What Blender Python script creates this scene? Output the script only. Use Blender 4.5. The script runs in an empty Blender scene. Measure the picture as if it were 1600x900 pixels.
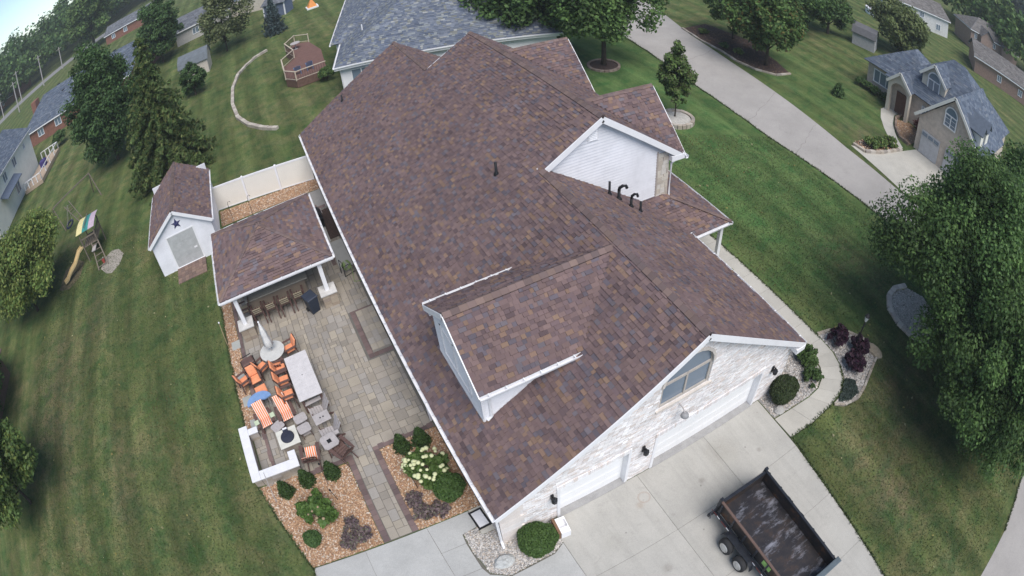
import bpy, math, random
import numpy as np
from mathutils import Vector, Matrix
random.seed(7); RNG = np.random.default_rng(7)
SC = bpy.context.scene; COL = SC.collection
R = math.radians

# ------------------------------------------------------------------ camera
# aerial camera with a wide barrel-distorting lens, about 19.6 m above the lawn
CAM_POS = Vector((-2.3085, -8.0672, 19.5721)); YAW, PITCH, ROLL = 0.41103, 0.75666, -0.09538
LENS = (1.0128173, -0.0079705, 0.1485877, 0.1718849)
cam_data = bpy.data.cameras.new('camera'); cam = bpy.data.objects.new('camera', cam_data); COL.objects.link(cam)
_f = Vector((math.sin(YAW)*math.cos(PITCH), math.cos(YAW)*math.cos(PITCH), -math.sin(PITCH)))
_r = Vector((math.cos(YAW), -math.sin(YAW), 0)); _u = _r.cross(_f)
_R = math.cos(ROLL)*_r + math.sin(ROLL)*_u; _U = -math.sin(ROLL)*_r + math.cos(ROLL)*_u
cam.matrix_world = Matrix(((_R.x, _U.x, -_f.x, CAM_POS.x), (_R.y, _U.y, -_f.y, CAM_POS.y), (_R.z, _U.z, -_f.z, CAM_POS.z), (0, 0, 0, 1)))
cam_data.type = 'PANO'; cam_data.panorama_type = 'FISHEYE_LENS_POLYNOMIAL'
cam_data.sensor_fit = 'HORIZONTAL'; cam_data.sensor_width = 36; cam_data.sensor_height = 20.25
cam_data.fisheye_polynomial_k0 = 0
for _i in range(4): setattr(cam_data, 'fisheye_polynomial_k%d' % (_i+1), -LENS[_i]*(1.6/36)**(_i+1))
cam_data.fisheye_fov = R(170); cam_data.clip_start = 0.1; cam_data.clip_end = 4000
SC.camera = cam

# ------------------------------------------------------------------ sky, sun, exposure (bright overcast)
SUN_EL, SUN_AZ = R(58), R(180)          # azimuth from +Y clockwise towards +X
world = bpy.data.worlds.new('World'); SC.world = world; world.use_nodes = True
_n = world.node_tree.nodes; _l = world.node_tree.links
_bg = _n['Background']; _sky = _n.new('ShaderNodeTexSky'); _sky.sky_type = 'NISHITA'; _sky.sun_disc = False
_sky.sun_elevation = SUN_EL; _sky.sun_rotation = SUN_AZ; _sky.air_density = 1.0; _sky.dust_density = 0.2; _sky.altitude = 2500; _sky.ozone_density = 1.0
_hs = _n.new('ShaderNodeHueSaturation'); _hs.inputs['Saturation'].default_value = 0.75
_l.new(_sky.outputs[0], _hs.inputs['Color']); _tint = _n.new('ShaderNodeMix'); _tint.data_type = 'RGBA'; _tint.blend_type = 'MULTIPLY'; _tint.inputs[0].default_value = 1.0; _tint.inputs[7].default_value = (0.86, 0.96, 1.0, 1); _l.new(_hs.outputs[0], _tint.inputs[6]); _l.new(_tint.outputs[2], _bg.inputs[0]); _bg.inputs[1].default_value = 0.085
_sl = bpy.data.lights.new('sun', 'SUN'); _sl.energy = 2.3; _sl.angle = R(42); _sl.color = (1.0, 0.945, 0.90)
sun = bpy.data.objects.new('sun', _sl); COL.objects.link(sun)
_sd = Vector((math.sin(SUN_AZ)*math.cos(SUN_EL), math.cos(SUN_AZ)*math.cos(SUN_EL), math.sin(SUN_EL)))
sun.rotation_euler = (-_sd).to_track_quat('-Z', 'Y').to_euler(); sun.location = (0, -20, 60)
SC.view_settings.view_transform = 'Standard'; SC.view_settings.look = 'None'; SC.view_settings.gamma = 1
SC.view_settings.exposure = 0.85; SC.view_settings.use_curve_mapping = False
SC.render.engine = 'CYCLES'; SC.cycles.max_bounces = 5; SC.cycles.diffuse_bounces = 3; SC.cycles.glossy_bounces = 2
SC.cycles.transparent_max_bounces = 4; SC.cycles.use_denoising = True; SC.cycles.caustics_reflective = False; SC.cycles.caustics_refractive = False

# ------------------------------------------------------------------ materials
def new_mat(name, rough=0.85, metal=0.0, spec=0.3):
    m = bpy.data.materials.new(name); m.use_nodes = True
    b = m.node_tree.nodes['Principled BSDF']
    b.inputs['Roughness'].default_value = rough; b.inputs['Metallic'].default_value = metal
    b.inputs['Specular IOR Level'].default_value = spec
    return m, m.node_tree.nodes, m.node_tree.links, b
def noise(n, l, scale, detail=4, rough=0.6, vec=None, dist=0.0):
    t = n.new('ShaderNodeTexNoise'); t.inputs['Scale'].default_value = scale; t.inputs['Detail'].default_value = detail
    t.inputs['Roughness'].default_value = rough; t.inputs['Distortion'].default_value = dist
    if vec is not None: l.new(vec, t.inputs['Vector'])
    return t
def ramp(n, l, fac, stops):
    r = n.new('ShaderNodeValToRGB'); e = r.color_ramp.elements
    while len(e) < len(stops): e.new(0.5)
    for i, (p, c) in enumerate(stops): e[i].position = p; e[i].color = (*c[:3], 1)
    l.new(fac, r.inputs[0]); return r
def mixc(n, l, a, b, fac=0.5, mode='MIX'):
    m = n.new('ShaderNodeMix'); m.data_type = 'RGBA'; m.blend_type = mode
    for s, x in ((m.inputs[6], a), (m.inputs[7], b), (m.inputs[0], fac)):
        if hasattr(x, 'links') or hasattr(x, 'is_linked'): l.new(x, s)
        elif isinstance(x, (int, float)): s.default_value = x
        else: s.default_value = (*x[:3], 1)
    return m.outputs[2]
def bump(n, l, b, height, strength=0.3, dist=0.02):
    p = n.new('ShaderNodeBump'); p.inputs['Strength'].default_value = strength; p.inputs['Distance'].default_value = dist
    l.new(height, p.inputs['Height']); l.new(p.outputs[0], b.inputs['Normal'])
def geo_pos(n): return n.new('ShaderNodeNewGeometry').outputs['Position']
def plain(name, col, rough=0.8, metal=0.0, var=0.12, scale=3.0, bmp=0.15, spec=0.3, fine=40.0, piece=0.0, stain=0.0):
    """a base colour with blotchy dirt and fine grain in world space"""
    m, n, l, b = new_mat(name, rough, metal, spec); p = geo_pos(n)
    a = noise(n, l, scale, 5, 0.65, p); f = noise(n, l, fine, 3, 0.6, p)
    c = Vector(col)
    r1 = ramp(n, l, a.outputs[0], [(0.25, c*(1-var*1.6)), (0.55, c), (0.8, c*(1+var))])
    r2 = ramp(n, l, f.outputs[0], [(0.3, (1-var,)*3), (0.7, (1+var*0.6,)*3)])
    x = mixc(n, l, r1.outputs[0], r2.outputs[0], 1.0, 'MULTIPLY')
    if piece:
        rp = ramp(n, l, n.new('ShaderNodeObjectInfo').outputs['Random'], [(0.0, (1-piece,)*3), (1.0, (1+piece*0.6,)*3)]); x = mixc(n, l, x, rp.outputs[0], 1.0, 'MULTIPLY')
    if stain:
        s1 = noise(n, l, 1.7, 6, 0.75, p, 0.8); s2 = noise(n, l, 7.0, 4, 0.7, p)
        x = mixc(n, l, x, ramp(n, l, s1.outputs[0], [(0.56, (1, 1, 1)), (0.74, (1-stain,)*3)]).outputs[0], 1.0, 'MULTIPLY')
        x = mixc(n, l, x, ramp(n, l, s2.outputs[0], [(0.66, (1, 1, 1)), (0.76, (1-stain*1.6,)*3)]).outputs[0], 1.0, 'MULTIPLY')
    l.new(x, b.inputs['Base Color'])
    if bmp: bump(n, l, b, f.outputs[0], bmp, 0.01)
    return m
def toned(name, rough=0.85, spec=0.25, source='attr', grain=60.0, var=0.15, bmp=0.25, big=0.6, sub=0.0):
    """colour of each piece from its own attribute (joined pieces) or object colour (single pieces)"""
    m, n, l, b = new_mat(name, rough, 0, spec); p = geo_pos(n)
    if source == 'attr':
        a = n.new('ShaderNodeAttribute'); a.attribute_name = 'tone'; c = a.outputs['Color']
    else:
        c = n.new('ShaderNodeObjectInfo').outputs['Color']
    f = noise(n, l, grain, 3, 0.7, p); g = noise(n, l, big, 4, 0.6, p)
    r = ramp(n, l, f.outputs[0], [(0.3, (1-var,)*3), (0.7, (1+var,)*3)])
    r2 = ramp(n, l, g.outputs[0], [(0.3, (1-var*0.7,)*3), (0.7, (1+var*0.7,)*3)])
    x = mixc(n, l, c, r.outputs[0], 1.0, 'MULTIPLY'); x = mixc(n, l, x, r2.outputs[0], 1.0, 'MULTIPLY')
    l.new(x, b.inputs['Base Color'])
    if bmp: bump(n, l, b, f.outputs[0], bmp, 0.008)
    return m
def leaf_mat(name, rough=0.6):
    m, n, l, b = new_mat(name, rough, 0, 0.25)
    a = n.new('ShaderNodeAttribute'); a.attribute_name = 'tone'
    l.new(a.outputs['Color'], b.inputs['Base Color'])
    t = n.new('ShaderNodeBsdfTranslucent'); l.new(a.outputs['Color'], t.inputs['Color'])
    mx = n.new('ShaderNodeMixShader'); mx.inputs[0].default_value = 0.28
    l.new(b.outputs[0], mx.inputs[1]); l.new(t.outputs[0], mx.inputs[2])
    l.new(mx.outputs[0], n['Material Output'].inputs['Surface']); return m

# ------------------------------------------------------------------ mesh builder
class MB:
    def __init__(s): s.v = []; s.f = []; s.c = []
    def poly(s, pts, c=None):
        i = len(s.v); s.v += [tuple(p) for p in pts]; s.f.append(tuple(range(i, i+len(pts)))); s.c.append(c or (1, 1, 1)); return s
    def hexa(s, p, c=None):                # p: 4 bottom (ccw from above) then 4 top
        i = len(s.v); s.v += [tuple(x) for x in p]
        for q in ((3, 2, 1, 0), (4, 5, 6, 7), (0, 1, 5, 4), (1, 2, 6, 5), (2, 3, 7, 6), (3, 0, 4, 7)):
            s.f.append(tuple(i+k for k in q)); s.c.append(c or (1, 1, 1))
        return s
    def box(s, x0, x1, y0, y1, z0, z1, c=None):
        return s.hexa([(x0, y0, z0), (x1, y0, z0), (x1, y1, z0), (x0, y1, z0), (x0, y0, z1), (x1, y0, z1), (x1, y1, z1), (x0, y1, z1)], c)
    def cbox(s, x0, x1, y0, y1, z0, z1, b=0.01, c=None):      # box with a chamfered top edge
        s.hexa([(x0, y0, z0), (x1, y0, z0), (x1, y1, z0), (x0, y1, z0), (x0, y0, z1-b), (x1, y0, z1-b), (x1, y1, z1-b), (x0, y1, z1-b)], c)
        del s.f[-5]; del s.c[-5]
        return s.hexa([(x0, y0, z1-b), (x1, y0, z1-b), (x1, y1, z1-b), (x0, y1, z1-b), (x0+b, y0+b, z1), (x1-b, y0+b, z1), (x1-b, y1-b, z1), (x0+b, y1-b, z1)], c)
    def mbox(s, M, sx, sy, sz, c=None):    # box centred on matrix M
        return s.hexa([M @ Vector((x*sx/2, y*sy/2, z*sz/2)) for z in (-1, 1) for x, y in ((-1, -1), (1, -1), (1, 1), (-1, 1))], c)
    def beam(s, p, q, w, h, c=None, up=(0, 0, 1)):
        p, q = Vector(p), Vector(q); d = (q-p); L = d.length; d.normalize(); u = Vector(up)
        if abs(d.dot(u)) > 0.98: u = Vector((1, 0, 0))
        a = d.cross(u).normalized(); u = a.cross(d)
        M = Matrix(((a.x, d.x, u.x, 0), (a.y, d.y, u.y, 0), (a.z, d.z, u.z, 0), (0, 0, 0, 1))); M.translation = (p+q)/2
        return s.mbox(M, w, L, h, c)
    def tube(s, pts, r, n=8, c=None, cap=True):
        pts = [Vector(p) for p in pts]; rs = r if isinstance(r, (list, tuple)) else [r]*len(pts); i0 = len(s.v); ref = None
        for k, p in enumerate(pts):
            d = (pts[min(k+1, len(pts)-1)]-pts[max(k-1, 0)]).normalized()
            if ref is None: ref = Vector((0, 0, 1)) if abs(d.z) < 0.9 else Vector((1, 0, 0))
            a = d.cross(ref).normalized(); b = d.cross(a); ref = -b if False else ref
            for j in range(n):
                t = 2*math.pi*j/n; s.v.append(tuple(p+(a*math.cos(t)+b*math.sin(t))*rs[k]))
        for k in range(len(pts)-1):
            for j in range(n):
                a0 = i0+k*n+j; a1 = i0+k*n+(j+1) % n; s.f.append((a0, a1, a1+n, a0+n)); s.c.append(c or (1, 1, 1))
        if cap:
            s.f.append(tuple(i0+j for j in reversed(range(n)))); s.c.append(c or (1, 1, 1))
            s.f.append(tuple(i0+(len(pts)-1)*n+j for j in range(n))); s.c.append(c or (1, 1, 1))
        return s
    def prism(s, poly, z0, z1, c=None):
        n = len(poly); i = len(s.v); s.v += [(x, y, z0) for x, y in poly]+[(x, y, z1) for x, y in poly]
        s.f.append(tuple(i+n+k for k in range(n))); s.f.append(tuple(i+k for k in reversed(range(n)))); s.c += [c or (1, 1, 1)]*2
        for k in range(n): s.f.append((i+k, i+(k+1) % n, i+n+(k+1) % n, i+n+k)); s.c.append(c or (1, 1, 1))
        return s
    def lathe(s, prof, n=16, o=(0, 0, 0), c=None, sx=1.0, sy=1.0):
        i0 = len(s.v)
        for r, z in prof:
            for j in range(n): t = 2*math.pi*j/n; s.v.append((o[0]+r*math.cos(t)*sx, o[1]+r*math.sin(t)*sy, o[2]+z))
        for k in range(len(prof)-1):
            for j in range(n):
                a = i0+k*n+j; b = i0+k*n+(j+1) % n; s.f.append((a, b, b+n, a+n)); s.c.append(c or (1, 1, 1))
        s.f.append(tuple(i0+j for j in reversed(range(n)))); s.f.append(tuple(i0+(len(prof)-1)*n+j for j in range(n))); s.c += [c or (1, 1, 1)]*2
        return s
    def move(s, i0, M): s.v[i0:] = [tuple(M @ Vector(p)) for p in s.v[i0:]]; return s
    def mesh(s, name, mat, smooth=False, tone=False):
        me = bpy.data.meshes.new(name); me.from_pydata(s.v, [], s.f)
        if tone:
            at = me.attributes.new('tone', 'FLOAT_COLOR', 'FACE')
            at.data.foreach_set('color', np.array([(*c[:3], 1.0) for c in s.c], np.float32).ravel())
        if smooth: me.polygons.foreach_set('use_smooth', [True]*len(me.polygons))
        me.materials.append(mat); me.update(); return me
    def build(s, name, mat, parent=None, smooth=False, tone=False):
        return obj(name, s.mesh(name, mat, smooth, tone), parent)
def obj(name, me, parent=None):
    o = bpy.data.objects.new(name, me); COL.objects.link(o)
    if parent is not None: o.parent = parent
    return o
def tag(o, label=None, cat=None, group=None, kind=None):
    for k, x in (('label', label), ('category', cat), ('group', group), ('kind', kind)):
        if x: o[k] = x
    return o
def thing(name, label, cat, loc=(0, 0, 0), rz=0.0, group=None):
    o = obj(name, None); o.location = loc; o.rotation_euler = (0, 0, rz); o.empty_display_size = 0.3
    return tag(o, label, cat, group)
def struct(o): o['kind'] = 'structure'; return o
def stuff(o): o['kind'] = 'stuff'; return o
def copy_tree(o, parent=None):
    c = o.copy(); COL.objects.link(c); c.parent = parent
    for ch in list(o.children): copy_tree(ch, c)
    return c
def quads(name, V, C, mat, parent=None):
    """many loose quads from an (N,4,3) array with an (N,3) tone array"""
    N = len(V); me = bpy.data.meshes.new(name)
    me.vertices.add(N*4); me.vertices.foreach_set('co', np.ascontiguousarray(V, np.float32).ravel())
    me.loops.add(N*4); me.loops.foreach_set('vertex_index', np.arange(N*4, dtype=np.int32))
    me.polygons.add(N); me.polygons.foreach_set('loop_start', np.arange(0, N*4, 4, dtype=np.int32))
    me.update(calc_edges=True)
    at = me.attributes.new('tone', 'FLOAT_COLOR', 'FACE')
    at.data.foreach_set('color', np.concatenate([np.clip(C, 0, 1), np.ones((N, 1))], 1).astype(np.float32).ravel())
    me.materials.append(mat); me.update(); return obj(name, me, parent)
def scan(poly, v):
    xs = []
    for (u0, v0), (u1, v1) in zip(poly, poly[1:]+poly[:1]):
        if (v0 <= v) != (v1 <= v): xs.append(u0+(v-v0)*(u1-u0)/(v1-v0))
    xs.sort(); return list(zip(xs[::2], xs[1::2]))
def minus(iv, holes):
    out = iv
    for a, b in holes:
        nx = []
        for p, q in out:
            if b <= p or a >= q: nx.append((p, q)); continue
            if a > p: nx.append((p, a))
            if b < q: nx.append((b, q))
        out = nx
    return out
def inpoly(poly, x, y): return any(a <= x <= b for a, b in scan(poly, y))

def tone(c, lo=0.9, hi=1.1):
    k = random.uniform(lo, hi); return tuple(v*k for v in c)

# shared materials
M_SHINGLE = toned('asphalt_shingle', 0.92, 0.15, 'attr', 140, 0.16, 0.35, 0.5)
M_SHINGLE1 = toned('asphalt_shingle_single', 0.92, 0.15, 'object', 140, 0.16, 0.35, 0.5)
M_DECK = plain('shingle_underlay', (0.10, 0.075, 0.075), 0.95, 0, 0.15, 4)
M_BDECK = plain('blue_shingle_underlay', (0.13, 0.15, 0.19), 0.95, 0, 0.15, 4)
M_WHITE = plain('white_trim_paint', (0.82, 0.82, 0.84), 0.45, 0, 0.05, 1.5, 0.03)
M_DOOR = plain('white_garage_door', (0.86, 0.86, 0.86), 0.5, 0, 0.03, 1.0, 0.02)
M_SIDING = plain('white_vinyl_siding', (0.74, 0.745, 0.78), 0.55, 0, 0.10, 0.9, 0.03)
M_CREAM = plain('cream_siding', (0.82, 0.80, 0.73), 0.6, 0, 0.06, 1.0, 0.03)
M_BRICKT = toned('whitewashed_brick', 0.9, 0.2, 'attr', 50, 0.18, 0.4, 1.2)
M_MORTAR = plain('pale_mortar', (0.74, 0.71, 0.70), 0.95, 0, 0.12, 3)
M_STONE = toned('pale_cut_stone', 0.9, 0.2, 'attr', 30, 0.14, 0.4, 1.5)
M_GLASS, _gn, _gl, _gb = new_mat('window_glass', 0.08, 0, 0.6); _gb.inputs['Base Color'].default_value = (0.16, 0.21, 0.27, 1)
M_BLACK = plain('black_metal', (0.018, 0.018, 0.02), 0.45, 0, 0.2, 6, 0.05)
M_DARKB = plain('black_pipe', (0.012, 0.013, 0.016), 0.5, 0, 0.2, 8, 0.05)
M_CONC = plain('driveway_concrete', (0.425, 0.413, 0.38), 0.9, 0, 0.09, 0.55, 0.2, fine=28, piece=0.05, stain=0.16)
def drive_stains(m):
    """an old ring stain, rusty blotches, oil drips and faint tyre scuffs on the drive"""
    n, l = m.node_tree.nodes, m.node_tree.links; b = n['Principled BSDF']; p = geo_pos(n); c = b.inputs['Base Color'].links[0].from_socket
    for (x, y, r, lo, hi, k) in ((5.05, -0.95, 0.26, 0.72, 1.0, (0.90, 0.82, 0.78)), (4.75, -1.15, 0.20, 0.0, 1.0, (0.93, 0.87, 0.82)), (7.2, -1.6, 0.16, 0.0, 1.0, (0.80, 0.79, 0.78)), (3.2, -1.9, 0.5, 0.0, 1.0, (0.92, 0.92, 0.91)), (8.6, -1.1, 0.9, 0.0, 1.0, (0.94, 0.935, 0.92)), (4.2, -3.9, 0.25, 0.0, 1.0, (0.82, 0.81, 0.80)), (9.9, -1.9, 0.14, 0.0, 1.0, (0.78, 0.77, 0.76))):
        vs = n.new('ShaderNodeVectorMath'); vs.operation = 'DISTANCE'; l.new(p, vs.inputs[0]); vs.inputs[1].default_value = (x, y, 0.022)
        dv = n.new('ShaderNodeMath'); dv.operation = 'DIVIDE'; l.new(vs.outputs['Value'], dv.inputs[0]); dv.inputs[1].default_value = r
        s = ramp(n, l, dv.outputs[0], [(0.0, k if lo == 0 else (1, 1, 1)), (max(lo, 0.35), k), (1.0, (1, 1, 1))] if lo == 0 else [(lo-0.15, (1, 1, 1)), (0.86, k), (1.0, (1, 1, 1))]); c = mixc(n, l, c, s.outputs[0], 1.0, 'MULTIPLY')
    v = n.new('ShaderNodeTexVoronoi'); v.inputs['Scale'].default_value = 1.15; l.new(p, v.inputs['Vector']); c = mixc(n, l, c, ramp(n, l, v.outputs['Distance'], [(0.025, (0.62,)*3), (0.06, (1, 1, 1))]).outputs[0], 1.0, 'MULTIPLY')
    mp = n.new('ShaderNodeMapping'); mp.inputs['Scale'].default_value = (2.2, 0.12, 1); l.new(p, mp.inputs[0]); t = noise(n, l, 1.6, 4, 0.6, mp.outputs[0]); c = mixc(n, l, c, ramp(n, l, t.outputs[0], [(0.36, (0.93,)*3), (0.52, (1, 1, 1))]).outputs[0], 1.0, 'MULTIPLY')
    l.new(c, b.inputs['Base Color'])
drive_stains(M_CONC)
M_CONC2 = plain('walk_concrete', (0.48, 0.46, 0.41), 0.9, 0, 0.09, 0.9, 0.2, fine=28, piece=0.07, stain=0.12)
M_CONC3 = plain('grey_concrete', (0.43, 0.43, 0.415), 0.9, 0, 0.10, 0.8, 0.2, fine=28, piece=0.06, stain=0.14)
M_STREET = plain('worn_street_concrete', (0.37, 0.35, 0.33), 0.92, 0, 0.10, 0.35, 0.2, fine=14, stain=0.14)
M_BARK = plain('bark', (0.07, 0.055, 0.042), 0.95, 0, 0.3, 5, 0.6)
M_LEAF = leaf_mat('foliage')
M_CHIP = toned('stone_chips', 0.9, 0.2, 'attr', 80, 0.1, 0)
M_PAVER = toned('paver', 0.92, 0.2, 'attr', 45, 0.13, 0.35, 1.0)
M_PAVER1 = toned('paver_single', 0.92, 0.2, 'object', 45, 0.13, 0.35, 1.0)
M_WOODB = plain('brown_poly_lumber', (0.125, 0.075, 0.065), 0.6, 0, 0.15, 6, 0.1)
M_WOODG = plain('weathered_grey_lumber', (0.42, 0.39, 0.385), 0.75, 0, 0.12, 6, 0.15)
M_ORANGE = plain('orange_cushion', (0.84, 0.33, 0.17), 0.85, 0, 0.12, 9, 0.1)
M_WOODL = plain('pine_lumber', (0.42, 0.32, 0.20), 0.8, 0, 0.15, 5, 0.15)
M_RBRICK = plain('red_brick', (0.24, 0.115, 0.085), 0.92, 0, 0.2, 2.5, 0.3)
def striped(name, ca, cb, scale, axis):
    m, n, l, b = new_mat(name, 0.85); t = n.new('ShaderNodeTexCoord'); w = n.new('ShaderNodeTexWave'); w.wave_type = 'BANDS'
    w.bands_direction = axis; w.inputs['Scale'].default_value = scale; l.new(t.outputs['Object'], w.inputs['Vector'])
    r = ramp(n, l, w.outputs['Fac'], [(0.55, ca), (0.7, cb)]); l.new(r.outputs[0], b.inputs['Base Color']); return m
M_STRIPE = striped('orange_white_stripes', (0.78, 0.22, 0.08), (0.80, 0.70, 0.62), 3.3, 'X')

# ------------------------------------------------------------------ ground
def lawn_mat():
    m, n, l, b = new_mat('mown_lawn', 0.95, 0, 0.1); p = geo_pos(n)
    mp = n.new('ShaderNodeMapping'); l.new(p, mp.inputs[0]); mp.inputs['Scale'].default_value = (1.0, 0.09, 1.0)
    big = noise(n, l, 0.045, 5, 0.62, p); mid = noise(n, l, 0.32, 5, 0.65, p); st = noise(n, l, 1.5, 4, 0.7, mp.outputs[0]); fine = noise(n, l, 9.0, 4, 0.75, p)
    tiny = noise(n, l, 38.0, 2, 0.7, p)
    g = ramp(n, l, mid.outputs[0], [(0.32, (0.062, 0.090, 0.036)), (0.46, (0.084, 0.112, 0.040)), (0.56, (0.096, 0.119, 0.044)), (0.70, (0.125, 0.132, 0.060))])
    pat = noise(n, l, 0.55, 6, 0.72, p, 0.6)
    dry = ramp(n, l, big.outputs[0], [(0.44, (0.08,)*3), (0.66, (0.9,)*3)])
    d2 = ramp(n, l, pat.outputs[0], [(0.44, (0.0,)*3), (0.66, (1.0,)*3)])
    df = mixc(n, l, dry.outputs[0], d2.outputs[0], 1.0, 'MULTIPLY')
    c = mixc(n, l, g.outputs[0], (0.19, 0.165, 0.088), df)
    for (px, py, sx, sy, k) in ((23, 14, 9, 26, 0.75), (40, 20, 8, 14, 0.4), (24, 34, 9, 12, 0.6)):      # lusher, better watered turf along the street
        vs = n.new('ShaderNodeVectorMath'); vs.operation = 'SUBTRACT'; l.new(p, vs.inputs[0]); vs.inputs[1].default_value = (px, py, 0)
        vd = n.new('ShaderNodeVectorMath'); vd.operation = 'DIVIDE'; l.new(vs.outputs[0], vd.inputs[0]); vd.inputs[1].default_value = (sx, sy, 1)
        vl = n.new('ShaderNodeVectorMath'); vl.operation = 'LENGTH'; l.new(vd.outputs[0], vl.inputs[0])
        wr_ = ramp(n, l, vl.outputs['Value'], [(0.45, (k,)*3), (1.0, (0, 0, 0))]); c = mixc(n, l, c, (0.088, 0.152, 0.052), wr_.outputs[0])
    for (px, py, sx, sy, k) in ((18.5, -4.5, 5.5, 4.0, 0.75), (13.6, -7.5, 2.2, 4.5, 0.8), (22.5, 2.5, 3.0, 5.0, 0.6), (-21.5, 16.0, 4.0, 11.0, 0.85), (-17.5, 22.5, 2.5, 4.5, 0.7), (-15.0, 8.0, 2.0, 5.0, 0.45), (3.5, 40.5, 5.0, 3.5, 0.35), (37.5, 12.0, 3.5, 3.5, 0.7), (-22.0, 34.0, 4.0, 6.0, 0.5)):
        vs = n.new('ShaderNodeVectorMath'); vs.operation = 'SUBTRACT'; l.new(p, vs.inputs[0]); vs.inputs[1].default_value = (px, py, 0)
        vd = n.new('ShaderNodeVectorMath'); vd.operation = 'DIVIDE'; l.new(vs.outputs[0], vd.inputs[0]); vd.inputs[1].default_value = (sx, sy, 1)
        vl = n.new('ShaderNodeVectorMath'); vl.operation = 'LENGTH'; l.new(vd.outputs[0], vl.inputs[0])
        wr_ = ramp(n, l, vl.outputs['Value'], [(0.25, (k,)*3), (1.0, (0, 0, 0))]); pr_ = ramp(n, l, noise(n, l, 1.1, 6, 0.75, p, 0.7).outputs[0], [(0.38, (0, 0, 0)), (0.62, (1, 1, 1))])
        c = mixc(n, l, c, (0.145, 0.120, 0.074), mixc(n, l, wr_.outputs[0], pr_.outputs[0], 1.0, 'MULTIPLY'))
    lush = ramp(n, l, noise(n, l, 0.9, 5, 0.7, p, 0.4).outputs[0], [(0.44, (1.06, 1.03, 1.0)), (0.64, (0.58, 0.80, 0.72))]); c = mixc(n, l, c, lush.outputs[0], 1.0, 'MULTIPLY')
    sr = ramp(n, l, st.outputs[0], [(0.3, (0.74,)*3), (0.7, (1.28,)*3)]); c = mixc(n, l, c, sr.outputs[0], 1.0, 'MULTIPLY')
    fr = ramp(n, l, fine.outputs[0], [(0.3, (0.66,)*3), (0.7, (1.34,)*3)]); c = mixc(n, l, c, fr.outputs[0], 1.0, 'MULTIPLY')
    w = n.new('ShaderNodeTexWave'); w.bands_direction = 'X'; w.inputs['Scale'].default_value = 0.105; w.inputs['Distortion'].default_value = 1.2
    w.inputs['Detail'].default_value = 2; w.inputs['Detail Scale'].default_value = 0.6; l.new(p, w.inputs['Vector'])
    wr = ramp(n, l, w.outputs['Fac'], [(0.2, (0.87,)*3), (0.8, (1.13,)*3)]); c = mixc(n, l, c, wr.outputs[0], 1.0, 'MULTIPLY')
    tr = ramp(n, l, tiny.outputs[0], [(0.3, (0.72,)*3), (0.7, (1.28,)*3)]); c = mixc(n, l, c, tr.outputs[0], 1.0, 'MULTIPLY')
    l.new(c, b.inputs['Base Color']); bump(n, l, b, tiny.outputs[0], 0.6, 0.05); return m
M_LAWN = lawn_mat()
g = MB()
xs = [-700, -400, -200, -100, -60, -30, 0, 30, 60, 100, 200, 400, 700]
for i in range(12):
    for j in range(12): g.poly([(xs[i], xs[j], 0), (xs[i+1], xs[j], 0), (xs[i+1], xs[j+1], 0), (xs[i], xs[j+1], 0)])
struct(g.build('lawn', M_LAWN))

def strip(name, near, far, z, mat):
    m = MB()
    for a, b, c, d in zip(near, near[1:], far[1:], far): m.poly([(*a, z), (*d, z), (*c, z), (*b, z)])
    return struct(m.build(name, mat))
# the street past the front lawn, curving round the corner lot into the lower road
near = [(34, 75), (31.6, 48), (29.4, 31), (28.3, 24), (27.6, 15), (28.0, 9.2), (28.3, 3.9), (28.2, -3), (27.3, -8.2), (25.2, -11.9), (22.1, -14.3), (17.9, -15.35), (10.9, -15.9), (2, -16.3), (-60, -17)]
far = [(46, 75), (41.5, 48), (36.6, 33), (35.3, 26), (34.2, 18), (33.2, 11.3), (32.9, 5.9), (33.2, -2), (33.2, -9), (33.0, -16), (30, -20.5), (20, -21.8), (10.9, -22.2), (2, -22.5), (-60, -23.2)]
street = strip('street', near, far, 0.012, M_STREET)
st_gap = MB()
for k, t in ((2, 0.55), (3, 0.75), (4, 0.45), (5, 0.9)):      # irregular cracks across the worn street
    a = Vector((*near[k], 0.0135)).lerp(Vector((*near[k+1], 0.0135)), t); b = Vector((*far[k], 0.0135)).lerp(Vector((*far[k+1], 0.0135)), t); q = [a.lerp(b, i/14)+Vector((random.uniform(-.12, .12), random.uniform(-.12, .12), 0)) for i in range(15)]
    for u, v in zip(q, q[1:]): st_gap.beam(u, v, random.uniform(0.015, 0.04), 0.006)
stuff(st_gap.build('crack', plain('joint_tar', (0.22, 0.205, 0.195), 0.95), street))
strip('left_road', [(-120, 95), (-78, 142), (-53, 163), (-30, 185), (20, 240)], [(-128, 100), (-84, 149), (-58, 171), (-36, 192), (14, 248)], 0.02, plain('road_asphalt', (0.24, 0.24, 0.245), 0.9))
strip('neighbour_driveway', [(33.1, 5.0), (36, 3.2), (41.6, 2.0)], [(34.0, 11.4), (36.5, 9.3), (41.6, 8.2)], 0.016, M_CONC2)
strip('neighbour_walk', [(39.8, 9.0), (40.6, 10.0), (41.6, 10.9), (43.2, 12.0), (45.2, 12.9), (46.6, 12.9)], [(39.0, 9.1), (39.9, 10.8), (41.0, 11.9), (42.6, 13.2), (44.6, 14.3), (46.6, 14.3)], 0.020, M_CONC2)

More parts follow.
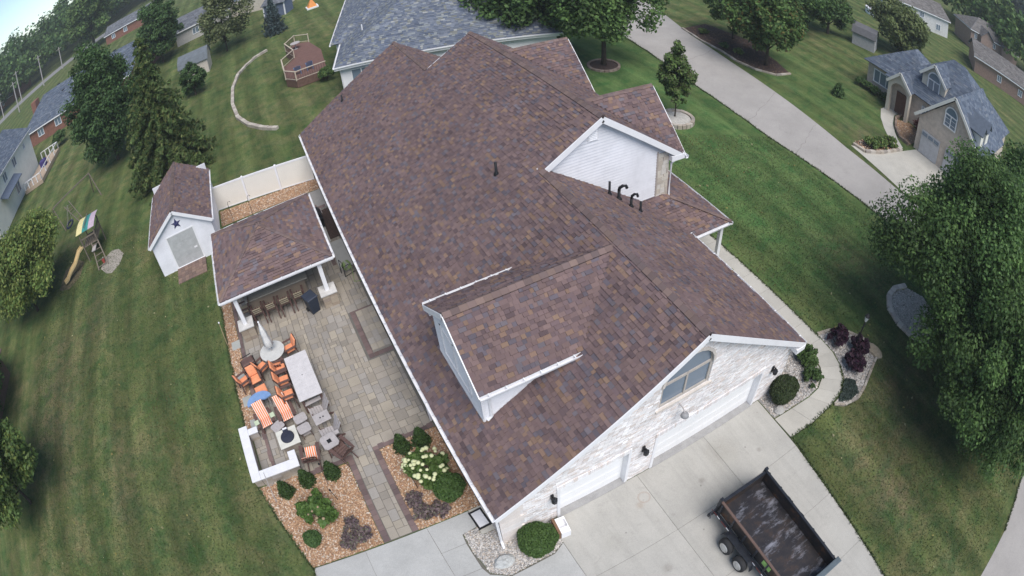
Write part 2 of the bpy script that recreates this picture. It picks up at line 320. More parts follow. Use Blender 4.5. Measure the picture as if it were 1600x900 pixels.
# driveway slabs: each one a piece with open joints
def slab(parent, poly, z0, z1, mat, name='slab'):
    cx = sum(p[0] for p in poly)/len(poly); cy = sum(p[1] for p in poly)/len(poly)
    m = MB(); k = 0.008; ins = []
    for x, y in poly:
        d = math.hypot(x-cx, y-cy); ins.append((x-(x-cx)/d*k, y-(y-cy)/d*k))
    m.prism(ins, z0, z1); return m.build(name, mat, parent)
M_JOINT = plain('joint_soil', (0.15, 0.14, 0.12), 0.95)
drive = MB()
def edge_x(y): return 11.55+0.075*min(y, 0) if y > -11 else 10.72
ys = [-0.02, -2.78, -5.5, -8.2, -10.9, -13.4, -15.85]
drive.prism([(1.76, ys[-1]), (10.7, ys[-1]), (10.72, -10.9), (edge_x(-2.4), -2.4), (11.36, -0.02), (1.76, -0.02)], -0.10, 0.010)
drive = struct(drive.build('driveway', M_JOINT))
for j in range(6):
    xs_ = [1.75, 5.33, 8.4, None]
    for i in range(3):
        x0 = xs_[i]; xa = xs_[i+1] if xs_[i+1] else edge_x(ys[j]); xb = xs_[i+1] if xs_[i+1] else edge_x(ys[j+1])
        if i == 2 and j == 0: xa = 11.38
        slab(drive, [(x0, ys[j+1]), (xb, ys[j+1]), (xa, ys[j]), (x0, ys[j])], -0.08, 0.022+random.uniform(-0.003, 0.003), M_CONC)
# front walk: slabs from the drive round the corner bed to the porch
outer = [(11.42, -2.34), (12.75, -2.42), (14.10, -2.34), (14.95, -2.18), (15.6, -1.82), (16.08, -1.10), (16.34, -0.28), (16.38, 0.68), (16.38, 1.9), (16.38, 3.2), (16.38, 4.5), (16.38, 5.8), (16.38, 7.1), (16.38, 8.6), (16.38, 10.0)]
inner = [(11.40, -1.20), (12.4, -1.28), (13.5, -1.36), (14.2, -1.30), (14.75, -1.02), (15.12, -0.55), (15.28, -0.02), (15.30, 0.7), (15.30, 1.9), (15.30, 3.2), (15.30, 4.5), (15.30, 5.8), (15.30, 7.1), (15.30, 8.6), (15.30, 10.0)]
fw = MB()
for a, b, c, d in zip(outer, outer[1:], inner[1:], inner): fw.poly([(*a, 0.012), (*b, 0.012), (*c, 0.012), (*d, 0.012)])
fw = struct(fw.build('front_walk', M_JOINT))
for a, b, c, d in zip(outer, outer[1:], inner[1:], inner): slab(fw, [a, b, c, d], -0.05, 0.032+random.uniform(-0.003, 0.003), M_CONC2)
porch_pad = struct(MB().box(13.2, 15.26, 7.2, 14, -0.05, 0.10).build('porch_floor', M_CONC2))
# grey concrete pad left of the garage
pad = struct(MB().prism([(-7.3, -4.5), (1.755, -4.5), (1.755, -1.0), (1.30, -1.22), (-0.4, -1.30), (-0.95, -0.9), (-1.1, 0.2), (-1.08, 0.9), (-0.5, 1.0), (-0.5, 1.72), (-6.70, 1.76)], -0.05, 0.010).build('side_pad', M_JOINT))
for poly in ([(-6.68, 1.74), (-7.25, -0.6), (-4.6, -0.6), (-4.55, 1.73)], [(-4.55, 1.73), (-4.6, -0.6), (-2.05, -0.6), (-2.12, 1.73)], [(-2.12, 1.73), (-2.08, 0.55), (-1.14, 0.55), (-1.1, 0.92), (-0.52, 1.0), (-0.52, 1.72)],
             [(-2.08, 0.55), (-2.05, -0.6), (-1.1, -0.6), (-1.14, 0.55)], [(-7.25, -0.6), (-7.3, -4.5), (-2.05, -4.5), (-2.05, -0.6)], [(-2.05, -0.6), (-2.05, -4.5), (-0.35, -4.5), (-0.35, -1.34), (-0.98, -0.95), (-1.1, -0.6)],
             [(-0.35, -1.34), (-0.35, -4.5), (1.745, -4.5), (1.745, -1.02), (1.30, -1.26)]):
    slab(pad, poly[::-1] if poly[0][0] < -6 and False else poly, -0.04, 0.020+random.uniform(-0.003, 0.003), M_CONC3)
bp = struct(MB().box(-0.5, 0.0, 0.62, 1.72, -0.05, 0.045).build('hatch_pad', M_CONC2))

# ------------------------------------------------------------------ planting beds
def pebbles(name, poly, n, s0, s1, pal, parent, z=0.012, avoid=None):
    xs = [p[0] for p in poly]; ys = [p[1] for p in poly]; P = []
    while len(P) < n:
        x = random.uniform(min(xs), max(xs)); y = random.uniform(min(ys), max(ys))
        if inpoly(poly, x, y) and not (avoid and avoid(x, y)): P.append((x, y))
    P = np.array(P); s = RNG.uniform(s0, s1, (n, 1)); a = RNG.uniform(0, 6.28, n); e = RNG.uniform(0.6, 1.0, (n, 1))
    ux = np.stack([np.cos(a), np.sin(a), RNG.uniform(-.3, .3, n)], 1)*s; uy = np.stack([-np.sin(a), np.cos(a), RNG.uniform(-.3, .3, n)], 1)*s*e
    uz = np.stack([RNG.uniform(-.2, .2, n), RNG.uniform(-.2, .2, n), np.ones(n)], 1)*s*0.55
    c = np.concatenate([P, np.full((n, 1), z)], 1)+np.array([0, 0, 1])*s*0.25
    V = np.stack([c+ux, c+uy, c-ux, c-uy, c+uz, c-uz], 1).reshape(-1, 3)
    F = np.array([(0, 1, 4), (1, 2, 4), (2, 3, 4), (3, 0, 4)]); F = (F[None]+np.arange(n)[:, None, None]*6).reshape(-1, 3)
    me = bpy.data.meshes.new(name); nf = len(F); me.vertices.add(len(V)); me.vertices.foreach_set('co', V.astype(np.float32).ravel())
    me.loops.add(nf*3); me.loops.foreach_set('vertex_index', F.astype(np.int32).ravel()); me.polygons.add(nf); me.polygons.foreach_set('loop_start', np.arange(0, nf*3, 3, dtype=np.int32)); me.update(calc_edges=True)
    col = np.array(pal)[RNG.integers(0, len(pal), n)]*RNG.uniform(0.8, 1.15, (n, 1)); col = np.repeat(col, 4, 0)
    at = me.attributes.new('tone', 'FLOAT_COLOR', 'FACE'); at.data.foreach_set('color', np.concatenate([col, np.ones((nf, 1))], 1).astype(np.float32).ravel())
    me.materials.append(M_CHIP); return stuff(obj(name, me, parent))
M_TAN = plain('tan_stone_mulch', (0.30, 0.195, 0.125), 0.95, 0, 0.22, 4, 0.5, fine=30)
M_GRV = plain('grey_gravel_base', (0.26, 0.25, 0.24), 0.95, 0, 0.22, 6, 0.5, fine=30)
M_SOIL = plain('dark_mulch', (0.075, 0.05, 0.042), 0.95, 0, 0.25, 5, 0.5, fine=30)
TAN = [(0.44, 0.27, 0.16), (0.36, 0.21, 0.12), (0.52, 0.37, 0.25), (0.28, 0.16, 0.10), (0.56, 0.48, 0.40), (0.40, 0.25, 0.15)]
GREY = [(0.50, 0.48, 0.46), (0.36, 0.35, 0.34), (0.24, 0.23, 0.22), (0.58, 0.55, 0.51), (0.42, 0.36, 0.30)]
def bed(name, poly, mat, n, s0, s1, pal, z=0.008, pname='stone_chips'):
    b = struct(MB().prism(poly, -0.06, z).build(name, mat))
    if n: pebbles(pname, poly, n, s0, s1, pal, b, z)
    return b
bed('stone_mulch_bed', [(-6.72, 1.80), (-3.78, 1.80), (-3.78, 5.62), (-5.6, 5.66), (-5.62, 5.95), (-7.76, 5.95), (-7.64, 5.4)], M_TAN, 9000, 0.022, 0.05, TAN)
bed('stone_mulch_bed', [(-2.38, 1.78), (-0.02, 1.76), (-0.02, 5.68), (-2.38, 5.68)], M_TAN, 6000, 0.022, 0.05, TAN)
bed('stone_mulch_bed', [(-7.62, 8.85), (-6.98, 8.85), (-6.98, 20.6), (-7.6, 20.6)], M_TAN, 4500, 0.022, 0.05, TAN)
bed('stone_mulch_bed', [(-6.85, 25.2), (0.0, 24.9), (0.0, 26.2), (-6.85, 27.1)], M_TAN, 2500, 0.03, 0.06, TAN)
bed('gravel_bed', [(-1.04, 0.95), (-1.08, 0.2), (-0.93, -0.88), (-0.38, -1.28), (1.30, -1.20), (1.74, -0.98), (1.74, -0.01), (-0.02, -0.01), (-0.02, 0.60), (-0.52, 0.60), (-0.52, 0.96)], M_GRV, 5200, 0.022, 0.05, GREY, pname='gravel')
bed('gravel_bed', [(11.42, -1.14), (13.5, -1.30), (14.2, -1.24), (14.7, -0.96), (15.06, -0.5), (15.22, 0.0), (15.24, 2.4), (12.62, 2.4), (12.62, -0.01), (11.42, -0.01)], M_GRV, 6000, 0.022, 0.05, GREY, pname='gravel')
OB = [(16.44, 0.95), (17.25, 0.70), (18.0, 0.10), (18.42, -0.61), (18.58, -1.36), (18.35, -2.05), (17.45, -2.35), (16.3, -2.80), (15.54, -2.99), (14.7, -2.80), (14.25, -2.42), (15.0, -2.26), (15.68, -1.86), (16.15, -1.14), (16.42, -0.28)]
ob = bed('gravel_bed', OB, M_GRV, 5200, 0.022, 0.05, GREY+[(0.62, 0.60, 0.57)], pname='gravel')
def edging(parent, pts, w, h, L, pal, name='edging_stone', closed=False):
    pts = [Vector((*p, 0)) for p in pts]; k = 0
    for a, b in zip(pts, pts[1:]+(pts[:1] if closed else [])):
        n_ = max(1, round((b-a).length/L))
        for i in range(n_):
            p = a.lerp(b, i/n_); q = a.lerp(b, (i+1)/n_); d = (q-p).normalized()*0.008
            m = MB(); hh = h*random.uniform(0.85, 1.1); m.beam(p+d+Vector((0, 0, hh/2)), q-d+Vector((0, 0, hh/2)), w*random.uniform(0.9, 1.05), hh, pal[k % len(pal)]); k += 1
            m.build(name, M_STONE, parent, tone=True)
EDG = [(0.36, 0.31, 0.26), (0.42, 0.37, 0.31), (0.30, 0.27, 0.24), (0.45, 0.41, 0.36)]
edging(ob, OB[:11], 0.14, 0.09, 0.38, EDG)
bed('gravel_bed', [(23.3, 0.15), (22.5, 0.05), (21.75, -0.55), (21.4, -1.5), (21.45, -2.6), (22.1, -3.6), (24.2, -3.6), (24.8, -1.4), (24.3, -0.3)][::-1], plain('pale_gravel_base', (0.62, 0.56, 0.51), 0.95, 0, 0.2, 6, 0.5, fine=30), 3500, 0.03, 0.06, [(0.72, 0.67, 0.62), (0.62, 0.55, 0.50), (0.78, 0.74, 0.69)], pname='gravel')
rb = [o for o in bpy.data.objects if o.name.startswith('gravel_bed')][-1]
edging(rb, [(24.3, -0.15), (23.3, 0.2), (22.5, 0.1), (21.7, -0.5), (21.35, -1.5), (21.4, -2.6), (22.1, -3.7)], 0.34, 0.14, 0.42, [(0.58, 0.51, 0.45), (0.64, 0.57, 0.50), (0.53, 0.46, 0.41)])

# ------------------------------------------------------------------ patio
patio = MB(); patio.box(-6.96, -0.02, 5.70, 22.6, -0.08, 0.006); patio.box(-7.42, -6.96, 5.96, 8.85, -0.08, 0.006); patio.box(-3.76, -2.39, 1.78, 5.70, -0.08, 0.006)
patio = struct(patio.build('patio', plain('joint_sand', (0.155, 0.145, 0.13), 0.95)))
PAV = [(0.3066, 0.273, 0.2285), (0.336, 0.3007, 0.2503), (0.2898, 0.2671, 0.2394), (0.3108, 0.2881, 0.2604), (0.357, 0.3175, 0.2587), (0.2772, 0.2503, 0.2142), (0.3234, 0.2898, 0.2478)]
BRN = [(0.165, 0.118, 0.112), (0.185, 0.132, 0.122), (0.148, 0.108, 0.105)]
unit = MB().cbox(-0.5, 0.5, -0.5, 0.5, -1, 0, 0.03).mesh('paver', M_PAVER1)
def unit_piece(name, me, parent, x0, x1, y0, y1, z0, z1, col):
    o = obj(name, me, parent); o.location = ((x0+x1)/2, (y0+y1)/2, z1); o.scale = (x1-x0, y1-y0, z1-z0); o.color = (*col, 1); return o
def patio_ok(x, y):
    if -3.5 < x < -2.64 and 1.8 < y < 5.96: return True
    if -6.74 < x < -0.1 and 5.96 < y < 22.5: return not (-1.2 < x < 0 and 10.2 < y < 13.4)
    return -7.42 < x < -6.95 and 5.97 < y < 8.82
G_ = 0.17; occ = set(); rects = []
random.seed(11)
for j in range(int((22.6-1.8)/G_)):
    for i in range(int((7.42-0.1)/G_)):
        x, y = -7.4+i*G_, 1.8+j*G_
        if (i, j) in occ or not patio_ok(x+0.1, y+0.1): continue
        opts = [(3, 2), (2, 3), (2, 2), (3, 2), (2, 3), (3, 3), (2, 1), (1, 2)]; random.shuffle(opts); opts += [(2, 1), (1, 2), (1, 1)]
        for a, b in opts:
            cells = [(i+p, j+q) for p in range(a) for q in range(b)]
            if all(c not in occ and patio_ok(-7.4+c[0]*G_+0.1, 1.8+c[1]*G_+0.1) for c in cells):
                occ.update(cells); rects.append((x, x+a*G_, y, y+b*G_, random.choice(PAV))); break
def vis_key(r): return (r[0]+r[1]-2*CAM_POS.x)**2/4+(r[2]+r[3]-2*CAM_POS.y)**2/4+(60 if r[2] > 14.5 else 0)
rects.sort(key=vis_key); rest = MB()
for k, (x0, x1, y0, y1, c) in enumerate(rects):
    t = 0.024+random.uniform(-0.004, 0.004); c = tone(c, 0.9, 1.1); q = 0.010
    if k < 300: unit_piece('paver', unit, patio, x0+q, x1-q, y0+q, y1-q, 0.0, t, c)
    else: rest.cbox(x0+q, x1-q, y0+q, y1-q, 0.0, t, 0.006, c)
stuff(rest.build('paver_field', M_PAVER, patio, tone=True))
def band(x0, x1, y0, y1, along, L=0.24, z=0.024, parent=patio, name='border_paver'):
    n_ = max(1, round(((x1-x0) if along == 'x' else (y1-y0))/L))
    for i in range(n_):
        c = tone(random.choice(BRN), 0.85, 1.15)
        if along == 'x': a, b, p, q = x0+(x1-x0)*i/n_, x0+(x1-x0)*(i+1)/n_, y0, y1
        else: a, b, p, q = x0, x1, y0+(y1-y0)*i/n_, y0+(y1-y0)*(i+1)/n_
        unit_piece(name, unit, parent, a+0.004, b-0.004, p+0.004, q-0.004, 0.0, z+random.uniform(-0.003, 0.003), c)
band(-3.75, -3.51, 1.8, 5.70, 'y'); band(-2.63, -2.39, 1.8, 5.70, 'y'); band(-2.63, -0.08, 5.71, 5.95, 'x'); band(-5.62, -3.51, 5.68, 5.95, 'x')
band(-6.95, -6.75, 6.42, 20.5, 'y', 0.30)
band(-1.18, -0.94, 10.22, 13.38, 'y'); band(-0.93, -0.04, 10.22, 10.45, 'x'); band(-0.93, -0.04, 13.15, 13.38, 'x')
step = thing('back_step', 'low paved step with brown border at the back door under the eave', 'step', (0, 0, 0))
m = MB(); m.box(-0.93, -0.05, 10.47, 13.13, 0.0, 0.13, (0.3, 0.28, 0.25)); m.build('riser', M_PAVER, step, tone=True)
for i in range(3):
    for j in range(7):
        x0 = -0.93+i*0.293; y0 = 10.47+j*0.38
        MB().cbox(x0+0.006, x0+0.287, y0+0.006, y0+0.374, 0.131, 0.165, 0.008, random.choice(PAV)).build('paver', M_PAVER, step, tone=True)
# strips beside the house wall: dark beds, pale slabs and the concrete pad
m = struct(MB().box(-0.75, -0.03, 16.6, 19.0, 0.0, 0.075).build('wall_pad', M_CONC3))
bw = bed('dark_mulch_bed', [(-0.62, 19.35), (-0.03, 19.35), (-0.03, 22.4), (-0.5, 22.4)], M_SOIL, 500, 0.02, 0.045, [(0.10, 0.065, 0.055), (0.07, 0.05, 0.045)], z=0.05)
edging(bw, [(-0.66, 19.1), (-0.66, 22.4)], 0.10, 0.12, 0.5, [(0.45, 0.44, 0.42), (0.40, 0.39, 0.38)])
band(-1.02, -0.80, 16.4, 18.6, 'y', 0.3); band(-0.9, -0.1, 22.65, 22.95, 'x', 0.2); band(-1.3, -0.6, 22.95, 23.2, 'x', 0.25)
back = struct(MB().box(-6.9, -0.02, 22.62, 24.85, -0.05, 0.014).build('back_path', plain('grey_path', (0.30, 0.29, 0.275), 0.95, 0, 0.14, 1.2, 0.3, fine=20)))
for x, y in ((-7.15, 14.3), (-7.2, 12.0), (-7.2, 10.6), (-7.1, 9.2)):
    struct(MB().cbox(x-0.24, x+0.24, y-0.28, y+0.28, 0.0, 0.045, 0.01, (0.36, 0.37, 0.35)).build('stepping_stone', M_PAVER, tone=True))

# ------------------------------------------------------------------ roofing and walling tools
BROWN = [((0.1574, 0.1093, 0.1068), 36), ((0.1719, 0.1198, 0.1136), 26), ((0.139, 0.0988, 0.1023), 20), ((0.1182, 0.101, 0.118), 9), ((0.1409, 0.122, 0.1362), 7), ((0.2028, 0.1345, 0.1023), 11), ((0.2234, 0.1513, 0.1113), 3), ((0.1122, 0.0798, 0.083), 8)]
BLUE = [((0.125, 0.145, 0.185), 30), ((0.155, 0.175, 0.215), 25), ((0.10, 0.12, 0.165), 20), ((0.20, 0.22, 0.235), 14), ((0.175, 0.185, 0.175), 10), ((0.27, 0.28, 0.28), 4)]
def pick(pal):
    r = random.uniform(0, sum(w for _, w in pal))
    for c, w in pal:
        r -= w
        if r <= 0: return c
    return pal[0][0]
def tabs_on(O, U, V, poly, pal, e=0.145, w0=0.11, w1=0.29):
    """shingle tabs of one roof plane: (O, U, V, N, u0, u1, v0, v1, height, tone)"""
    O, U, V = Vector(O), Vector(U).normalized(), Vector(V).normalized(); N = U.cross(V)
    if N.z < 0: N = -N
    vs = [p[1] for p in poly]; v = min(vs); out = []; col = pick(pal)
    while v < max(vs)-0.02:
        ve = min(v+e, max(vs))
        for a, b in scan(poly, (v+ve)/2):
            u = a
            while u < b-1e-4:
                w = random.uniform(w0, w1); u2 = min(u+w, b)
                if b-u2 < 0.08: u2 = b
                c = pick(pal); k = random.uniform(0.86, 1.13); h = random.choice((0.008, 0.010, 0.030, 0.036))
                out.append((O, U, V, N, u, u2, v, ve, h, tuple(x*k for x in c))); u = u2
        v += e
    return out
def tabs_mesh(name, tabs, mat, parent, lap=0.02):
    m = MB()
    for O, U, V, N, u0, u1, v0, v1, h, c in tabs:
        b = O+N*0.002; g_ = 0.004
        p0 = b+U*(u0+g_)+V*v0; p1 = b+U*(u1-g_)+V*v0; p2 = b+U*(u1-g_)+V*(v1+lap); p3 = b+U*(u0+g_)+V*(v1+lap)
        q0 = p0+N*h; q1 = p1+N*h; q2 = p2+N*0.002; q3 = p3+N*0.002
        i = len(m.v); m.v += [tuple(x) for x in (p0, p1, p2, p3, q0, q1, q2, q3)]
        m.f += [(i+4, i+5, i+6, i+7), (i, i+1, i+5, i+4), (i+1, i+2, i+6, i+5), (i+3, i, i+4, i+7)]; e_ = tuple(x*0.28 for x in c); m.c += [c, e_, c, c]  # dark asphalt butt edge, toned down further to paint the shadow line
    return stuff(m.build(name, mat, parent, tone=True))
tab_unit = MB(); tab_unit.v = [(0, 0, 0), (1, 0, 0), (1, 1, 0), (0, 1, 0), (0, 0, 1), (1, 0, 1), (1, 1, 0.12), (0, 1, 0.12)]
tab_unit.f = [(4, 5, 6, 7), (0, 1, 5, 4), (1, 2, 6, 5), (3, 0, 4, 7)]; tab_unit.c = [(1, 1, 1)]*4
tab_unit = tab_unit.mesh('shingle', M_SHINGLE1); tab_unit.materials.append(plain('asphalt_edge_shadow', (0.055, 0.042, 0.044), 0.95)); tab_unit.polygons[1].material_index = 1  # asphalt edge colour also carries the painted shadow dash under the tab
def tab_object(t, parent):
    O, U, V, N, u0, u1, v0, v1, h, c = t
    o = obj('shingle', tab_unit, parent); p = O+N*0.002+U*(u0+0.004)+V*v0; A, B, C = U*(u1-u0-0.008), V*(v1-v0+0.02), N*h
    o.matrix_basis = Matrix(((A.x, B.x, C.x, p.x), (A.y, B.y, C.y, p.y), (A.z, B.z, C.z, p.z), (0, 0, 0, 1))); o.color = (*c, 1); return o
def deck(O, U, V, poly, mb, t=0.10):
    O, U, V = Vector(O), Vector(U).normalized(), Vector(V).normalized(); N = U.cross(V)
    if N.z < 0: N = -N
    P = [O+U*u+V*v for u, v in poly]; Q = [p-N*t for p in P]; i = len(mb.v); n = len(P); mb.v += [tuple(p) for p in P+Q]
    mb.f.append(tuple(i+k for k in range(n))); mb.f.append(tuple(i+n+k for k in reversed(range(n)))); mb.c += [(1, 1, 1)]*2
    for k in range(n): mb.f.append((i+k, i+(k+1) % n, i+n+(k+1) % n, i+n+k)); mb.c.append((1, 1, 1))
def caps(mb, p, q, dl, dr, pal, w=0.15, L=0.26, lift=0.045):
    """overlapping cap shingles folded over the ridge p-q; dl, dr run down the two slopes"""
    p, q = Vector(p), Vector(q); d = (q-p); n = max(1, int(d.length/L)); d = d/n; dl = Vector(dl).normalized(); dr = Vector(dr).normalized(); up = Vector((0, 0, 1))
    for i in range(n):
        a = p+d*i; b = p+d*(i+1.12); k = random.uniform(0.8, 1.1); c = tuple(x*k for x in pick(pal)); la = up*(lift+0.012); lb = up*lift
        mb.poly([a+la, b+lb, b+lb+dl*w, a+la+dl*w], c); mb.poly([a+la, a+la+dr*w, b+lb+dr*w, b+lb], c)
        k2 = tuple(x*0.62 for x in c)  # cap edges darkened: the thin shadow beneath them is painted in
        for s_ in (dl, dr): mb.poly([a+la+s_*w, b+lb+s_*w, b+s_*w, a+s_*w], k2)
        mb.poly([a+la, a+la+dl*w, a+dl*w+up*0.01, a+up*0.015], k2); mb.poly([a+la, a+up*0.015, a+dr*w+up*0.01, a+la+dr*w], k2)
def lap_siding(name, O, U, poly, mat, parent, lap=0.115, out=None, proud=0.042):
    """horizontal lapped boards on the vertical plane through O along U (poly in u, z)"""
    O, U = Vector(O), Vector(U).normalized(); N = Vector(out).normalized(); m = MB(); z0 = min(p[1] for p in poly); z1 = max(p[1] for p in poly); z = z0
    while z < z1-0.01:
        ze = min(z+lap, z1); A = scan(poly, z+0.002); B = scan(poly, ze-0.002)
        if len(A) != len(B): A = B = scan(poly, (z+ze)/2)
        for (a, b), (c, d) in zip(A, B):
            p0 = O+U*a+N*proud+Vector((0, 0, z)); p1 = O+U*b+N*proud+Vector((0, 0, z)); q0 = O+U*c+N*0.002+Vector((0, 0, ze)); q1 = O+U*d+N*0.002+Vector((0, 0, ze))
            m.poly([p0, p1, q1, q0]); m.poly([O+U*a+Vector((0, 0, z)), O+U*b+Vector((0, 0, z)), p1, p0])
        z += lap
    return m.build(name, mat, parent)
def bricks(name, O, U, poly, holes, pal, mat, parent, out, L=0.215, H=0.076, depth=0.018, z_start=0.0):
    O, U = Vector(O), Vector(U).normalized(); N = Vector(out).normalized(); m = MB(); z1 = max(p[1] for p in poly); z = z_start; k = 0; Z = Vector((0, 0, 1))
    while z < z1:
        ivs = [(max(a, c), min(b, d)) for (a, b) in scan(poly, z+0.012) for (c, d) in scan(poly, min(z+H-0.006, z1-0.001)) if min(b, d)-max(a, c) > 0.04]
        hs = []
        for h in holes:
            zz = [p[1] for p in h]
            for t in (z+0.003, z+H*0.5, z+H-0.003):
                if min(zz) < t < max(zz): hs += scan(h, t)
        for a, b in minus(ivs, hs):
            u = a-(L/2 if k % 2 else 0)
            while u < b:
                u0, u1 = max(u, a)+0.005, min(u+L, b)-0.005
                if u1-u0 > 0.015:
                    c = random.choice(pal); s = random.uniform(0.85, 1.1); c = tuple(x*s for x in c); d = depth*random.uniform(0.7, 1.25)
                    B = [O+U*u0+Z*z, O+U*u1+Z*z, O+U*u1+Z*(z+H-0.010), O+U*u0+Z*(z+H-0.010)]; F = [x+N*d for x in B]; i = len(m.v)
                    m.v += [tuple(x) for x in B+F]; m.f += [(i+4, i+5, i+6, i+7), (i, i+1, i+5, i+4), (i+1, i+2, i+6, i+5), (i+2, i+3, i+7, i+6), (i+3, i, i+4, i+7)]; m.c += [c]*5
                u += L
        z += H; k += 1
    return stuff(m.build(name, mat, parent, tone=True))
def wall_panel(name, O, U, poly, holes, t, mat, parent, out):
    """a solid wall with openings, cut into horizontal bands"""
    O, U = Vector(O), Vector(U).normalized(); N = Vector(out).normalized(); Z = Vector((0, 0, 1)); m = MB()
    zs = sorted(set([round(p[1], 4) for p in poly]+[round(p[1], 4) for h in holes for p in h]))
    fine = []
    for a, b in zip(zs, zs[1:]):
        n_ = max(1, int((b-a)/0.35)); fine += [a+(b-a)*i/n_ for i in range(n_)]
    fine.append(zs[-1])
    for a, b in zip(fine, fine[1:]):
        def cut(z):
            hs = []
            for h in holes:
                if min(p[1] for p in h) < z < max(p[1] for p in h): hs += scan(h, z)
            return minus(scan(poly, z), hs)
        A, B = cut(a+1e-4), cut(b-1e-4)
        if len(A) != len(B): A = B = cut((a+b)/2)
        for (p, q), (r, s) in zip(A, B):
            f = [O+U*p+Z*a, O+U*q+Z*a, O+U*s+Z*b, O+U*r+Z*b]; g_ = [x-N*t for x in f]; m.hexa(g_+f)
    return m.build(name, mat, parent)
def gutter(parent, p, q, out, hangers=0, w=0.13, h=0.12, mat=None, name='gutter'):
    """open trough gutter with bent hangers"""
    p, q, out = Vector(p), Vector(q), Vector(out).normalized(); Z = Vector((0, 0, 1)); m = MB(); mat = mat or M_WHITE
    prof = [(0, 0), (0, -h), (w*0.8, -h), (w, -h*0.35), (w, 0), (w-0.015, 0), (w-0.015, -h*0.33), (w*0.78, -h+0.012), (0.012, -h+0.012), (0.012, 0)]
    A = [p+out*x+Z*z for x, z in prof]; B = [q+out*x+Z*z for x, z in prof]; n = len(prof)
    for k in range(n): m.poly([A[k], A[(k+1) % n], B[(k+1) % n], B[k]])
    m.poly(A); m.poly(B[::-1]); o = m.build(name, mat, parent)
    if hangers:
        hm = MB(); d = (q-p).normalized(); hm.box(-0.02, 0.02, 0, 0.24, 0, 0.012); me = hm.mesh('hanger', mat)
        for i in range(hangers):
            c = p.lerp(q, (i+0.5)/hangers); k = obj('hanger', me, o); a = d; b = -out
            k.matrix_basis = Matrix(((a.x, b.x, 0, c.x+out.x*w), (a.y, b.y, 0, c.y+out.y*w), (a.z, b.z, 1, c.z+0.012), (0, 0, 0, 1)))
    return o
def window(parent, O, U, out, u0, u1, z0, z1, panes=2, rows=1, arch=0.0, fr=0.07, mat=None, depth=0.06, name='window'):
    """frame, bars and glass; optional half-round top of height arch"""
    O, U, N, Z = Vector(O), Vector(U).normalized(), Vector(out).normalized(), Vector((0, 0, 1)); mat = mat or M_WHITE
    P = lambda u, z, d: O+U*u+Z*z+N*d
    def bar(a, b, w, d, mb): mb.beam(P(*a, d), P(*b, d), w, depth, up=N)
    m = MB(); bar((u0, z0+fr/2), (u1, z0+fr/2), fr, 0.02, m); bar((u0, z1-fr/2), (u1, z1-fr/2), fr, 0.021, m); bar((u0+fr/2, z0), (u0+fr/2, z1), fr, 0.022, m); bar((u1-fr/2, z0), (u1-fr/2, z1), fr, 0.022, m)
    for i in range(1, panes): u = u0+(u1-u0)*i/panes; bar((u, z0), (u, z1), fr*0.8, 0.018, m)
    if arch:
        cx, rx = (u0+u1)/2, (u1-u0)/2; pts = [(cx-rx*math.cos(math.pi*i/14)*0.965, z1+arch*math.sin(math.pi*i/14)) for i in range(15)]
        for a, b in zip(pts, pts[1:]): bar(a, b, fr, 0.022, m)
    w = m.build(name, mat, parent)
    for i in range(panes):
        a, b = u0+(u1-u0)*i/panes, u0+(u1-u0)*(i+1)/panes
        MB().poly([P(a, z0, 0.004), P(b, z0, 0.004), P(b, z1, 0.004), P(a, z1, 0.004)]).build('pane', M_GLASS, w)
    if arch: MB().poly([P(*p, 0.004) for p in [(u1, z1), (u0, z1)]+pts[1:-1]]).build('pane', M_GLASS, w)
    if rows > 1 or panes > 1 and rows:
        g_ = MB()
        for i in range(panes):
            a, b = u0+(u1-u0)*i/panes, u0+(u1-u0)*(i+1)/panes
            for r_ in range(1, rows): bar((a, z0+(z1-z0)*r_/rows), (b, z0+(z1-z0)*r_/rows), 0.03, 0.008, g_)
        if g_.f: stuff(g_.build('glazing_bar', mat, w))
    return w

# ------------------------------------------------------------------ the main house
house = thing('house', 'large brick house with brown shingle roof, dormer and two white garage doors', 'house')
EX, EZ, ML = -0.185, 2.794, 0.5919; RXX, RZZ = 6.88, 2.794+0.5919*(6.88+0.185); MX, MZ = 9.55, 2.794+0.5919*(9.55+0.185)
MRR = 0.683; YF, YB, Y1, Y2 = -0.33, 27.6, 9.15, 21.45; GX = 12.97; FX = 14.0
zl = lambda x: EZ+ML*(x-EX)
roof = MB(); TABS = []; sl = math.hypot(1, ML)
L_poly = [(YF, 0), (YB, 0), (YB, (RXX-EX)*sl), (Y2, (RXX-EX)*sl), (Y2, (MX-EX)*sl), (Y1, (MX-EX)*sl), (Y1, (RXX-EX)*sl), (YF, (RXX-EX)*sl)]
planes = [((EX, 0, EZ), (0, 1, 0), (1, 0, ML), L_poly)]
sr = math.hypot(1, MRR)
planes.append(((GX, 0, RZZ-MRR*(GX-RXX)), (0, 1, 0), (-1, 0, MRR), [(YF, 0), (9.3, 0), (9.3, (GX-RXX)*sr), (YF, (GX-RXX)*sr)]))
planes.append(((GX, 0, RZZ-MRR*(GX-RXX)), (0, 1, 0), (-1, 0, MRR), [(Y2-0.3, 0), (YB, 0), (YB, (GX-RXX)*sr), (Y2-0.3, (GX-RXX)*sr)]))
planes.append(((FX, 0, MZ-MRR*(FX-MX)), (0, 1, 0), (-1, 0, MRR), [(Y1, 0), (Y2, 0), (Y2, (FX-MX)*sr), (Y1, (FX-MX)*sr)]))
FZ = MZ-MRR*(FX-MX); MC = 0.957; sc_ = math.hypot(1, MC); HW = 2.53; CZ = FZ+MC*HW; XV = MX+(MZ-CZ)/MRR
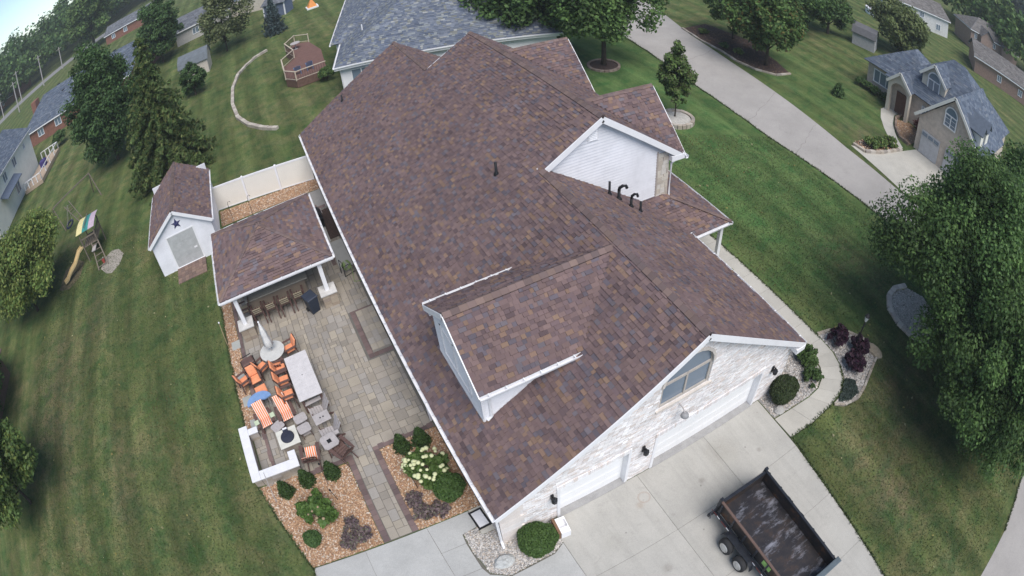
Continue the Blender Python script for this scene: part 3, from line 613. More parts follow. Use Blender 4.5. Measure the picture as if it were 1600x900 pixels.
for yc in (11.70, 18.92):
    for s in (-1, 1):
        planes.append(((FX+0.02, yc+s*HW, FZ+0.02), (-1, 0, 0), (0, -s, MC), [(0, 0), (0, HW*sc_), (FX-XV, HW*sc_)]))
PZ = 2.72; MP = 0.36; sp = math.hypot(1, MP)            # hipped porch roof
planes.append(((12.98, 7.0, PZ), (1, 0, 0), (0, 1, MP), [(0.12, 0), (2.36, 0), (-0.04, 2.4*sp), (-1.12, 2.4*sp)]))
planes.append(((15.34, 0, PZ), (0, 1, 0), (-1, 0, MP), [(7.0, 0), (14.2, 0), (14.2, 2.4*sp), (9.4, 2.4*sp)]))
DY, DH, DZ, DM = 4.36, 2.15, 5.40, 0.68; sd = math.hypot(1, DM)    # dormer
xe = EX+(DZ-EZ)/ML; xr = EX+(DZ+DM*DH-EZ)/ML
for s in (-1, 1): planes.append(((0.85, DY+s*DH, DZ), (1, 0, 0), (0, -s, DM), [(0, 0), (xe-0.85, 0), (xr-0.85, DH*sd), (0, DH*sd)]))
for k, (O, U, V, poly) in enumerate(planes):
    deck(O, U, V, poly, roof, 0.10); TABS += tabs_on(O, U, V, poly, BROWN)
    if k == 0:      # nothing is laid where the dormer stands
        TABS = [t for t in TABS if not (1.3 < (t[6]/sl+EX) < 6.2 and abs((t[4]+t[5])/2-DY) < min(1.5, (6.55-(t[6]/sl+EX))*0.85))]
roof = roof.build('roof', M_DECK, house)
def tpos(t): return t[0]+t[1]*((t[4]+t[5])/2)+t[2]*t[6]
TABS.sort(key=lambda t: (tpos(t)-CAM_POS).length + (0 if t[3].y < 0.2 and t[3].x < 0.3 else 6))
near_t = [t for t in TABS if t[5]-t[4] > 0.2][:300]; nid = set(id(t) for t in near_t)
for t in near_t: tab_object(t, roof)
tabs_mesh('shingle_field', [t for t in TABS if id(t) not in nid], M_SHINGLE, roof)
cm = MB(); CAPC = [((0.178, 0.128, 0.118), 3), ((0.160, 0.118, 0.112), 3), ((0.195, 0.140, 0.122), 2), ((0.145, 0.110, 0.108), 1)]
dL, dR = (-1, 0, -ML), (1, 0, -MRR)
caps(cm, (RXX, YF, RZZ), (RXX, Y1, RZZ), dL, dR, CAPC, 0.19); caps(cm, (MX, Y1, MZ), (MX, Y2, MZ), dL, dR, CAPC, 0.19); caps(cm, (RXX, Y2, RZZ), (RXX, YB, RZZ), dL, dR, CAPC, 0.16)
caps(cm, (0.85, DY, DZ+DM*DH), (6.9, DY, DZ+DM*DH), (0, 1, -DM), (0, -1, -DM), CAPC, 0.19)
for yc in (11.70, 18.92): caps(cm, (FX, yc, CZ), (XV, yc, CZ), (0, -1, -MC), (0, 1, -MC), CAPC, 0.16)
caps(cm, (15.34, 7.0, PZ), (13.24, 9.1, PZ+2.1*MP), (0, -1, -MP*0.5), (1, 0, -MP*0.5), CAPC, 0.14)
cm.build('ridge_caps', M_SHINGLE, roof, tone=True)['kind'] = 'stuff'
# roof vents, pipes
def vent(x, y, z, h, r, hook=None):
    m = MB(); m.lathe([(r*2.3, -0.10), (r*2.1, 0.02), (r*1.15, 0.12), (r, 0.13), (r, h)], 12, (x, y, z))
    if hook: m.tube([(x, y, z+h), (x+0.02, y, z+h+0.12), (x+hook*0.5, y-0.03, z+h+0.20), (x+hook, y-0.05, z+h+0.16), (x+hook*1.15, y-0.06, z+h+0.05)], r*1.05, 10)
    m.build('vent_pipe', M_DARKB, roof, smooth=True)
vent(2.80, 26.34, zl(2.80), 0.42, 0.05); vent(5.73, 10.82, zl(5.73), 0.55, 0.055)
zr = lambda x: RZZ-MRR*(x-RXX)
vent(9.62, 8.75, zr(9.62), 0.62, 0.05); vent(9.95, 8.55, zr(9.95), 0.42, 0.065, 0.30); vent(10.25, 8.1, zr(10.25), 0.40, 0.055, 0.24); vent(10.55, 7.85, zr(10.55), 0.50, 0.05)

# front (garage) wall: whitewashed brick gable
WX = 12.6; arch_c, arch_r = 6.72, 1.03
top = lambda x: min(zl(x), RZZ-MRR*(x-RXX))-0.14
gable = [(0, 0), (WX, 0), (WX, top(WX)), (RXX, top(RXX)), (0, top(0))]
D1, D2, D3, D4, HD = 2.16, 4.79, 5.95, 10.96, 2.12
hole = lambda a, b, z0, z1: [(a, z0), (b, z0), (b, z1), (a, z1)]
awin = [(arch_c-arch_r, 3.86), (arch_c+arch_r, 3.86), (arch_c+arch_r, 4.98)]+[(arch_c+arch_r*math.cos(math.pi*i/10), 4.98+0.98*math.sin(math.pi*i/10)) for i in range(1, 10)]+[(arch_c-arch_r, 4.98)]
holes = [hole(D1, D2, 0, HD), hole(D3, D4, 0, HD), awin]
front = wall_panel('front_wall', (0, 0.02, 0), (1, 0, 0), gable, holes, 0.28, M_MORTAR, house, (0, -1, 0))
WASH = [(0.78, 0.75, 0.745), (0.82, 0.80, 0.795), (0.75, 0.71, 0.70), (0.84, 0.82, 0.815), (0.80, 0.77, 0.77), (0.70, 0.63, 0.59), (0.85, 0.84, 0.84), (0.74, 0.69, 0.67)]
bricks('brick_courses', (0, 0.02, 0), (1, 0, 0), gable, holes+[hole(0.0, 0.86, 0, 2.36)], WASH, M_BRICKT, front, (0, -1, 0))
for k in range(6):
    w = 0.86 if k % 2 else 0.74
    MB().hexa([(0.0, -0.03, 0.01+k*0.39), (w, -0.03, 0.01+k*0.39), (w, 0.03, 0.01+k*0.39), (0.0, 0.03, 0.01+k*0.39), (0.0, -0.03, 0.385+k*0.39), (w, -0.03, 0.385+k*0.39), (w, 0.03, 0.385+k*0.39), (0.0, 0.03, 0.385+k*0.39)], random.choice([(0.72, 0.66, 0.62), (0.77, 0.72, 0.69), (0.68, 0.62, 0.58)])).build('quoin', M_STONE, front, tone=True)
m = MB()                                      # solder course over each opening
for a, b in ((D1, D2), (D3, D4)):
    x = a-0.1
    while x < b+0.08: c = random.choice(WASH); m.box(x, x+0.066, -0.035, 0.0, HD+0.005, HD+0.205, c); x += 0.076
m.build('lintel_bricks', M_BRICKT, front, tone=True)['kind'] = 'stuff'
m = MB()
for a, b in zip(awin[2:-1], awin[3:]):        # arch ring and sill of the gable window
    m.beam((a[0], -0.02, a[1]), (b[0], -0.02, b[1]), 0.10, 0.05, up=(0, -1, 0), c=(0.60, 0.55, 0.50))
m.box(arch_c-arch_r-0.12, arch_c+arch_r+0.12, -0.06, 0.02, 3.78, 3.86, (0.62, 0.57, 0.52))
m.build('window_surround', M_STONE, front, tone=True)
window(house, (0, 0.10, 0), (1, 0, 0), (0, -1, 0), arch_c-arch_r, arch_c+arch_r, 3.87, 4.98, 2, 1, arch=0.96, fr=0.09, mat=plain('tan_window_frame', (0.46, 0.42, 0.38), 0.6))
for nm, a, b in (('small', D1, D2), ('wide', D3, D4)):
    d = MB()
    for r_ in range(4):
        z0 = 0.02+r_*0.525; d.box(a+0.01, b-0.01, 0.24, 0.28, z0, z0+0.517)
        n_ = 4 if nm == 'small' else 8
        for i in range(n_):
            x0 = a+0.08+(b-a-0.12)*i/n_; x1 = a+0.04+(b-a-0.12)*(i+1)/n_; d.box(x0, x1, 0.234, 0.24, z0+0.08, z0+0.43)
    d = d.build('garage_door', M_DOOR, house); tag(d, 'white panelled %s garage door' % ('single' if nm == 'small' else 'double'))
    m = MB(); m.box(a-0.09, a+0.02, -0.03, 0.235, 0.035, HD+0.09); m.box(b-0.02, b+0.09, -0.03, 0.235, 0.035, HD+0.09); m.box(a+0.02, b-0.02, -0.028, 0.235, HD-0.02, HD+0.09)
    m.build('door_jamb', M_WHITE, house)
    MB().box(a, b, -0.06, 0.26, 0.024, 0.034).build('threshold', plain('apron_concrete', (0.34, 0.335, 0.33), 0.9), house)
def wall_lamp(x):
    m = MB(); m.box(x-0.05, x+0.05, -0.06, -0.01, 1.72, 2.02); m.beam((x, -0.04, 1.98), (x, -0.18, 2.05), 0.03, 0.03)
    m.lathe([(0.04, 0.0), (0.10, 0.06), (0.115, 0.24), (0.05, 0.30), (0.015, 0.36)], 6, (x, -0.19, 1.68)); o = m.build('wall_lantern', M_BLACK, house)
    MB().lathe([(0.07, 0.06), (0.085, 0.22)], 6, (x, -0.19, 1.685)).build('lantern_glass', M_GLASS, o)
for x in (1.88, 5.37, 11.62): wall_lamp(x)
m = MB(); m.tube([(6.60, -0.02, 3.52), (6.60, -0.20, 3.50), (6.62, -0.32, 3.36)], 0.025); m.build('floodlight', M_WOODG, house)
fl = house.children[-1]; MB().lathe([(0.06, 0.14), (0.12, 0.09), (0.15, 0.0), (0.13, -0.02), (0.02, -0.02)], 12, (6.62, -0.34, 3.22)).build('lamp_shade', plain('grey_lamp_metal', (0.30, 0.30, 0.31), 0.5), fl, smooth=True)
# other walls
M_BWALL = plain('house_brick', (0.52, 0.47, 0.44), 0.9, 0, 0.14, 2, 0.3)
m = MB(); m.box(0.0, 0.25, 0.30, 26.9, 0, 2.62); m.box(0.25, 12.6, 26.65, 26.9, 0, 2.6); m.box(12.35, 12.6, 0.30, 9.4, 0, 2.6); m.box(12.9, 13.15, 9.45, 21.2, 0, 5.35); m.box(0.25, 12.9, 9.6, 9.7, 0, 2.4); m.box(12.4, 12.6, 21.2, 26.65, 0, 2.6)
m.poly([(0.3, 26.9, 2.6), (12.6, 26.9, 2.6), (RXX, 26.9, RZZ-0.2)]); m.build('wall', M_BWALL, house)
for yc in (11.70, 18.92): MB().poly([(13.1, yc-2.2, FZ+0.1), (13.1, yc+2.2, FZ+0.1), (13.1, yc, CZ-0.1)]).build('gable_wall', M_SIDING, house)
# white upper gable above the garage roof
gy = 9.40; gx1 = 13.25
botz = lambda x: zr(x)-0.02 if x < GX else 3.3
gp = [(6.75, zr(RXX)-0.05), (12.60, zr(12.60)-0.02), (12.60, MZ-MRR*(12.60-MX)-0.12), (MX, MZ-0.13), (6.75, zl(6.75)-0.13)]
wall_panel('upper_wall', (0, gy+0.01, 0), (1, 0, 0), [(6.75, 6.7), (12.4, 2.9), (gx1, 2.9), (gx1, MZ-MRR*(gx1-MX)-0.13), (MX, MZ-0.14), (6.75, zl(6.75)-0.14)], [], 0.15, M_SIDING, house, (0, -1, 0))
lap_siding('siding', (0, gy, 0), (1, 0, 0), gp, M_SIDING, house, 0.14, (0, -1, 0))
z = 2.95; k = 0
while z < 5.75:
    h = random.choice((0.14, 0.20, 0.26)); x = 12.62
    while x < gx1-0.02:
        w = min(random.uniform(0.18, 0.36), gx1-x)
        if gx1-x-w < 0.1: w = gx1-x
        MB().box(x+0.006, x+w-0.006, gy-0.045-random.uniform(0, 0.02), gy, z+0.006, z+h-0.006, random.choice([(0.52, 0.47, 0.40), (0.58, 0.54, 0.47), (0.47, 0.42, 0.36), (0.60, 0.57, 0.52)])).build('stone', M_STONE, house, tone=True); x += w
    z += h
MB().box(12.54, 12.62, gy-0.06, gy, zr(12.6)+0.02, 5.9).build('corner_trim', plain('tan_trim', (0.42, 0.37, 0.33), 0.7), house)
m = MB(); m.box(8.98, 9.46, gy-0.05, gy-0.005, 7.42, 8.02); o = m.build('attic_vent', M_WHITE, house)
m = MB()
for i in range(7): m.beam((9.03, gy-0.06, 7.49+i*0.075), (9.41, gy-0.06, 7.49+i*0.075), 0.05, 0.012, up=(0, -0.7, 0.7))
m.build('louvre', M_WHITE, o)
# white rake boards, fascias, soffits
def rake(p, q, out, h=0.20, t=0.05, soff=0.0, name='rake_board'):
    p, q, out = Vector(p), Vector(q), Vector(out); m = MB(); Z = Vector((0, 0, 1)); a = p-Z*h/2+out*t*0.5; b = q-Z*h/2+out*t*0.5
    m.beam(a, b, t, h, up=Z); 
    if soff: m.hexa([p-Z*(h-0.02), q-Z*(h-0.02), q-Z*(h-0.02)-out*soff, p-Z*(h-0.02)-out*soff, p-Z*(h-0.05), q-Z*(h-0.05), q-Z*(h-0.05)-out*soff, p-Z*(h-0.05)-out*soff])
    return m.build(name, M_WHITE, house)
d_ = 0.03
rake((EX, YF, EZ-d_), (RXX, YF, RZZ-d_), (0, -1, 0), 0.19, 0.04, 0.34); rake((RXX, YF, RZZ-d_), (GX, YF, zr(GX)-d_), (0, -1, 0), 0.22, 0.04, 0.34)
rake((RXX-0.05, Y1, zl(RXX-0.05)-d_), (MX, Y1, MZ-d_), (0, -1, 0), 0.24, 0.04, 0.25); rake((MX, Y1, MZ-d_), (FX-0.25, Y1, MZ-MRR*(FX-0.25-MX)-d_), (0, -1, 0), 0.26, 0.04, 0.25)
rake((EX, YB, EZ-d_), (RXX, YB, RZZ-d_), (0, 1, 0), 0.19, 0.04); rake((RXX, Y2, RZZ), (MX, Y2, MZ-d_), (0, 1, 0), 0.19, 0.04)
for yc in (11.70, 18.92):
    for s in (-1, 1): rake((FX+0.02, yc, CZ-d_), (FX+0.02, yc+s*HW, FZ-d_), (1, 0, 0), 0.20, 0.04, 0.5)
m = MB(); m.box(EX+0.02, 0.0, YF+0.34, 27.4, EZ-0.20, EZ-0.17); m.box(12.6, GX-0.02, 0, 9.2, zr(GX)-0.2, zr(GX)-0.17); m.box(12.98, 15.3, 7.05, 9.0, PZ-0.16, PZ-0.13); m.box(13.1, 15.3, 9.0, 14.1, PZ-0.16, PZ-0.13); m.build('soffit', M_WHITE, house)
m = MB(); m.box(12.45, GX+0.02, YF-0.06, 0.02, zr(GX)-0.34, zr(GX)-0.10); m.build('cornice_return', M_WHITE, house); MB().box(13.2, FX-0.05, Y1-0.05, Y1+0.3, FZ-0.15, FZ+0.10).build('cornice_return', M_WHITE, house)
gutter(house, (EX+0.01, YF, EZ-0.03), (EX+0.01, YB, EZ-0.03), (-1, 0, 0), 46); gutter(house, (GX-0.01, YF, zr(GX)-0.03), (GX-0.01, 9.2, zr(GX)-0.03), (1, 0, 0), 12)
gutter(house, (FX, Y1-0.1, FZ-0.03), (FX, Y1+0.5, FZ-0.03), (1, 0, 0), 0, 0.15, 0.14); gutter(house, (13.0, 7.01, PZ-0.02), (15.36, 7.01, PZ-0.02), (0, -1, 0)); gutter(house, (15.33, 6.9, PZ-0.02), (15.33, 14.2, PZ-0.02), (1, 0, 0))
m = MB(); m.tube([(13.85, 9.28, 5.42), (13.60, 9.30, 5.28), (13.36, 9.32, 5.15), (13.34, 9.32, 3.4), (13.40, 9.22, 3.22)], 0.055, 6); m.build('downspout', M_WHITE, house)
m = MB(); m.tube([(EX-0.08, 0.12, EZ-0.15), (-0.08, 0.0, 2.35), (-0.06, -0.02, 0.25), (-0.10, -0.28, 0.12)], 0.05, 6); m.build('downspout', M_WHITE, house)
m = MB(); m.tube([(EX-0.08, 5.95, EZ-0.15), (-0.08, 5.95, 2.4), (-0.06, 5.95, 0.1)], 0.05, 6); m.build('downspout', M_WHITE, house)
m = MB(); m.box(15.0, 15.16, 7.22, 7.38, 0.10, PZ-0.16); m.box(15.0, 15.16, 12.4, 12.56, 0.10, PZ-0.16)
for o_, y in ((0, 7.3), (1, 12.48)): MB().cbox(14.99, 15.17, y-0.09, y+0.09, 0.10, PZ-0.15, 0.01).build('porch_post', M_WHITE, house)
# dormer walls, window, trim
DX = 1.02; W0, W1 = DY-1.72, DY+1.72; dt = lambda y: DZ+DM*(DH-abs(y-DY))-0.12
dz0 = zl(DX)
lap_siding('dormer_siding', (DX, 0, 0), (0, 1, 0), [(W0, dz0), (W1, dz0), (W1, dt(W1)), (DY, dt(DY)), (W0, dt(W0))], M_SIDING, house, 0.14, (-1, 0, 0))
for y, s in ((W0, -1), (W1, 1)):
    lap_siding('dormer_siding', (0, y, 0), (1, 0, 0), [(DX, dz0), (EX+(dt(W0)-EZ)/ML, dt(W0)), (DX, dt(W0))], M_SIDING, house, 0.14, (0, s, 0))
    gutter(house, (0.85, DY+s*DH, DZ-0.02), (xe, DY+s*DH, DZ-0.02), (0, s, 0), 6)
    MB().box(0.88, xe-0.3, min(y, DY+s*DH), max(y, DY+s*DH), DZ-0.17, DZ-0.14).build('dormer_soffit', M_WHITE, house)
    rake((0.85, DY+s*DH, DZ-d_), (0.85, DY, DZ+DM*DH-d_), (-1, 0, 0), 0.2, 0.035, 0.17)
    m = MB(); m.box(DX-0.03, DX+0.09, y-0.03, y+0.03, dz0, dt(W0)); m.build('corner_board', M_WHITE, house)
    MB().beam((DX, y+s*0.02, zl(DX)+0.04), (EX+(dt(W0)-EZ)/ML, y+s*0.02, dt(W0)+0.04), 0.03, 0.08).build('flashing', M_WHITE, house)
MB().box(DX-0.05, DX+0.02, W0, W1, dz0-0.02, dz0+0.12).build('base_trim', M_WHITE, house)
m = MB(); m.tube([(1.25, W0-0.45, DZ-0.12), (1.25, W0-0.14, DZ-0.32), (1.25, W0-0.07, DZ-0.5), (1.25, W0-0.07, zl(1.25)+0.10), (1.10, W0-0.07, zl(1.1)+0.06)], 0.055, 6); m.build('downspout', M_WHITE, house)
window(house, (DX-0.02, 0, 0), (0, 1, 0), (-1, 0, 0), DY-1.05, DY+1.05, 4.05, 5.45, 2, 1, fr=0.08)

# ------------------------------------------------------------------ plants
def leaf_quads(cent, rad, n, size, pal, flat=0.5, aspect=1.7, seed=0, droop=0.0, solid=0.55, shade=0.25):
    """n leaf-sized quads spread through clumps; cent (K,3), rad (K,)"""
    g = np.random.default_rng(seed); K = len(cent); rad = np.asarray(rad)
    w = rad**2; k = g.choice(K, n, p=w/w.sum()); d = g.normal(size=(n, 3)); d /= np.linalg.norm(d, axis=1)[:, None]
    rr = rad[k]*(g.uniform(0, 1, n)**solid); P = cent[k]+d*rr[:, None]*np.array([1, 1, 0.85])
    N = d*0.7+g.normal(size=(n, 3))*0.55+np.array([0, 0, flat]); N /= np.linalg.norm(N, axis=1)[:, None]
    A = np.cross(N, g.normal(size=(n, 3))); A[:, 2] -= droop; A /= np.linalg.norm(A, axis=1)[:, None]; B = np.cross(N, A)
    s = (size*g.uniform(0.6, 1.3, n))[:, None]
    V = np.stack([P-A*s*aspect/2, P+B*s/2+A*s*0.08, P+A*s*aspect/2, P-B*s/2+A*s*0.08], 1)
    pal = np.array(pal); ct = g.uniform(1-shade, 1+shade, K)
    C = pal[g.integers(0, len(pal), n)]*ct[k][:, None]*g.uniform(0.75, 1.25, n)[:, None]
    return V, C
OAK = [(0.0731, 0.1368, 0.0385), (0.0924, 0.1652, 0.0462), (0.112, 0.1936, 0.054), (0.0681, 0.1228, 0.0424)]
MID = [(0.0886, 0.1498, 0.0428), (0.1139, 0.1822, 0.0527), (0.076, 0.1295, 0.0362), (0.1391, 0.1985, 0.0592)]
YEL = [(0.1722, 0.2152, 0.0533), (0.1334, 0.198, 0.0502), (0.2042, 0.2411, 0.0659), (0.1075, 0.1721, 0.0439)]
DRK = [(0.0523, 0.1046, 0.0346), (0.0665, 0.1235, 0.0382), (0.0809, 0.1427, 0.0452)]
SPR = [(0.0815, 0.1264, 0.04), (0.1052, 0.1517, 0.0472), (0.1434, 0.1619, 0.0544), (0.0669, 0.1112, 0.0365)]
BSP = [(0.085, 0.120, 0.120), (0.065, 0.098, 0.100), (0.10, 0.135, 0.138)]
def tree(name, label, loc, h, r, z0, n, size, pal, seed, group=None, trunk=None, K=None, lobes=0.30, cat='tree', shade=0.25, flat=0.5, stems=1, tap=0.22):
    g = np.random.default_rng(seed); t = thing(name, label, cat, loc, 0, group); K = K or int(40+r*9); cs = []; rs = []
    cz, hz = (h+z0)/2, (h-z0)/2; ph = g.uniform(0, 6.28, 4)
    while len(cs) < K:
        d = g.normal(size=3); d /= np.linalg.norm(d); az = math.atan2(d[1], d[0])
        f = (g.uniform(0.15, 1)**0.42)*(1+lobes*0.5*math.sin(3*az+ph[0]+d[2]*2)+lobes*0.35*math.sin(5*az+ph[1]-d[2]*3)+g.uniform(-0.1, 0.12))
        taper = 1.0 if d[2] < 0 else 1-tap*d[2]
        rc = r*g.uniform(0.17, 0.30); p = np.array([d[0]*(r-rc*0.8)*f*taper, d[1]*(r-rc*0.8)*f*taper, cz+d[2]*(hz-rc*0.7)*f])
        if p[2] > z0*0.8: cs.append(p); rs.append(rc)
    cs = np.array(cs); V, C = leaf_quads(cs, rs, n, size, pal, flat, seed=seed+1, shade=shade)
    quads('crown', V, C, M_LEAF, t)
    tr = trunk or max(0.07, r*0.045); m = MB(); top = np.array([0, 0, z0+(h-z0)*0.65])
    for s in range(stems):
        b = Vector((0.12*s*math.cos(s*2), 0.12*s*math.sin(s*2), -0.15)); m.tube([b, b+Vector((0.03, 0.02, z0*0.5)), b+Vector((0.05+0.3*s, -0.03, z0+(h-z0)*0.3)), Vector(top)], [tr*1.35, tr, tr*0.75, tr*0.2], 9)
    for i in g.choice(K, min(K, 14), replace=False):
        q = Vector(cs[i]); zb = min(z0*0.7+0.45*max(q.z-z0*0.7, 0), h*0.6); a = Vector((0.04, 0, max(zb*0.8, z0*0.5))); mid_ = a.lerp(q, 0.5)+Vector((0, 0, 0.08*(q-a).length)); m.tube([a, mid_, q], [tr*0.45, tr*0.28, tr*0.07], 6)
    m.build('trunk', M_BARK, t, smooth=True); return t
def conifer(name, label, loc, h, r, n, size, pal, seed, group=None, z0=0.25):
    g = np.random.default_rng(seed); t = thing(name, label, 'tree', loc, 0, group); cs = []; rs = []; m = MB(); m.tube([(0, 0, -0.1), (0, 0, h*0.5), (0, 0, h*0.98)], [r*0.055+0.03, r*0.035+0.02, 0.015], 8); z = z0; lv = 0
    while z < h*0.97:
        k = 1-(z-z0)/(h-z0); L = r*(k**0.85)*g.uniform(0.82, 1.12); nb = max(4, int(6+8*k))
        for b in range(nb):
            a = 2*math.pi*b/nb+lv*0.8+g.uniform(-.25, .25); l = L*g.uniform(0.72, 1.12); ns = max(2, int(l/0.45))
            for s in range(ns+1):
                f = (s+0.6)/(ns+0.6); dz = 0.22*l*(1-f)-0.18*l*f**2
                cs.append((math.cos(a)*l*f, math.sin(a)*l*f, z+dz)); rs.append(max(0.10, 0.30*r/4*(1.25-0.7*f)*(0.5+0.6*k)+0.05))
            m.tube([(0, 0, z+0.15*l), (math.cos(a)*l*0.95, math.sin(a)*l*0.95, z-0.16*l)], [0.03, 0.008], 5)
        z += h*0.045+0.05; lv += 1
    V, C = leaf_quads(np.array(cs), rs, n, size, pal, 0.2, 2.6, seed+1, 0.5, 0.6, 0.3)
    quads('crown', V, C, M_LEAF, t); m.build('trunk', M_BARK, t); return t
def shrub(name, label, loc, h, r, n, size, pal, seed, group=None, shape='ball', extra=None, sy=1.0, cat='shrub'):
    g = np.random.default_rng(seed); t = thing(name, label, cat, loc, 0, group); cs = []; rs = []
    K = 26 if shape == 'ball' else 34
    if shape == 'neat': cs = [(0, 0, h*0.5)]; rs = [r]; K = 0
    for i in range(K):
        if shape == 'cone':
            z = h*(i+0.3)/K; k = (1-z/h)**0.75; a = i*2.4; cs.append((math.cos(a)*r*0.62*k, math.sin(a)*r*0.62*k, max(z-0.04, 0.06))); rs.append(r*(0.22+0.34*k))
        else:
            d = g.normal(size=3); d /= np.linalg.norm(d); d[2] = abs(d[2])*1.1-0.25; f = g.uniform(0.55, 0.78) if shape == 'ball' else g.uniform(0.45, 1.0)
            cs.append((d[0]*r*f, d[1]*r*f*sy, max(h*0.5+d[2]*h*0.5*f, 0.1*h))); rs.append(r*(0.32 if shape == 'ball' else 0.24))
    V, C = leaf_quads(np.array(cs), rs, n, size, pal, 0.4, 1.6, seed+1, 0, 0.12 if shape == 'neat' else 0.45, 0.14)
    if shape == 'neat':
        a_ = np.arctan2(V[:, 0, 1], V[:, 0, 0]); k_ = 1+0.05*np.sin(3*a_+seed)+0.04*np.sin(7*a_+V[:, 0, 2]*9); V[:, :, 2] = h*0.5+(V[:, :, 2]-h*0.5)*h*0.6/r; V[:, :, 0] *= k_[:, None]; V[:, :, 1] *= (k_*sy)[:, None]
    k = V[:, :, 2].min(1) > -0.02; quads('foliage', V[k], C[k], M_LEAF, t)
    m = MB()
    for i in range(5): q = cs[(i*5) % max(K, 1)]; m.tube([(0, 0, -0.03), (q[0]*0.5, q[1]*0.5, q[2]*0.55), q], [0.022, 0.014, 0.005], 5)
    m.build('stem', M_BARK, t)
    if extra:
        fm = MB()
        for i in range(extra[0]):
            a = g.uniform(0, 6.28); f = math.sqrt(g.uniform(0.02, 1)); x, y = math.cos(a)*r*f, math.sin(a)*r*f*sy; z = h*(0.55+0.45*math.sqrt(max(0, 1-f*f)))+g.uniform(-.03, .05); s = extra[1]*g.uniform(0.7, 1.25)
            f_ = MB(); f_.lathe([(s*0.35, -0.5*s), (s*0.95, -0.2*s), (s, 0.15*s), (s*0.6, 0.6*s), (s*0.1, 0.75*s)], 8, (x, y, z)); f_.build('flower_head', extra[2], t, smooth=True)
    return t

# big trees by the street and in the gardens
tree('shade_tree', 'big dark green shade tree beside the stone ring on the front lawn', (23.5, -4.3, 0), 10.8, 6.2, 1.2, 160000, 0.115, OAK, 11, 'front lawn shade trees', 0.24, 170, shade=0.36)
tree('shade_tree', 'leafy shade tree at the right edge, nearest the lower road', (20.0, -9.0, 0), 8.8, 5.1, 0.5, 120000, 0.105, OAK, 12, 'front lawn shade trees', 0.18, 130, shade=0.36)
tree('shade_tree', 'tall shade tree at the right edge in front of the brick neighbour house', (29.3, -4.8, 0), 11.0, 4.6, 1.6, 45000, 0.16, OAK, 13, 'front lawn shade trees', 0.2, 90)
tree('lawn_tree', 'yellow green tree at the left edge beside the play set', (-25.2, 27.2, 0), 8.0, 5.5, 0.9, 38000, 0.16, YEL, 21, None, 0.14, 80)
tree('lawn_tree', 'loose green tree in the lower left corner of the lawn', (-24.3, 9.6, 0), 7.5, 3.9, 1.0, 22000, 0.16, MID+YEL[:2], 22, None, 0.12, 80)
tree('lawn_tree', 'dark bushy tree behind the brown shed roof at the left edge', (-28.8, 17.5, 0), 6.0, 3.6, 0.6, 12000, 0.17, DRK, 23, None, 0.12, 60)
conifer('spruce_tree', 'tall olive green spruce behind the white garden shed', (-10.8, 36.6, 0), 13.2, 4.6, 60000, 0.17, SPR, 31)
tree('evergreen_tree', 'dense dark evergreen tree left of the tall spruce', (-18.4, 47.0, 0), 14.0, 4.9, 0.4, 42000, 0.20, DRK+[(0.05, 0.09, 0.038)], 32, None, 0.2, 170, 0.16)
tree('evergreen_tree', 'small dark evergreen on the right of the tall spruce', (-9.0, 54.6, 0), 4.2, 2.1, 0.2, 7000, 0.18, DRK, 33, None, 0.1, 40, 0.15)
tree('evergreen_tree', 'dark round evergreen between the grey ranch house and the spruce', (-15.6, 80.0, 0), 13.5, 4.6, 0.6, 14000, 0.28, DRK, 34, None, 0.18, 80, 0.15)
tree('pale_tree', 'thin pale green tree beyond the pale garden shed', (-4.8, 67.9, 0), 11.5, 4.6, 1.0, 9500, 0.24, [(0.165, 0.185, 0.085), (0.135, 0.16, 0.07), (0.115, 0.145, 0.06)], 35, None, 0.10, 90)
conifer('blue_spruce', 'small blue spruce in front of the blue playhouse', (1.9, 67.0, 0), 5.6, 1.9, 7000, 0.17, BSP, 36)
tree('road_tree', 'broad tree by the far left road with dark trunks', (-46.6, 151.5, 0), 23, 10.2, 3.0, 16000, 0.62, MID, 37, None, 0.5, 90, stems=2)
tree('yard_tree', 'large dark tree behind the house ridge, nearest the blue roof', (20.4, 36.0, 0), 12.5, 4.9, 1.0, 24000, 0.23, DRK+OAK, 41, 'trees in the next front yard', 0.2, 100)
tree('yard_tree', 'spreading tree standing in a round mulch ring by the street', (24.0, 29.9, 0), 11.5, 5.2, 2.3, 26000, 0.21, OAK+MID[:2], 42, 'trees in the next front yard', 0.2, 110)
tree('young_tree', 'small young tree in a round stone planter on the front lawn', (22.9, 19.85, 0), 6.0, 1.45, 1.15, 12000, 0.12, MID+[(0.10, 0.115, 0.055)], 43, None, 0.05, 70, tap=0.75)
tree('verge_tree', 'tree with a few orange leaves in the mulch island across the street', (38.5, 24.6, 0), 9.5, 4.5, 0.9, 21000, 0.22, OAK+MID+[(0.12, 0.10, 0.03)], 44, 'trees in the mulch island', 0.18, 90)
tree('verge_tree', 'smaller tree at the far end of the mulch island', (40.6, 31.0, 0), 8.0, 3.3, 0.8, 11000, 0.22, OAK+MID, 45, 'trees in the mulch island', 0.14, 60)
tree('verge_tree', 'dark tree right of the mulch island', (52.0, 31.2, 0), 10.0, 4.0, 0.8, 11000, 0.26, DRK+OAK, 46, None, 0.2, 70)
tree('verge_tree', 'dark tree beside the small grey barn across the street', (58.0, 30.2, 0), 8.0, 3.6, 0.6, 8000, 0.26, DRK+OAK, 47, None, 0.2, 60)
tree('willow_tree', 'soft yellow green willow behind the brick neighbour house', (67.5, 23.6, 0), 8.6, 5.4, 0.2, 15000, 0.32, [(0.13, 0.165, 0.06), (0.11, 0.145, 0.05), (0.15, 0.18, 0.07)], 48, None, 0.2, 80)
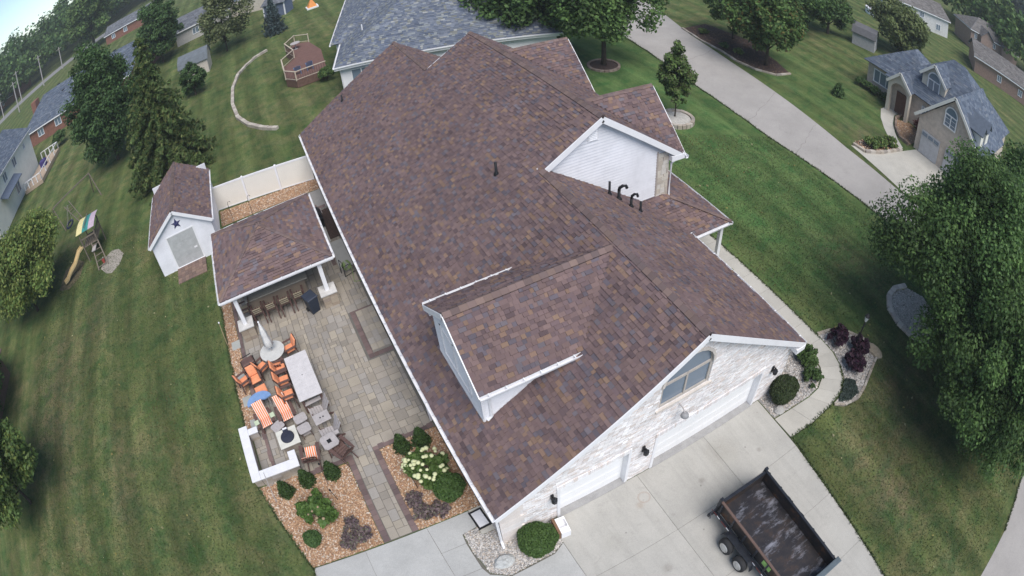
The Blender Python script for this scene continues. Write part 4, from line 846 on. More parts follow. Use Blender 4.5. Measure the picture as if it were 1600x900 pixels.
shrub('lawn_shrub', 'small lone conifer shrub on the lawn across the street', (41.2, 17.6, 0), 1.3, 0.75, 1600, 0.12, DRK, 49, None, 'cone')
def woods(name, label, pts, n, h0, h1, size, pal, seed, spread):
    g = np.random.default_rng(seed); cs = []; rs = []; pts = np.array(pts, float); seg = len(pts)-1
    for i in range(n):
        f = g.uniform(0, seg); k = min(int(f), seg-1); p = pts[k]+(pts[k+1]-pts[k])*(f-k); p = p+g.normal(size=2)*spread; h = g.uniform(h0, h1)
        for j in range(9):
            a = g.uniform(0, 6.28); q = g.uniform(0, 1); cs.append((p[0]+math.cos(a)*h*0.26*q, p[1]+math.sin(a)*h*0.26*q, h*(0.25+0.68*(1-q*0.75)*g.uniform(0.5, 1)))); rs.append(h*g.uniform(0.10, 0.17))
    V, C = leaf_quads(np.array(cs), rs, n*170, size, pal, 0.5, 1.4, seed+1, 0, 0.5, 0.28); o = quads(name, V, C, M_LEAF); return stuff(tag(o, label))
woods('woodland', 'dense wood along the horizon beyond the left road', [(-190, 120), (-140, 165), (-105, 190), (-80, 215), (-45, 235), (0, 260), (60, 280)], 520, 15, 27, 1.15, DRK+DRK+OAK, 51, 17)
woods('woodland', 'lower edge of the wood just behind the left road', [(-150, 118), (-125, 142), (-101, 160), (-84, 172), (-66, 188), (-40, 212), (0, 245)], 230, 8, 15, 0.8, DRK+OAK+MID, 54, 6)
woods('woodland', 'dense wood along the horizon behind the houses on the right', [(60, 150), (110, 95), (130, 62), (138, 40), (132, 22), (128, 2), (135, -30), (140, -70)], 210, 11, 19, 0.95, DRK+OAK+MID, 52, 9)
woods('woodland', 'far wooded hillside on the right horizon', [(150, 130), (205, 110), (235, 60), (235, 10), (230, -60)], 130, 20, 30, 1.6, [(0.05, 0.075, 0.05), (0.06, 0.085, 0.055)], 53, 20)

# mulch ring, stone planter, mulch island, stone arc
def ring(cx, cy, r, n, w, h, name, label, base, pal, rx=1.0):
    t = thing(name, label, 'planter', (cx, cy, 0)); MB().lathe([(r-w*0.6, -0.02), (r-w*0.6, h*0.7)], 24, sx=rx).build('fill', base, t)
    for i in range(n):
        a = 2*math.pi*i/n; M = Matrix.Translation((math.cos(a)*r*rx, math.sin(a)*r, h/2)) @ Matrix.Rotation(a, 4, 'Z'); m = MB(); m.mbox(M, w, 2*math.pi*r/n*0.95, h*random.uniform(0.9, 1.1), random.choice(pal)); m.build('edging_stone', M_STONE, t, tone=True)
    return t
ring(23.95, 29.85, 1.25, 22, 0.2, 0.16, 'mulch_ring', 'round stone edged mulch ring round the spreading tree', M_SOIL, [(0.24, 0.18, 0.15), (0.3, 0.24, 0.2)])
pl = ring(22.85, 19.6, 1.15, 24, 0.25, 0.30, 'stone_planter', 'raised round stone planter with white gravel round the young tree', plain('white_gravel', (0.50, 0.48, 0.44), 0.95, 0, 0.2, 8, 0.6), EDG+[(0.48, 0.42, 0.36)])
ib = [(37.2, 35.0), (36.5, 31.5), (36.4, 28.5), (36.0, 26.3), (36.4, 24.2), (37.6, 22.6), (39.6, 22.4), (40.6, 25), (42.2, 30), (41, 35.5)]
isl = bed('mulch_island', ib, M_SOIL, 1500, 0.05, 0.10, [(0.11, 0.07, 0.055), (0.08, 0.055, 0.05), (0.16, 0.11, 0.08)], 0.03, 'bark_chips'); edging(isl, ib[:7], 0.22, 0.14, 0.7, EDG)
for i, (x, y) in enumerate(((37.4, 29.2), (37.7, 27.6), (38.3, 33))): shrub('perennial', ['clump of low green perennials at the far end of the mulch island', 'yellowish clump of perennials in the middle of the mulch island', 'green perennial clump behind the smaller island tree'][i], (x, y, 0.03), 0.6, 0.55, 500, 0.13, YEL if i == 1 else MID, 60+i, 'mulch island perennials', 'loose')
arc = thing('stone_edge', 'long curved row of pale edging stones round the neighbour lawn', 'edging')
edging(arc, [(0.10, 59.8), (-1.34, 58.9), (-2.65, 57.1), (-3.78, 54.75), (-4.56, 50.6), (-4.76, 45.8), (-4.42, 41.9), (-3.51, 39.07), (-2.4, 37.2), (-1.30, 36.06)], 0.34, 0.26, 0.6, [(0.42, 0.38, 0.33), (0.36, 0.32, 0.28), (0.48, 0.44, 0.38)])

# bedding shrubs round the house
BOX = [(0.062, 0.118, 0.028), (0.078, 0.138, 0.034), (0.052, 0.098, 0.026)]
G1 = 'clipped evergreens along the patio beds'
for i, (x, y, h, r, lab) in enumerate([(-6.62, 5.30, 0.95, 0.36, 'clipped evergreen cone outside the seat wall corner'), (-5.62, 5.45, 0.95, 0.36, 'clipped evergreen cone below the open end of the seat wall'), (-4.52, 5.38, 0.95, 0.36, 'clipped evergreen cone beside the brown adirondack chair'),
        (-1.55, 5.28, 1.05, 0.36, 'left of two clipped evergreen cones at the top of the right bed'), (-0.78, 5.20, 1.05, 0.38, 'right of two clipped evergreen cones, nearest the house gutter')]):
    shrub('evergreen_cone', lab, (x, y, 0), h, r, 3200, 0.055, [(0.045, 0.085, 0.022), (0.058, 0.104, 0.028), (0.036, 0.068, 0.02)], 70+i, G1, 'cone')
shrub('round_shrub', 'small dark clipped ball shrub at the left bed edge', (-6.25, 2.85, 0), 0.55, 0.36, 3000, 0.05, DRK+BOX[:1], 76, shape='neat')
shrub('round_shrub', 'clipped green shrub below the white flowering hydrangea', (-0.72, 2.75, 0), 0.85, 0.58, 6000, 0.06, BOX, 77, shape='neat')
shrub('hydrangea', 'big leafy green hydrangea without flowers in the left bed', (-5.62, 3.85, 0), 0.95, 0.78, 2600, 0.15, [(0.085, 0.155, 0.032), (0.105, 0.175, 0.045), (0.065, 0.125, 0.03)], 78, None, 'loose', (8, 0.055, plain('pinkish_bud', (0.32, 0.24, 0.15), 0.8)))
shrub('hydrangea', 'hydrangea with round cream flower heads in the right bed', (-1.15, 3.80, 0), 1.05, 0.82, 2400, 0.13, [(0.075, 0.135, 0.03), (0.095, 0.15, 0.04)], 79, None, 'loose', (46, 0.085, plain('cream_petals', (0.60, 0.62, 0.36), 0.8)))
HEU = [(0.1377, 0.0964, 0.106), (0.1951, 0.1446, 0.1446), (0.2525, 0.1976, 0.1879), (0.1102, 0.0819, 0.0964), (0.1607, 0.1566, 0.1084)]
for i, (x, y, r, lab) in enumerate([(-4.62, 2.92, 0.34, 'purple leaved clump furthest up the left bed by the walk'), (-4.98, 2.28, 0.40, 'purple leaved clump left of its pair at the left bed end'), (-4.38, 2.36, 0.38, 'purple leaved clump next to the brown walk border in the left bed'),
        (-2.02, 2.98, 0.36, 'upper purple leaved clump by the walk in the right bed'), (-1.95, 2.40, 0.40, 'lower purple leaved clump by the walk in the right bed'), (-1.36, 2.20, 0.34, 'purple leaved clump on its own in the right bed')]):
    shrub('coral_bells', lab, (x, y, 0), 0.34, r, 1300, 0.075, HEU, 80+i, 'purple leaved clumps', 'loose')
shrub('boxwood', 'large clipped round boxwood in the grey gravel by the garage corner', (0.98, -0.62, 0), 0.95, 0.68, 9500, 0.05, BOX, 90, shape='neat')
shrub('boxwood', 'large dark clipped boxwood right of the double garage door', (12.35, -0.55, 0), 1.15, 0.70, 9000, 0.055, [(0.040, 0.062, 0.022), (0.055, 0.074, 0.028), (0.034, 0.052, 0.02)], 91, sy=0.85, shape='neat')
shrub('low_shrub', 'bright green low shrub inside the walk curve, farther one', (14.75, 0.25, 0), 0.6, 0.62, 1500, 0.12, [(0.06, 0.105, 0.03), (0.075, 0.125, 0.036)], 92, 'low shrubs inside the walk curve', 'loose')
shrub('low_shrub', 'green low shrub inside the walk curve, nearer the drive', (14.25, -0.72, 0), 0.5, 0.52, 1200, 0.11, [(0.05, 0.09, 0.028), (0.065, 0.11, 0.034)], 93, 'low shrubs inside the walk curve', 'loose')
PUR = [(0.035, 0.013, 0.028), (0.05, 0.018, 0.035), (0.026, 0.012, 0.024), (0.06, 0.03, 0.045)]
for i, (x, y, lab) in enumerate([(16.95, -0.05, 'dark purple shrub in the gravel nearest the walk'), (17.55, -1.15, 'dark purple shrub round the foot of the lamp post'), (16.6, -1.65, 'dark purple shrub nearest the blue green ground cover')]):
    shrub('purple_shrub', lab, (x, y, 0), 0.95, 0.55, 650, 0.17, PUR, 95+i, 'dark purple shrubs in the corner bed', 'loose')
gc_ = [(15.75, -1.85), (16.1, -2.2), (15.75, -2.8), (15.1, -2.75), (14.55, -2.45), (15.1, -2.2)]
P = [];
while len(P) < 1500:
    x, y = random.uniform(14.4, 16.2), random.uniform(-2.9, -1.8)
    if inpoly(gc_, x, y): P.append((x, y, 0.06))
V, C = leaf_quads(np.array(P), [0.06]*1500, 3500, 0.07, [(0.055, 0.078, 0.066), (0.045, 0.07, 0.05), (0.07, 0.09, 0.08)], seed=99)
stuff(tag(quads('ground_cover', V, C, M_LEAF), 'blue green creeping ground cover in the corner bed'))
shrub('potted_plant', 'small yellow green plant on the front walk by the porch', (15.2, 6.2, 0.03), 0.35, 0.25, 250, 0.09, YEL, 101, None, 'loose', cat='plant')
m = MB(); g0 = np.random.default_rng(5)
bo = thing('boulder', 'pale flat boulder lying in the gravel by the garage corner', 'rock', (-0.32, -0.72, 0))
m.lathe([(0.30, -0.05), (0.34, 0.08), (0.24, 0.17), (0.06, 0.20)], 11, sx=1.15, sy=0.8); m.v = [(x*g0.uniform(0.88, 1.1), y*g0.uniform(0.88, 1.1), z*g0.uniform(0.85, 1.15)) for x, y, z in m.v]; m.build('stone', plain('boulder_stone', (0.46, 0.47, 0.46), 0.9, 0, 0.2, 9, 0.5), bo)
bo2 = thing('boulder', 'tan flat boulder at the outer edge of the corner gravel bed', 'rock', (18.45, -1.75, 0)); m = MB(); m.lathe([(0.42, -0.05), (0.45, 0.12), (0.30, 0.2), (0.05, 0.21)], 9, sx=0.7, sy=1.25); m.v = [(x*g0.uniform(0.9, 1.1), y*g0.uniform(0.9, 1.1), z) for x, y, z in m.v]; m.build('stone', plain('tan_stone', (0.40, 0.33, 0.24), 0.9, 0, 0.15, 5, 0.4), bo2)
bo3 = thing('boulder', 'rounded grey boulder at the drive end of the right gravel bed', 'rock', (11.85, -1.0, 0)); m = MB(); m.lathe([(0.20, -0.03), (0.24, 0.08), (0.15, 0.19), (0.03, 0.21)], 9, sx=1.1); m.build('stone', plain('grey_stone', (0.40, 0.39, 0.37), 0.9, 0, 0.15, 5, 0.4), bo3)
# grass blades standing on the near lawns
def grass(polys, n, seed):
    g = np.random.default_rng(seed); P = []
    for poly, share in polys:
        k = int(n*share); xs = [p[0] for p in poly]; ys = [p[1] for p in poly]; c = 0
        while c < k:
            x = g.uniform(min(xs), max(xs)); y = g.uniform(min(ys), max(ys))
            if inpoly(poly, x, y): P.append((x, y)); c += 1
    P = np.array(P); k = len(P); a = g.uniform(0, 6.28, k); h = g.uniform(0.03, 0.075, k); w = g.uniform(0.012, 0.03, k); lean = g.normal(size=(k, 2))*0.03
    B = np.concatenate([P, np.zeros((k, 1))], 1); D = np.stack([np.cos(a)*w, np.sin(a)*w, np.zeros(k)], 1); T = B+np.concatenate([lean, h[:, None]], 1)
    V = np.stack([B-D, B+D, T+D*0.35, T-D*0.35], 1); dry = (np.sin(P[:, 0]*0.9)+np.sin(P[:, 1]*0.43+P[:, 0]*0.3)+g.normal(size=k)*0.9) > 1.6
    C = np.where(dry[:, None], np.array([0.15, 0.13, 0.06]), np.array([0.082, 0.116, 0.046]))*g.uniform(0.6, 1.35, (k, 1))
    return stuff(tag(quads('grass', V, C, M_LEAF), 'short mown grass blades on the near lawns'))
grass([([(-24, 2), (-7.1, 2), (-7.85, 5.5), (-7.9, 22), (-12, 30), (-24, 34)], 0.55), ([(16.5, 1.2), (18.5, 0.2), (18.7, -2.2), (15.5, -3.1), (14.2, -2.5), (11.6, -2.5), (10.9, -11), (15, -15), (22, -14), (27, -8), (27.5, 15), (22, 18), (17, 18)], 0.45)], 90000, 4)

# grass leaning over the edges of beds and paving, and a few fallen leaves
def fringe(lines, per_m, seed):
    g = np.random.default_rng(seed); P = []
    for pts in lines:
        for a, b in zip(pts, pts[1:]):
            a, b = np.array(a), np.array(b); L = np.linalg.norm(b-a); k = int(L*per_m); t = g.uniform(0, 1, k)[:, None]; nrm = np.array([-(b-a)[1], (b-a)[0]])/max(L, 1e-6)
            P.append(a+(b-a)*t+nrm*(g.normal(size=(k, 1))*0.028+0.02*np.sin(t*L*3.1)))
    P = np.concatenate(P); k = len(P); a = g.uniform(0, 6.28, k); h = g.uniform(0.05, 0.12, k); w = g.uniform(0.015, 0.035, k); lean = g.normal(size=(k, 2))*0.05
    B = np.concatenate([P, np.full((k, 1), 0.0)], 1); D = np.stack([np.cos(a)*w, np.sin(a)*w, np.zeros(k)], 1); T = B+np.concatenate([lean, h[:, None]], 1)
    C = np.array([0.095, 0.130, 0.052])*g.uniform(0.55, 1.4, (k, 1)); return stuff(tag(quads('edge_grass', np.stack([B-D, B+D, T+D*0.35, T-D*0.35], 1), C, M_LEAF), 'longer grass leaning over the edges of beds and paving'))
fringe([[(-6.74, 1.78), (-7.66, 5.4), (-7.78, 5.95), (-7.9, 8.8)], [(-7.64, 8.85), (-7.62, 20.6)], [(11.44, -2.42), (10.74, -10.9), (10.72, -15.8)], outer[:6], outer[7:], OB[:11], near[1:12], [(-6.72, 1.76), (-7.3, -0.6), (-7.34, -4.5)]], 110, 8)
g = np.random.default_rng(77); P = np.concatenate([np.stack([g.uniform(-24, -8, 260), g.uniform(2, 34, 260), np.full(260, 0.03)], 1), np.stack([g.uniform(12, 27, 260), g.uniform(-14, 16, 260), np.full(260, 0.03)], 1)]); P = P[(P[:, 0] < 0) | (P[:, 0] > 17) | (P[:, 1] < -3.2)]
V, C = leaf_quads(P, [0.03]*len(P), len(P), 0.10, [(0.30, 0.27, 0.09), (0.24, 0.20, 0.08), (0.34, 0.32, 0.18), (0.16, 0.20, 0.07)], 1.5, seed=78)
stuff(tag(quads('fallen_leaves', V, C, M_LEAF), 'scattered yellowish fallen leaves on the lawns'))

# ------------------------------------------------------------------ garden buildings
def roof_part(parent, planes, pal, deckmat, mat, name='roof', fine=True, e=0.145, w0=0.15, w1=0.40, n_single=0):
    m = MB(); T = []
    for O, U, V, poly in planes: deck(O, U, V, poly, m, 0.08); T += tabs_on(O, U, V, poly, pal, e, w0, w1)
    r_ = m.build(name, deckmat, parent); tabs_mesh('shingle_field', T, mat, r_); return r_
def hip_planes(x0, x1, y0, y1, z, s):
    """four planes of a hip roof in local space (ridge along the longer side)"""
    k = math.hypot(1, s); w, d = x1-x0, y1-y0; h = min(w, d)/2
    if w >= d:
        A = [(0, 0), (w, 0), (w-h, h*k), (h, h*k)]; B = [(0, 0), (d, 0), (h, h*k)]
        return [((x0, y0, z), (1, 0, 0), (0, 1, s), A), ((x1, y1, z), (-1, 0, 0), (0, -1, s), A), ((x1, y0, z), (0, 1, 0), (-1, 0, s), B), ((x0, y1, z), (0, -1, 0), (1, 0, s), B)]
    A = [(0, 0), (d, 0), (d-h, h*k), (h, h*k)]; B = [(0, 0), (w, 0), (h, h*k)]
    return [((x1, y0, z), (0, 1, 0), (-1, 0, s), A), ((x0, y1, z), (0, -1, 0), (1, 0, s), A), ((x0, y0, z), (1, 0, 0), (0, 1, s), B), ((x1, y1, z), (-1, 0, 0), (0, -1, s), B)]
def gable_planes(x0, x1, y0, y1, z, s, axis='y'):
    k = math.hypot(1, s)
    if axis == 'y':
        h = (x1-x0)/2; P = [(0, 0), (y1-y0, 0), (y1-y0, h*k), (0, h*k)]
        return [((x0, y0, z), (0, 1, 0), (1, 0, s), P), ((x1, y0, z), (0, 1, 0), (-1, 0, s), P)]
    h = (y1-y0)/2; P = [(0, 0), (x1-x0, 0), (x1-x0, h*k), (0, h*k)]
    return [((x0, y0, z), (1, 0, 0), (0, 1, s), P), ((x0, y1, z), (1, 0, 0), (0, -1, s), P)]
BROWN2 = [(tuple(x*1.05 for x in c), w) for c, w in BROWN]

pav = thing('pavilion', 'square open pavilion with brown hip roof on the patio', 'pavilion', (-4.0, 17.35, 0))
pr = roof_part(pav, hip_planes(-2.95, 2.95, -3.0, 3.0, 2.70, 0.44), BROWN2, M_DECK, M_SHINGLE)
m = MB(); az = 2.70+0.44*2.95
for sx in (-1, 1):
    for sy in (-1, 1): caps(m, (sx*2.95, sy*3.0, 2.70), (0, sy*0.05, az), (-sx*0.2, sy*0.0-sy*0.0001, -0.0), (0, -sy*0.2, 0), CAPC, 0.13, 0.28, 0.03)
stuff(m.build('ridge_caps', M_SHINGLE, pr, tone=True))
for (p, q, o_, n_) in (((-2.95, -3.0, 2.68), (2.95, -3.0, 2.68), (0, -1, 0), 8), ((-2.95, 3.0, 2.68), (2.95, 3.0, 2.68), (0, 1, 0), 0), ((-2.95, -3.0, 2.68), (-2.95, 3.0, 2.68), (-1, 0, 0), 10), ((2.95, -3.0, 2.68), (2.95, 3.0, 2.68), (1, 0, 0), 10)): gutter(pav, p, q, o_, n_, 0.11, 0.11)
for s in (-1, 1):
    MB().box(-2.75, 2.75, s*2.62-0.09, s*2.62+0.09, 2.38, 2.62).build('beam', M_WHITE, pav); MB().box(s*2.32-0.09, s*2.32+0.09, -2.5, 2.5, 2.381, 2.621).build('beam', M_WHITE, pav)
    for t_ in (-1, 1):
        x, y = s*2.22, t_*2.80
        MB().cbox(x-0.10, x+0.10, y-0.10, y+0.10, 0.86, 2.40, 0.005).build('post', M_WHITE, pav)
        pb_ = MB().cbox(x-0.42, x+0.42, y-0.38, y+0.38, 0.78, 0.86, 0.015).build('plinth_cap', plain('plinth_cap_stone', (0.60, 0.59, 0.57), 0.85), pav)
        for k in range(4):
            for a in range(2):
                u0 = x-0.37+a*0.37; MB().box(u0+0.004, u0+0.366, y-0.33, y+0.33, 0.02+k*0.19, 0.02+k*0.19+0.184, random.choice([(0.33, 0.27, 0.21), (0.38, 0.32, 0.25), (0.29, 0.24, 0.2)])).build('stone_block', M_STONE, pav, tone=True)
bar = thing('bar_counter', 'long outdoor bar counter with grey stone top under the pavilion', 'counter', (-4.25, 16.0, 0))
MB().cbox(-1.72, 1.72, -0.34, 0.34, 1.03, 1.09, 0.015).build('counter_top', plain('bar_stone_top', (0.40, 0.37, 0.31), 0.6, 0, 0.15, 8), bar)
m = MB().box(-1.55, 1.55, -0.10, 0.26, 0.02, 1.03, (0.30, 0.25, 0.2)).build('base', M_STONE, bar, tone=True)
shed = thing('garden_shed', 'white garden shed with brown gable roof and dark blue star', 'shed', (-9.2, 22.75, 0))
SW, SD, SE, SS = 2.17, 6.3, 2.42, 0.70; rz_ = SE+SS*(SW+0.15)
sr_ = roof_part(shed, gable_planes(-SW-0.15, SW+0.15, -0.22, SD+0.15, SE, SS), BROWN2, M_DECK, M_SHINGLE)
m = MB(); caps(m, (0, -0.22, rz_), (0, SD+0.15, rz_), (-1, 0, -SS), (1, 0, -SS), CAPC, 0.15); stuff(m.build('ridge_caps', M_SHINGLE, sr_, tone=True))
gp = [(-SW, 0), (SW, 0), (SW, SE-0.02), (0, SE+SS*SW-0.05), (-SW, SE-0.02)]; dh = [(-1.0, 0.12), (0.92, 0.12), (0.92, 2.34), (-1.0, 2.34)]
wall_panel('wall', (0, 0.01, 0), (1, 0, 0), gp, [], 0.12, M_SIDING, shed, (0, -1, 0)); lap_siding('siding', (0, 0, 0), (1, 0, 0), gp, M_SIDING, shed, 0.12, (0, -1, 0))
for s in (-1, 1):
    lap_siding('siding', (s*SW, 0, 0), (0, 1, 0), [(0, 0), (SD, 0), (SD, SE+0.05), (0, SE+0.05)], M_SIDING, shed, 0.12, (s, 0, 0))
    m = MB(); Z = Vector((0, 0, 1)); m.beam((s*(SW+0.15), -0.24, SE-0.12), (0, -0.24, rz_-0.12), 0.04, 0.20, up=Z); m.build('rake_board', M_WHITE, shed); gutter(shed, (s*(SW+0.15), -0.22, SE-0.02), (s*(SW+0.15), SD, SE-0.02), (s, 0, 0), 0, 0.1, 0.1)
MB().box(-SW, SW, SD-0.1, SD, 0, SE+0.6).build('back_wall', M_SIDING, shed)
d = MB()
for k in range(4): d.box(-0.98, 0.90, -0.045, -0.016, 0.14+k*0.55, 0.14+k*0.55+0.543)
d = d.build('door', plain('shed_door_grey', (0.46, 0.47, 0.47), 0.6), shed); MB().box(0.55, 0.75, -0.075, -0.045, 0.95, 1.05).build('handle', M_WHITE, d)
m = MB(); m.box(-1.08, -0.98, -0.05, -0.012, 0.06, 2.44); m.box(0.90, 1.0, -0.05, -0.012, 0.06, 2.44); m.box(-0.98, 0.90, -0.05, -0.013, 2.35, 2.44); m.box(-1.05, 0.98, -0.09, -0.012, 0.02, 0.12); m.build('door_frame', M_WHITE, shed)
star = MB(); pts = [(0.40*math.cos(math.pi/2+i*math.pi/5)*(1 if i % 2 == 0 else 0.40), 3.02+0.40*math.sin(math.pi/2+i*math.pi/5)*(1 if i % 2 == 0 else 0.40)) for i in range(10)]
for a, b in zip(pts, pts[1:]+pts[:1]): star.poly([(a[0], -0.03, a[1]), (b[0], -0.03, b[1]), (0, -0.12, 3.02)])
star.build('star', plain('navy_star', (0.03, 0.035, 0.12), 0.5), shed)
ramp_ = thing('shed_ramp', 'brown paver apron in front of the shed door', 'ramp', (-9.25, 21.95, 0))
for i in range(8):
    for j in range(6): MB().cbox(-1.05+i*0.262, -1.05+i*0.262+0.256, -0.72+j*0.24, -0.72+j*0.24+0.234, 0, 0.05+0.012*j, 0.006, tone(random.choice([(0.19, 0.13, 0.11), (0.22, 0.155, 0.125), (0.16, 0.115, 0.1)]))).build('paver', M_PAVER, ramp_, tone=True)
bins = MB()
for i, (x, y) in enumerate(((-11.85, 26.4), (-11.9, 25.3))):
    t = thing('storage_drum', ['pale grey upright drum beside the shed, farther back', 'pale grey upright drum beside the shed, nearer the door'][i], 'drum', (x, y, 0), 0, 'drums beside the shed'); MB().lathe([(0.24, 0), (0.26, 0.04), (0.26, 1.15), (0.20, 1.25), (0.05, 1.28)], 14).build('body', M_WOODG, t, smooth=True); MB().lathe([(0.07, 1.26), (0.07, 1.38), (0.02, 1.38)], 8).build('valve', M_BLACK, t)
fence = thing('vinyl_fence', 'white vinyl privacy fence between the shed and the house', 'fence', (-7.0, 27.35, 0), math.atan2(-1.15, 7.0))
for i in range(3):
    x = i*2.36; MB().cbox(x-0.065, x+0.065, -0.065, 0.065, 0, 1.92, 0.03).build('post', M_WHITE, fence)
    for k in range(15): MB().box(x+0.075+k*0.1485, x+0.075+k*0.1485+0.145, -0.02, 0.02, 0.10, 1.72).build('board', plain('vinyl_board', (0.80, 0.775, 0.71), 0.5, 0, 0.03, 1.0, 0.02) if i == 0 and k == 0 else bpy.data.materials['vinyl_board'], fence)
    MB().box(x+0.07, x+2.29, -0.035, 0.035, 1.72, 1.84).build('rail', M_WHITE, fence); MB().box(x+0.07, x+2.29, -0.035, 0.035, 0.04, 0.12).build('rail', M_WHITE, fence)
for i, (x, y) in enumerate(((-5.9, 24.6), (-4.55, 24.3))):
    t = thing('shepherd_hook', ['thin dark garden pole nearest the shed corner', 'thin dark garden pole in front of the fence middle'][i], 'pole', (x, y, 0), 0, 'garden poles by the fence'); MB().tube([(0, 0, 0), (0, 0, 1.7), (0.05, 0, 1.82), (0.16, 0, 1.84), (0.2, 0, 1.75)], 0.016, 6).build('rod', M_BLACK, t)

# seat wall round the fire table
sw = thing('seat_wall', 'low stone seat wall with white cap round the fire table', 'wall', (0, 0, 0))
BLK = [(0.33, 0.29, 0.24), (0.38, 0.34, 0.29), (0.30, 0.27, 0.23), (0.36, 0.33, 0.30)]
def blocks(x0, x1, y0, y1, h, along):
    n_ = max(1, round(((x1-x0) if along == 'x' else (y1-y0))/0.42))
    for r_ in range(3):
        for i in range(n_):
            a, b = i/n_, (i+1)/n_; z0 = 0.02+r_*(h-0.02)/3
            if along == 'x': q = (x0+(x1-x0)*a+0.004, x0+(x1-x0)*b-0.004, y0, y1)
            else: q = (x0, x1, y0+(y1-y0)*a+0.004, y0+(y1-y0)*b-0.004)
            MB().box(*q, z0, z0+(h-0.02)/3-0.006, tone(random.choice(BLK))).build('stone_block', M_STONE, sw, tone=True)
blocks(-7.80, -7.46, 6.02, 8.76, 0.50, 'y'); blocks(-7.44, -5.68, 6.02, 6.34, 0.50, 'x'); blocks(-5.92, -5.66, 6.36, 6.74, 0.50, 'y'); blocks(-7.44, -7.0, 8.34, 8.56, 0.50, 'x')
M_CAP = plain('white_cap_stone', (0.74, 0.74, 0.76), 0.8, 0, 0.06, 4)
for q in ((-7.86, -7.43, 5.96, 8.82), (-7.425, -5.62, 5.96, 6.38), (-5.96, -5.62, 6.385, 6.78), (-7.425, -6.96, 8.30, 8.60)): MB().cbox(*q, 0.502, 0.565, 0.012).build('cap_stone', M_CAP, sw)
ft = thing('fire_table', 'square white topped fire table with dark covered bowl', 'table', (-5.72, 7.45, 0), R(2))
m = MB(); m.cbox(-0.47, 0.47, -0.46, 0.46, 0.53, 0.58, 0.012); m.build('table_top', plain('cream_table_top', (0.66, 0.65, 0.58), 0.7), ft)
m = MB(); m.box(-0.38, 0.38, -0.37, 0.37, 0.02, 0.53, (0.3, 0.26, 0.22)); m.build('base', M_STONE, ft, tone=True)
m = MB(); m.lathe([(0.31, 0.582), (0.31, 0.61), (0.27, 0.67), (0.10, 0.70)], 20); m.box(-0.12, 0.12, 0.22, 0.42, 0.582, 0.64); m.build('bowl_cover', plain('navy_cover', (0.03, 0.035, 0.055), 0.6), ft); MB().box(-0.10, 0.10, 0.36, 0.44, 0.60, 0.66).build('latch', M_WHITE, ft)

# ------------------------------------------------------------------ furniture
def chair(name, label, x, y, rz, kind='dining', group=None, z=0.025, frame=None, cush=M_ORANGE):
    """slatted garden chair facing local -y"""
    t = thing(name, label, 'chair', (x, y, z), rz, group); frame = frame or M_WOODB; sh = {'dining': 0.44, 'bar': 0.70}[kind]; bt = sh+0.58; w = 0.27
    for sx in (-1, 1):
        MB().beam((sx*w, -0.25, 0), (sx*w, -0.24, sh+0.22), 0.05, 0.06).build('leg', frame, t); MB().beam((sx*w, 0.30, 0), (sx*w, 0.24, sh+0.15), 0.05, 0.06).build('leg', frame, t)
        MB().box(sx*(w+0.02)-0.05, sx*(w+0.02)+0.05, -0.32, 0.26, sh+0.22, sh+0.25).build('arm', frame, t)
    m = MB()
    for k in range(6): m.box(-w, w, -0.26+k*0.085, -0.26+k*0.085+0.07, sh-0.03, sh)
    m.box(-w, w, -0.24, -0.21, sh-0.3 if kind == 'bar' else sh-0.1, sh-0.25 if kind == 'bar' else sh-0.05); m.build('seat', frame, t)
    m = MB()
    for k in range(5): u = -0.22+k*0.11; m.beam((u*0.92, 0.22, sh+0.02), (u*1.08, 0.40, bt-abs(k-2)*0.03), 0.085, 0.025, up=(0, 1, 0.3))
    m.beam((-0.25, 0.29, sh+0.3), (0.25, 0.29, sh+0.3), 0.03, 0.06); m.build('backrest', frame, t)
    if cush:
        def pad(a, b, wd, th):   # soft cushion between two points along its length
            a, b = Vector(a), Vector(b); d = (b-a).normalized(); n = Vector((1, 0, 0)).cross(d); n = n if n.z > 0 or n.y < 0 else -n; q = MB(); rows = []
            for f, g_ in ((0, 0.3), (0.08, 0.85), (0.5, 1.0), (0.92, 0.85), (1, 0.3)):
                p = a.lerp(b, f); rows.append([p+Vector((u*wd, 0, 0))+n*th*g_*h_ for u, h_ in ((-1, 0.25), (-0.85, 0.9), (0, 1), (0.85, 0.9), (1, 0.25))])
            for r0, r1 in zip(rows, rows[1:]):
                for i in range(4): q.poly([r0[i], r0[i+1], r1[i+1], r1[i]])
            base = [p-n*0.01 for p in (rows[0][0], rows[0][-1], rows[-1][-1], rows[-1][0])]; q.poly(base[::-1])
            for e_ in ([rows[0][i] for i in range(5)]+[base[1], base[0]], [rows[-1][i] for i in range(4, -1, -1)]+[base[3], base[2]], [r_[0] for r_ in rows][::-1]+[base[0], base[3]], [r_[-1] for r_ in rows]+[base[2], base[1]]): q.poly(e_)
            return q
        pad((0, -0.26, sh+0.01), (0, 0.20, sh+0.01), 0.24, 0.075).build('seat_cushion', cush, t, smooth=True); pad((0, 0.20, sh+0.06), (0, 0.365, bt-0.04), 0.235, 0.07).build('back_cushion', cush, t, smooth=True)
    return t
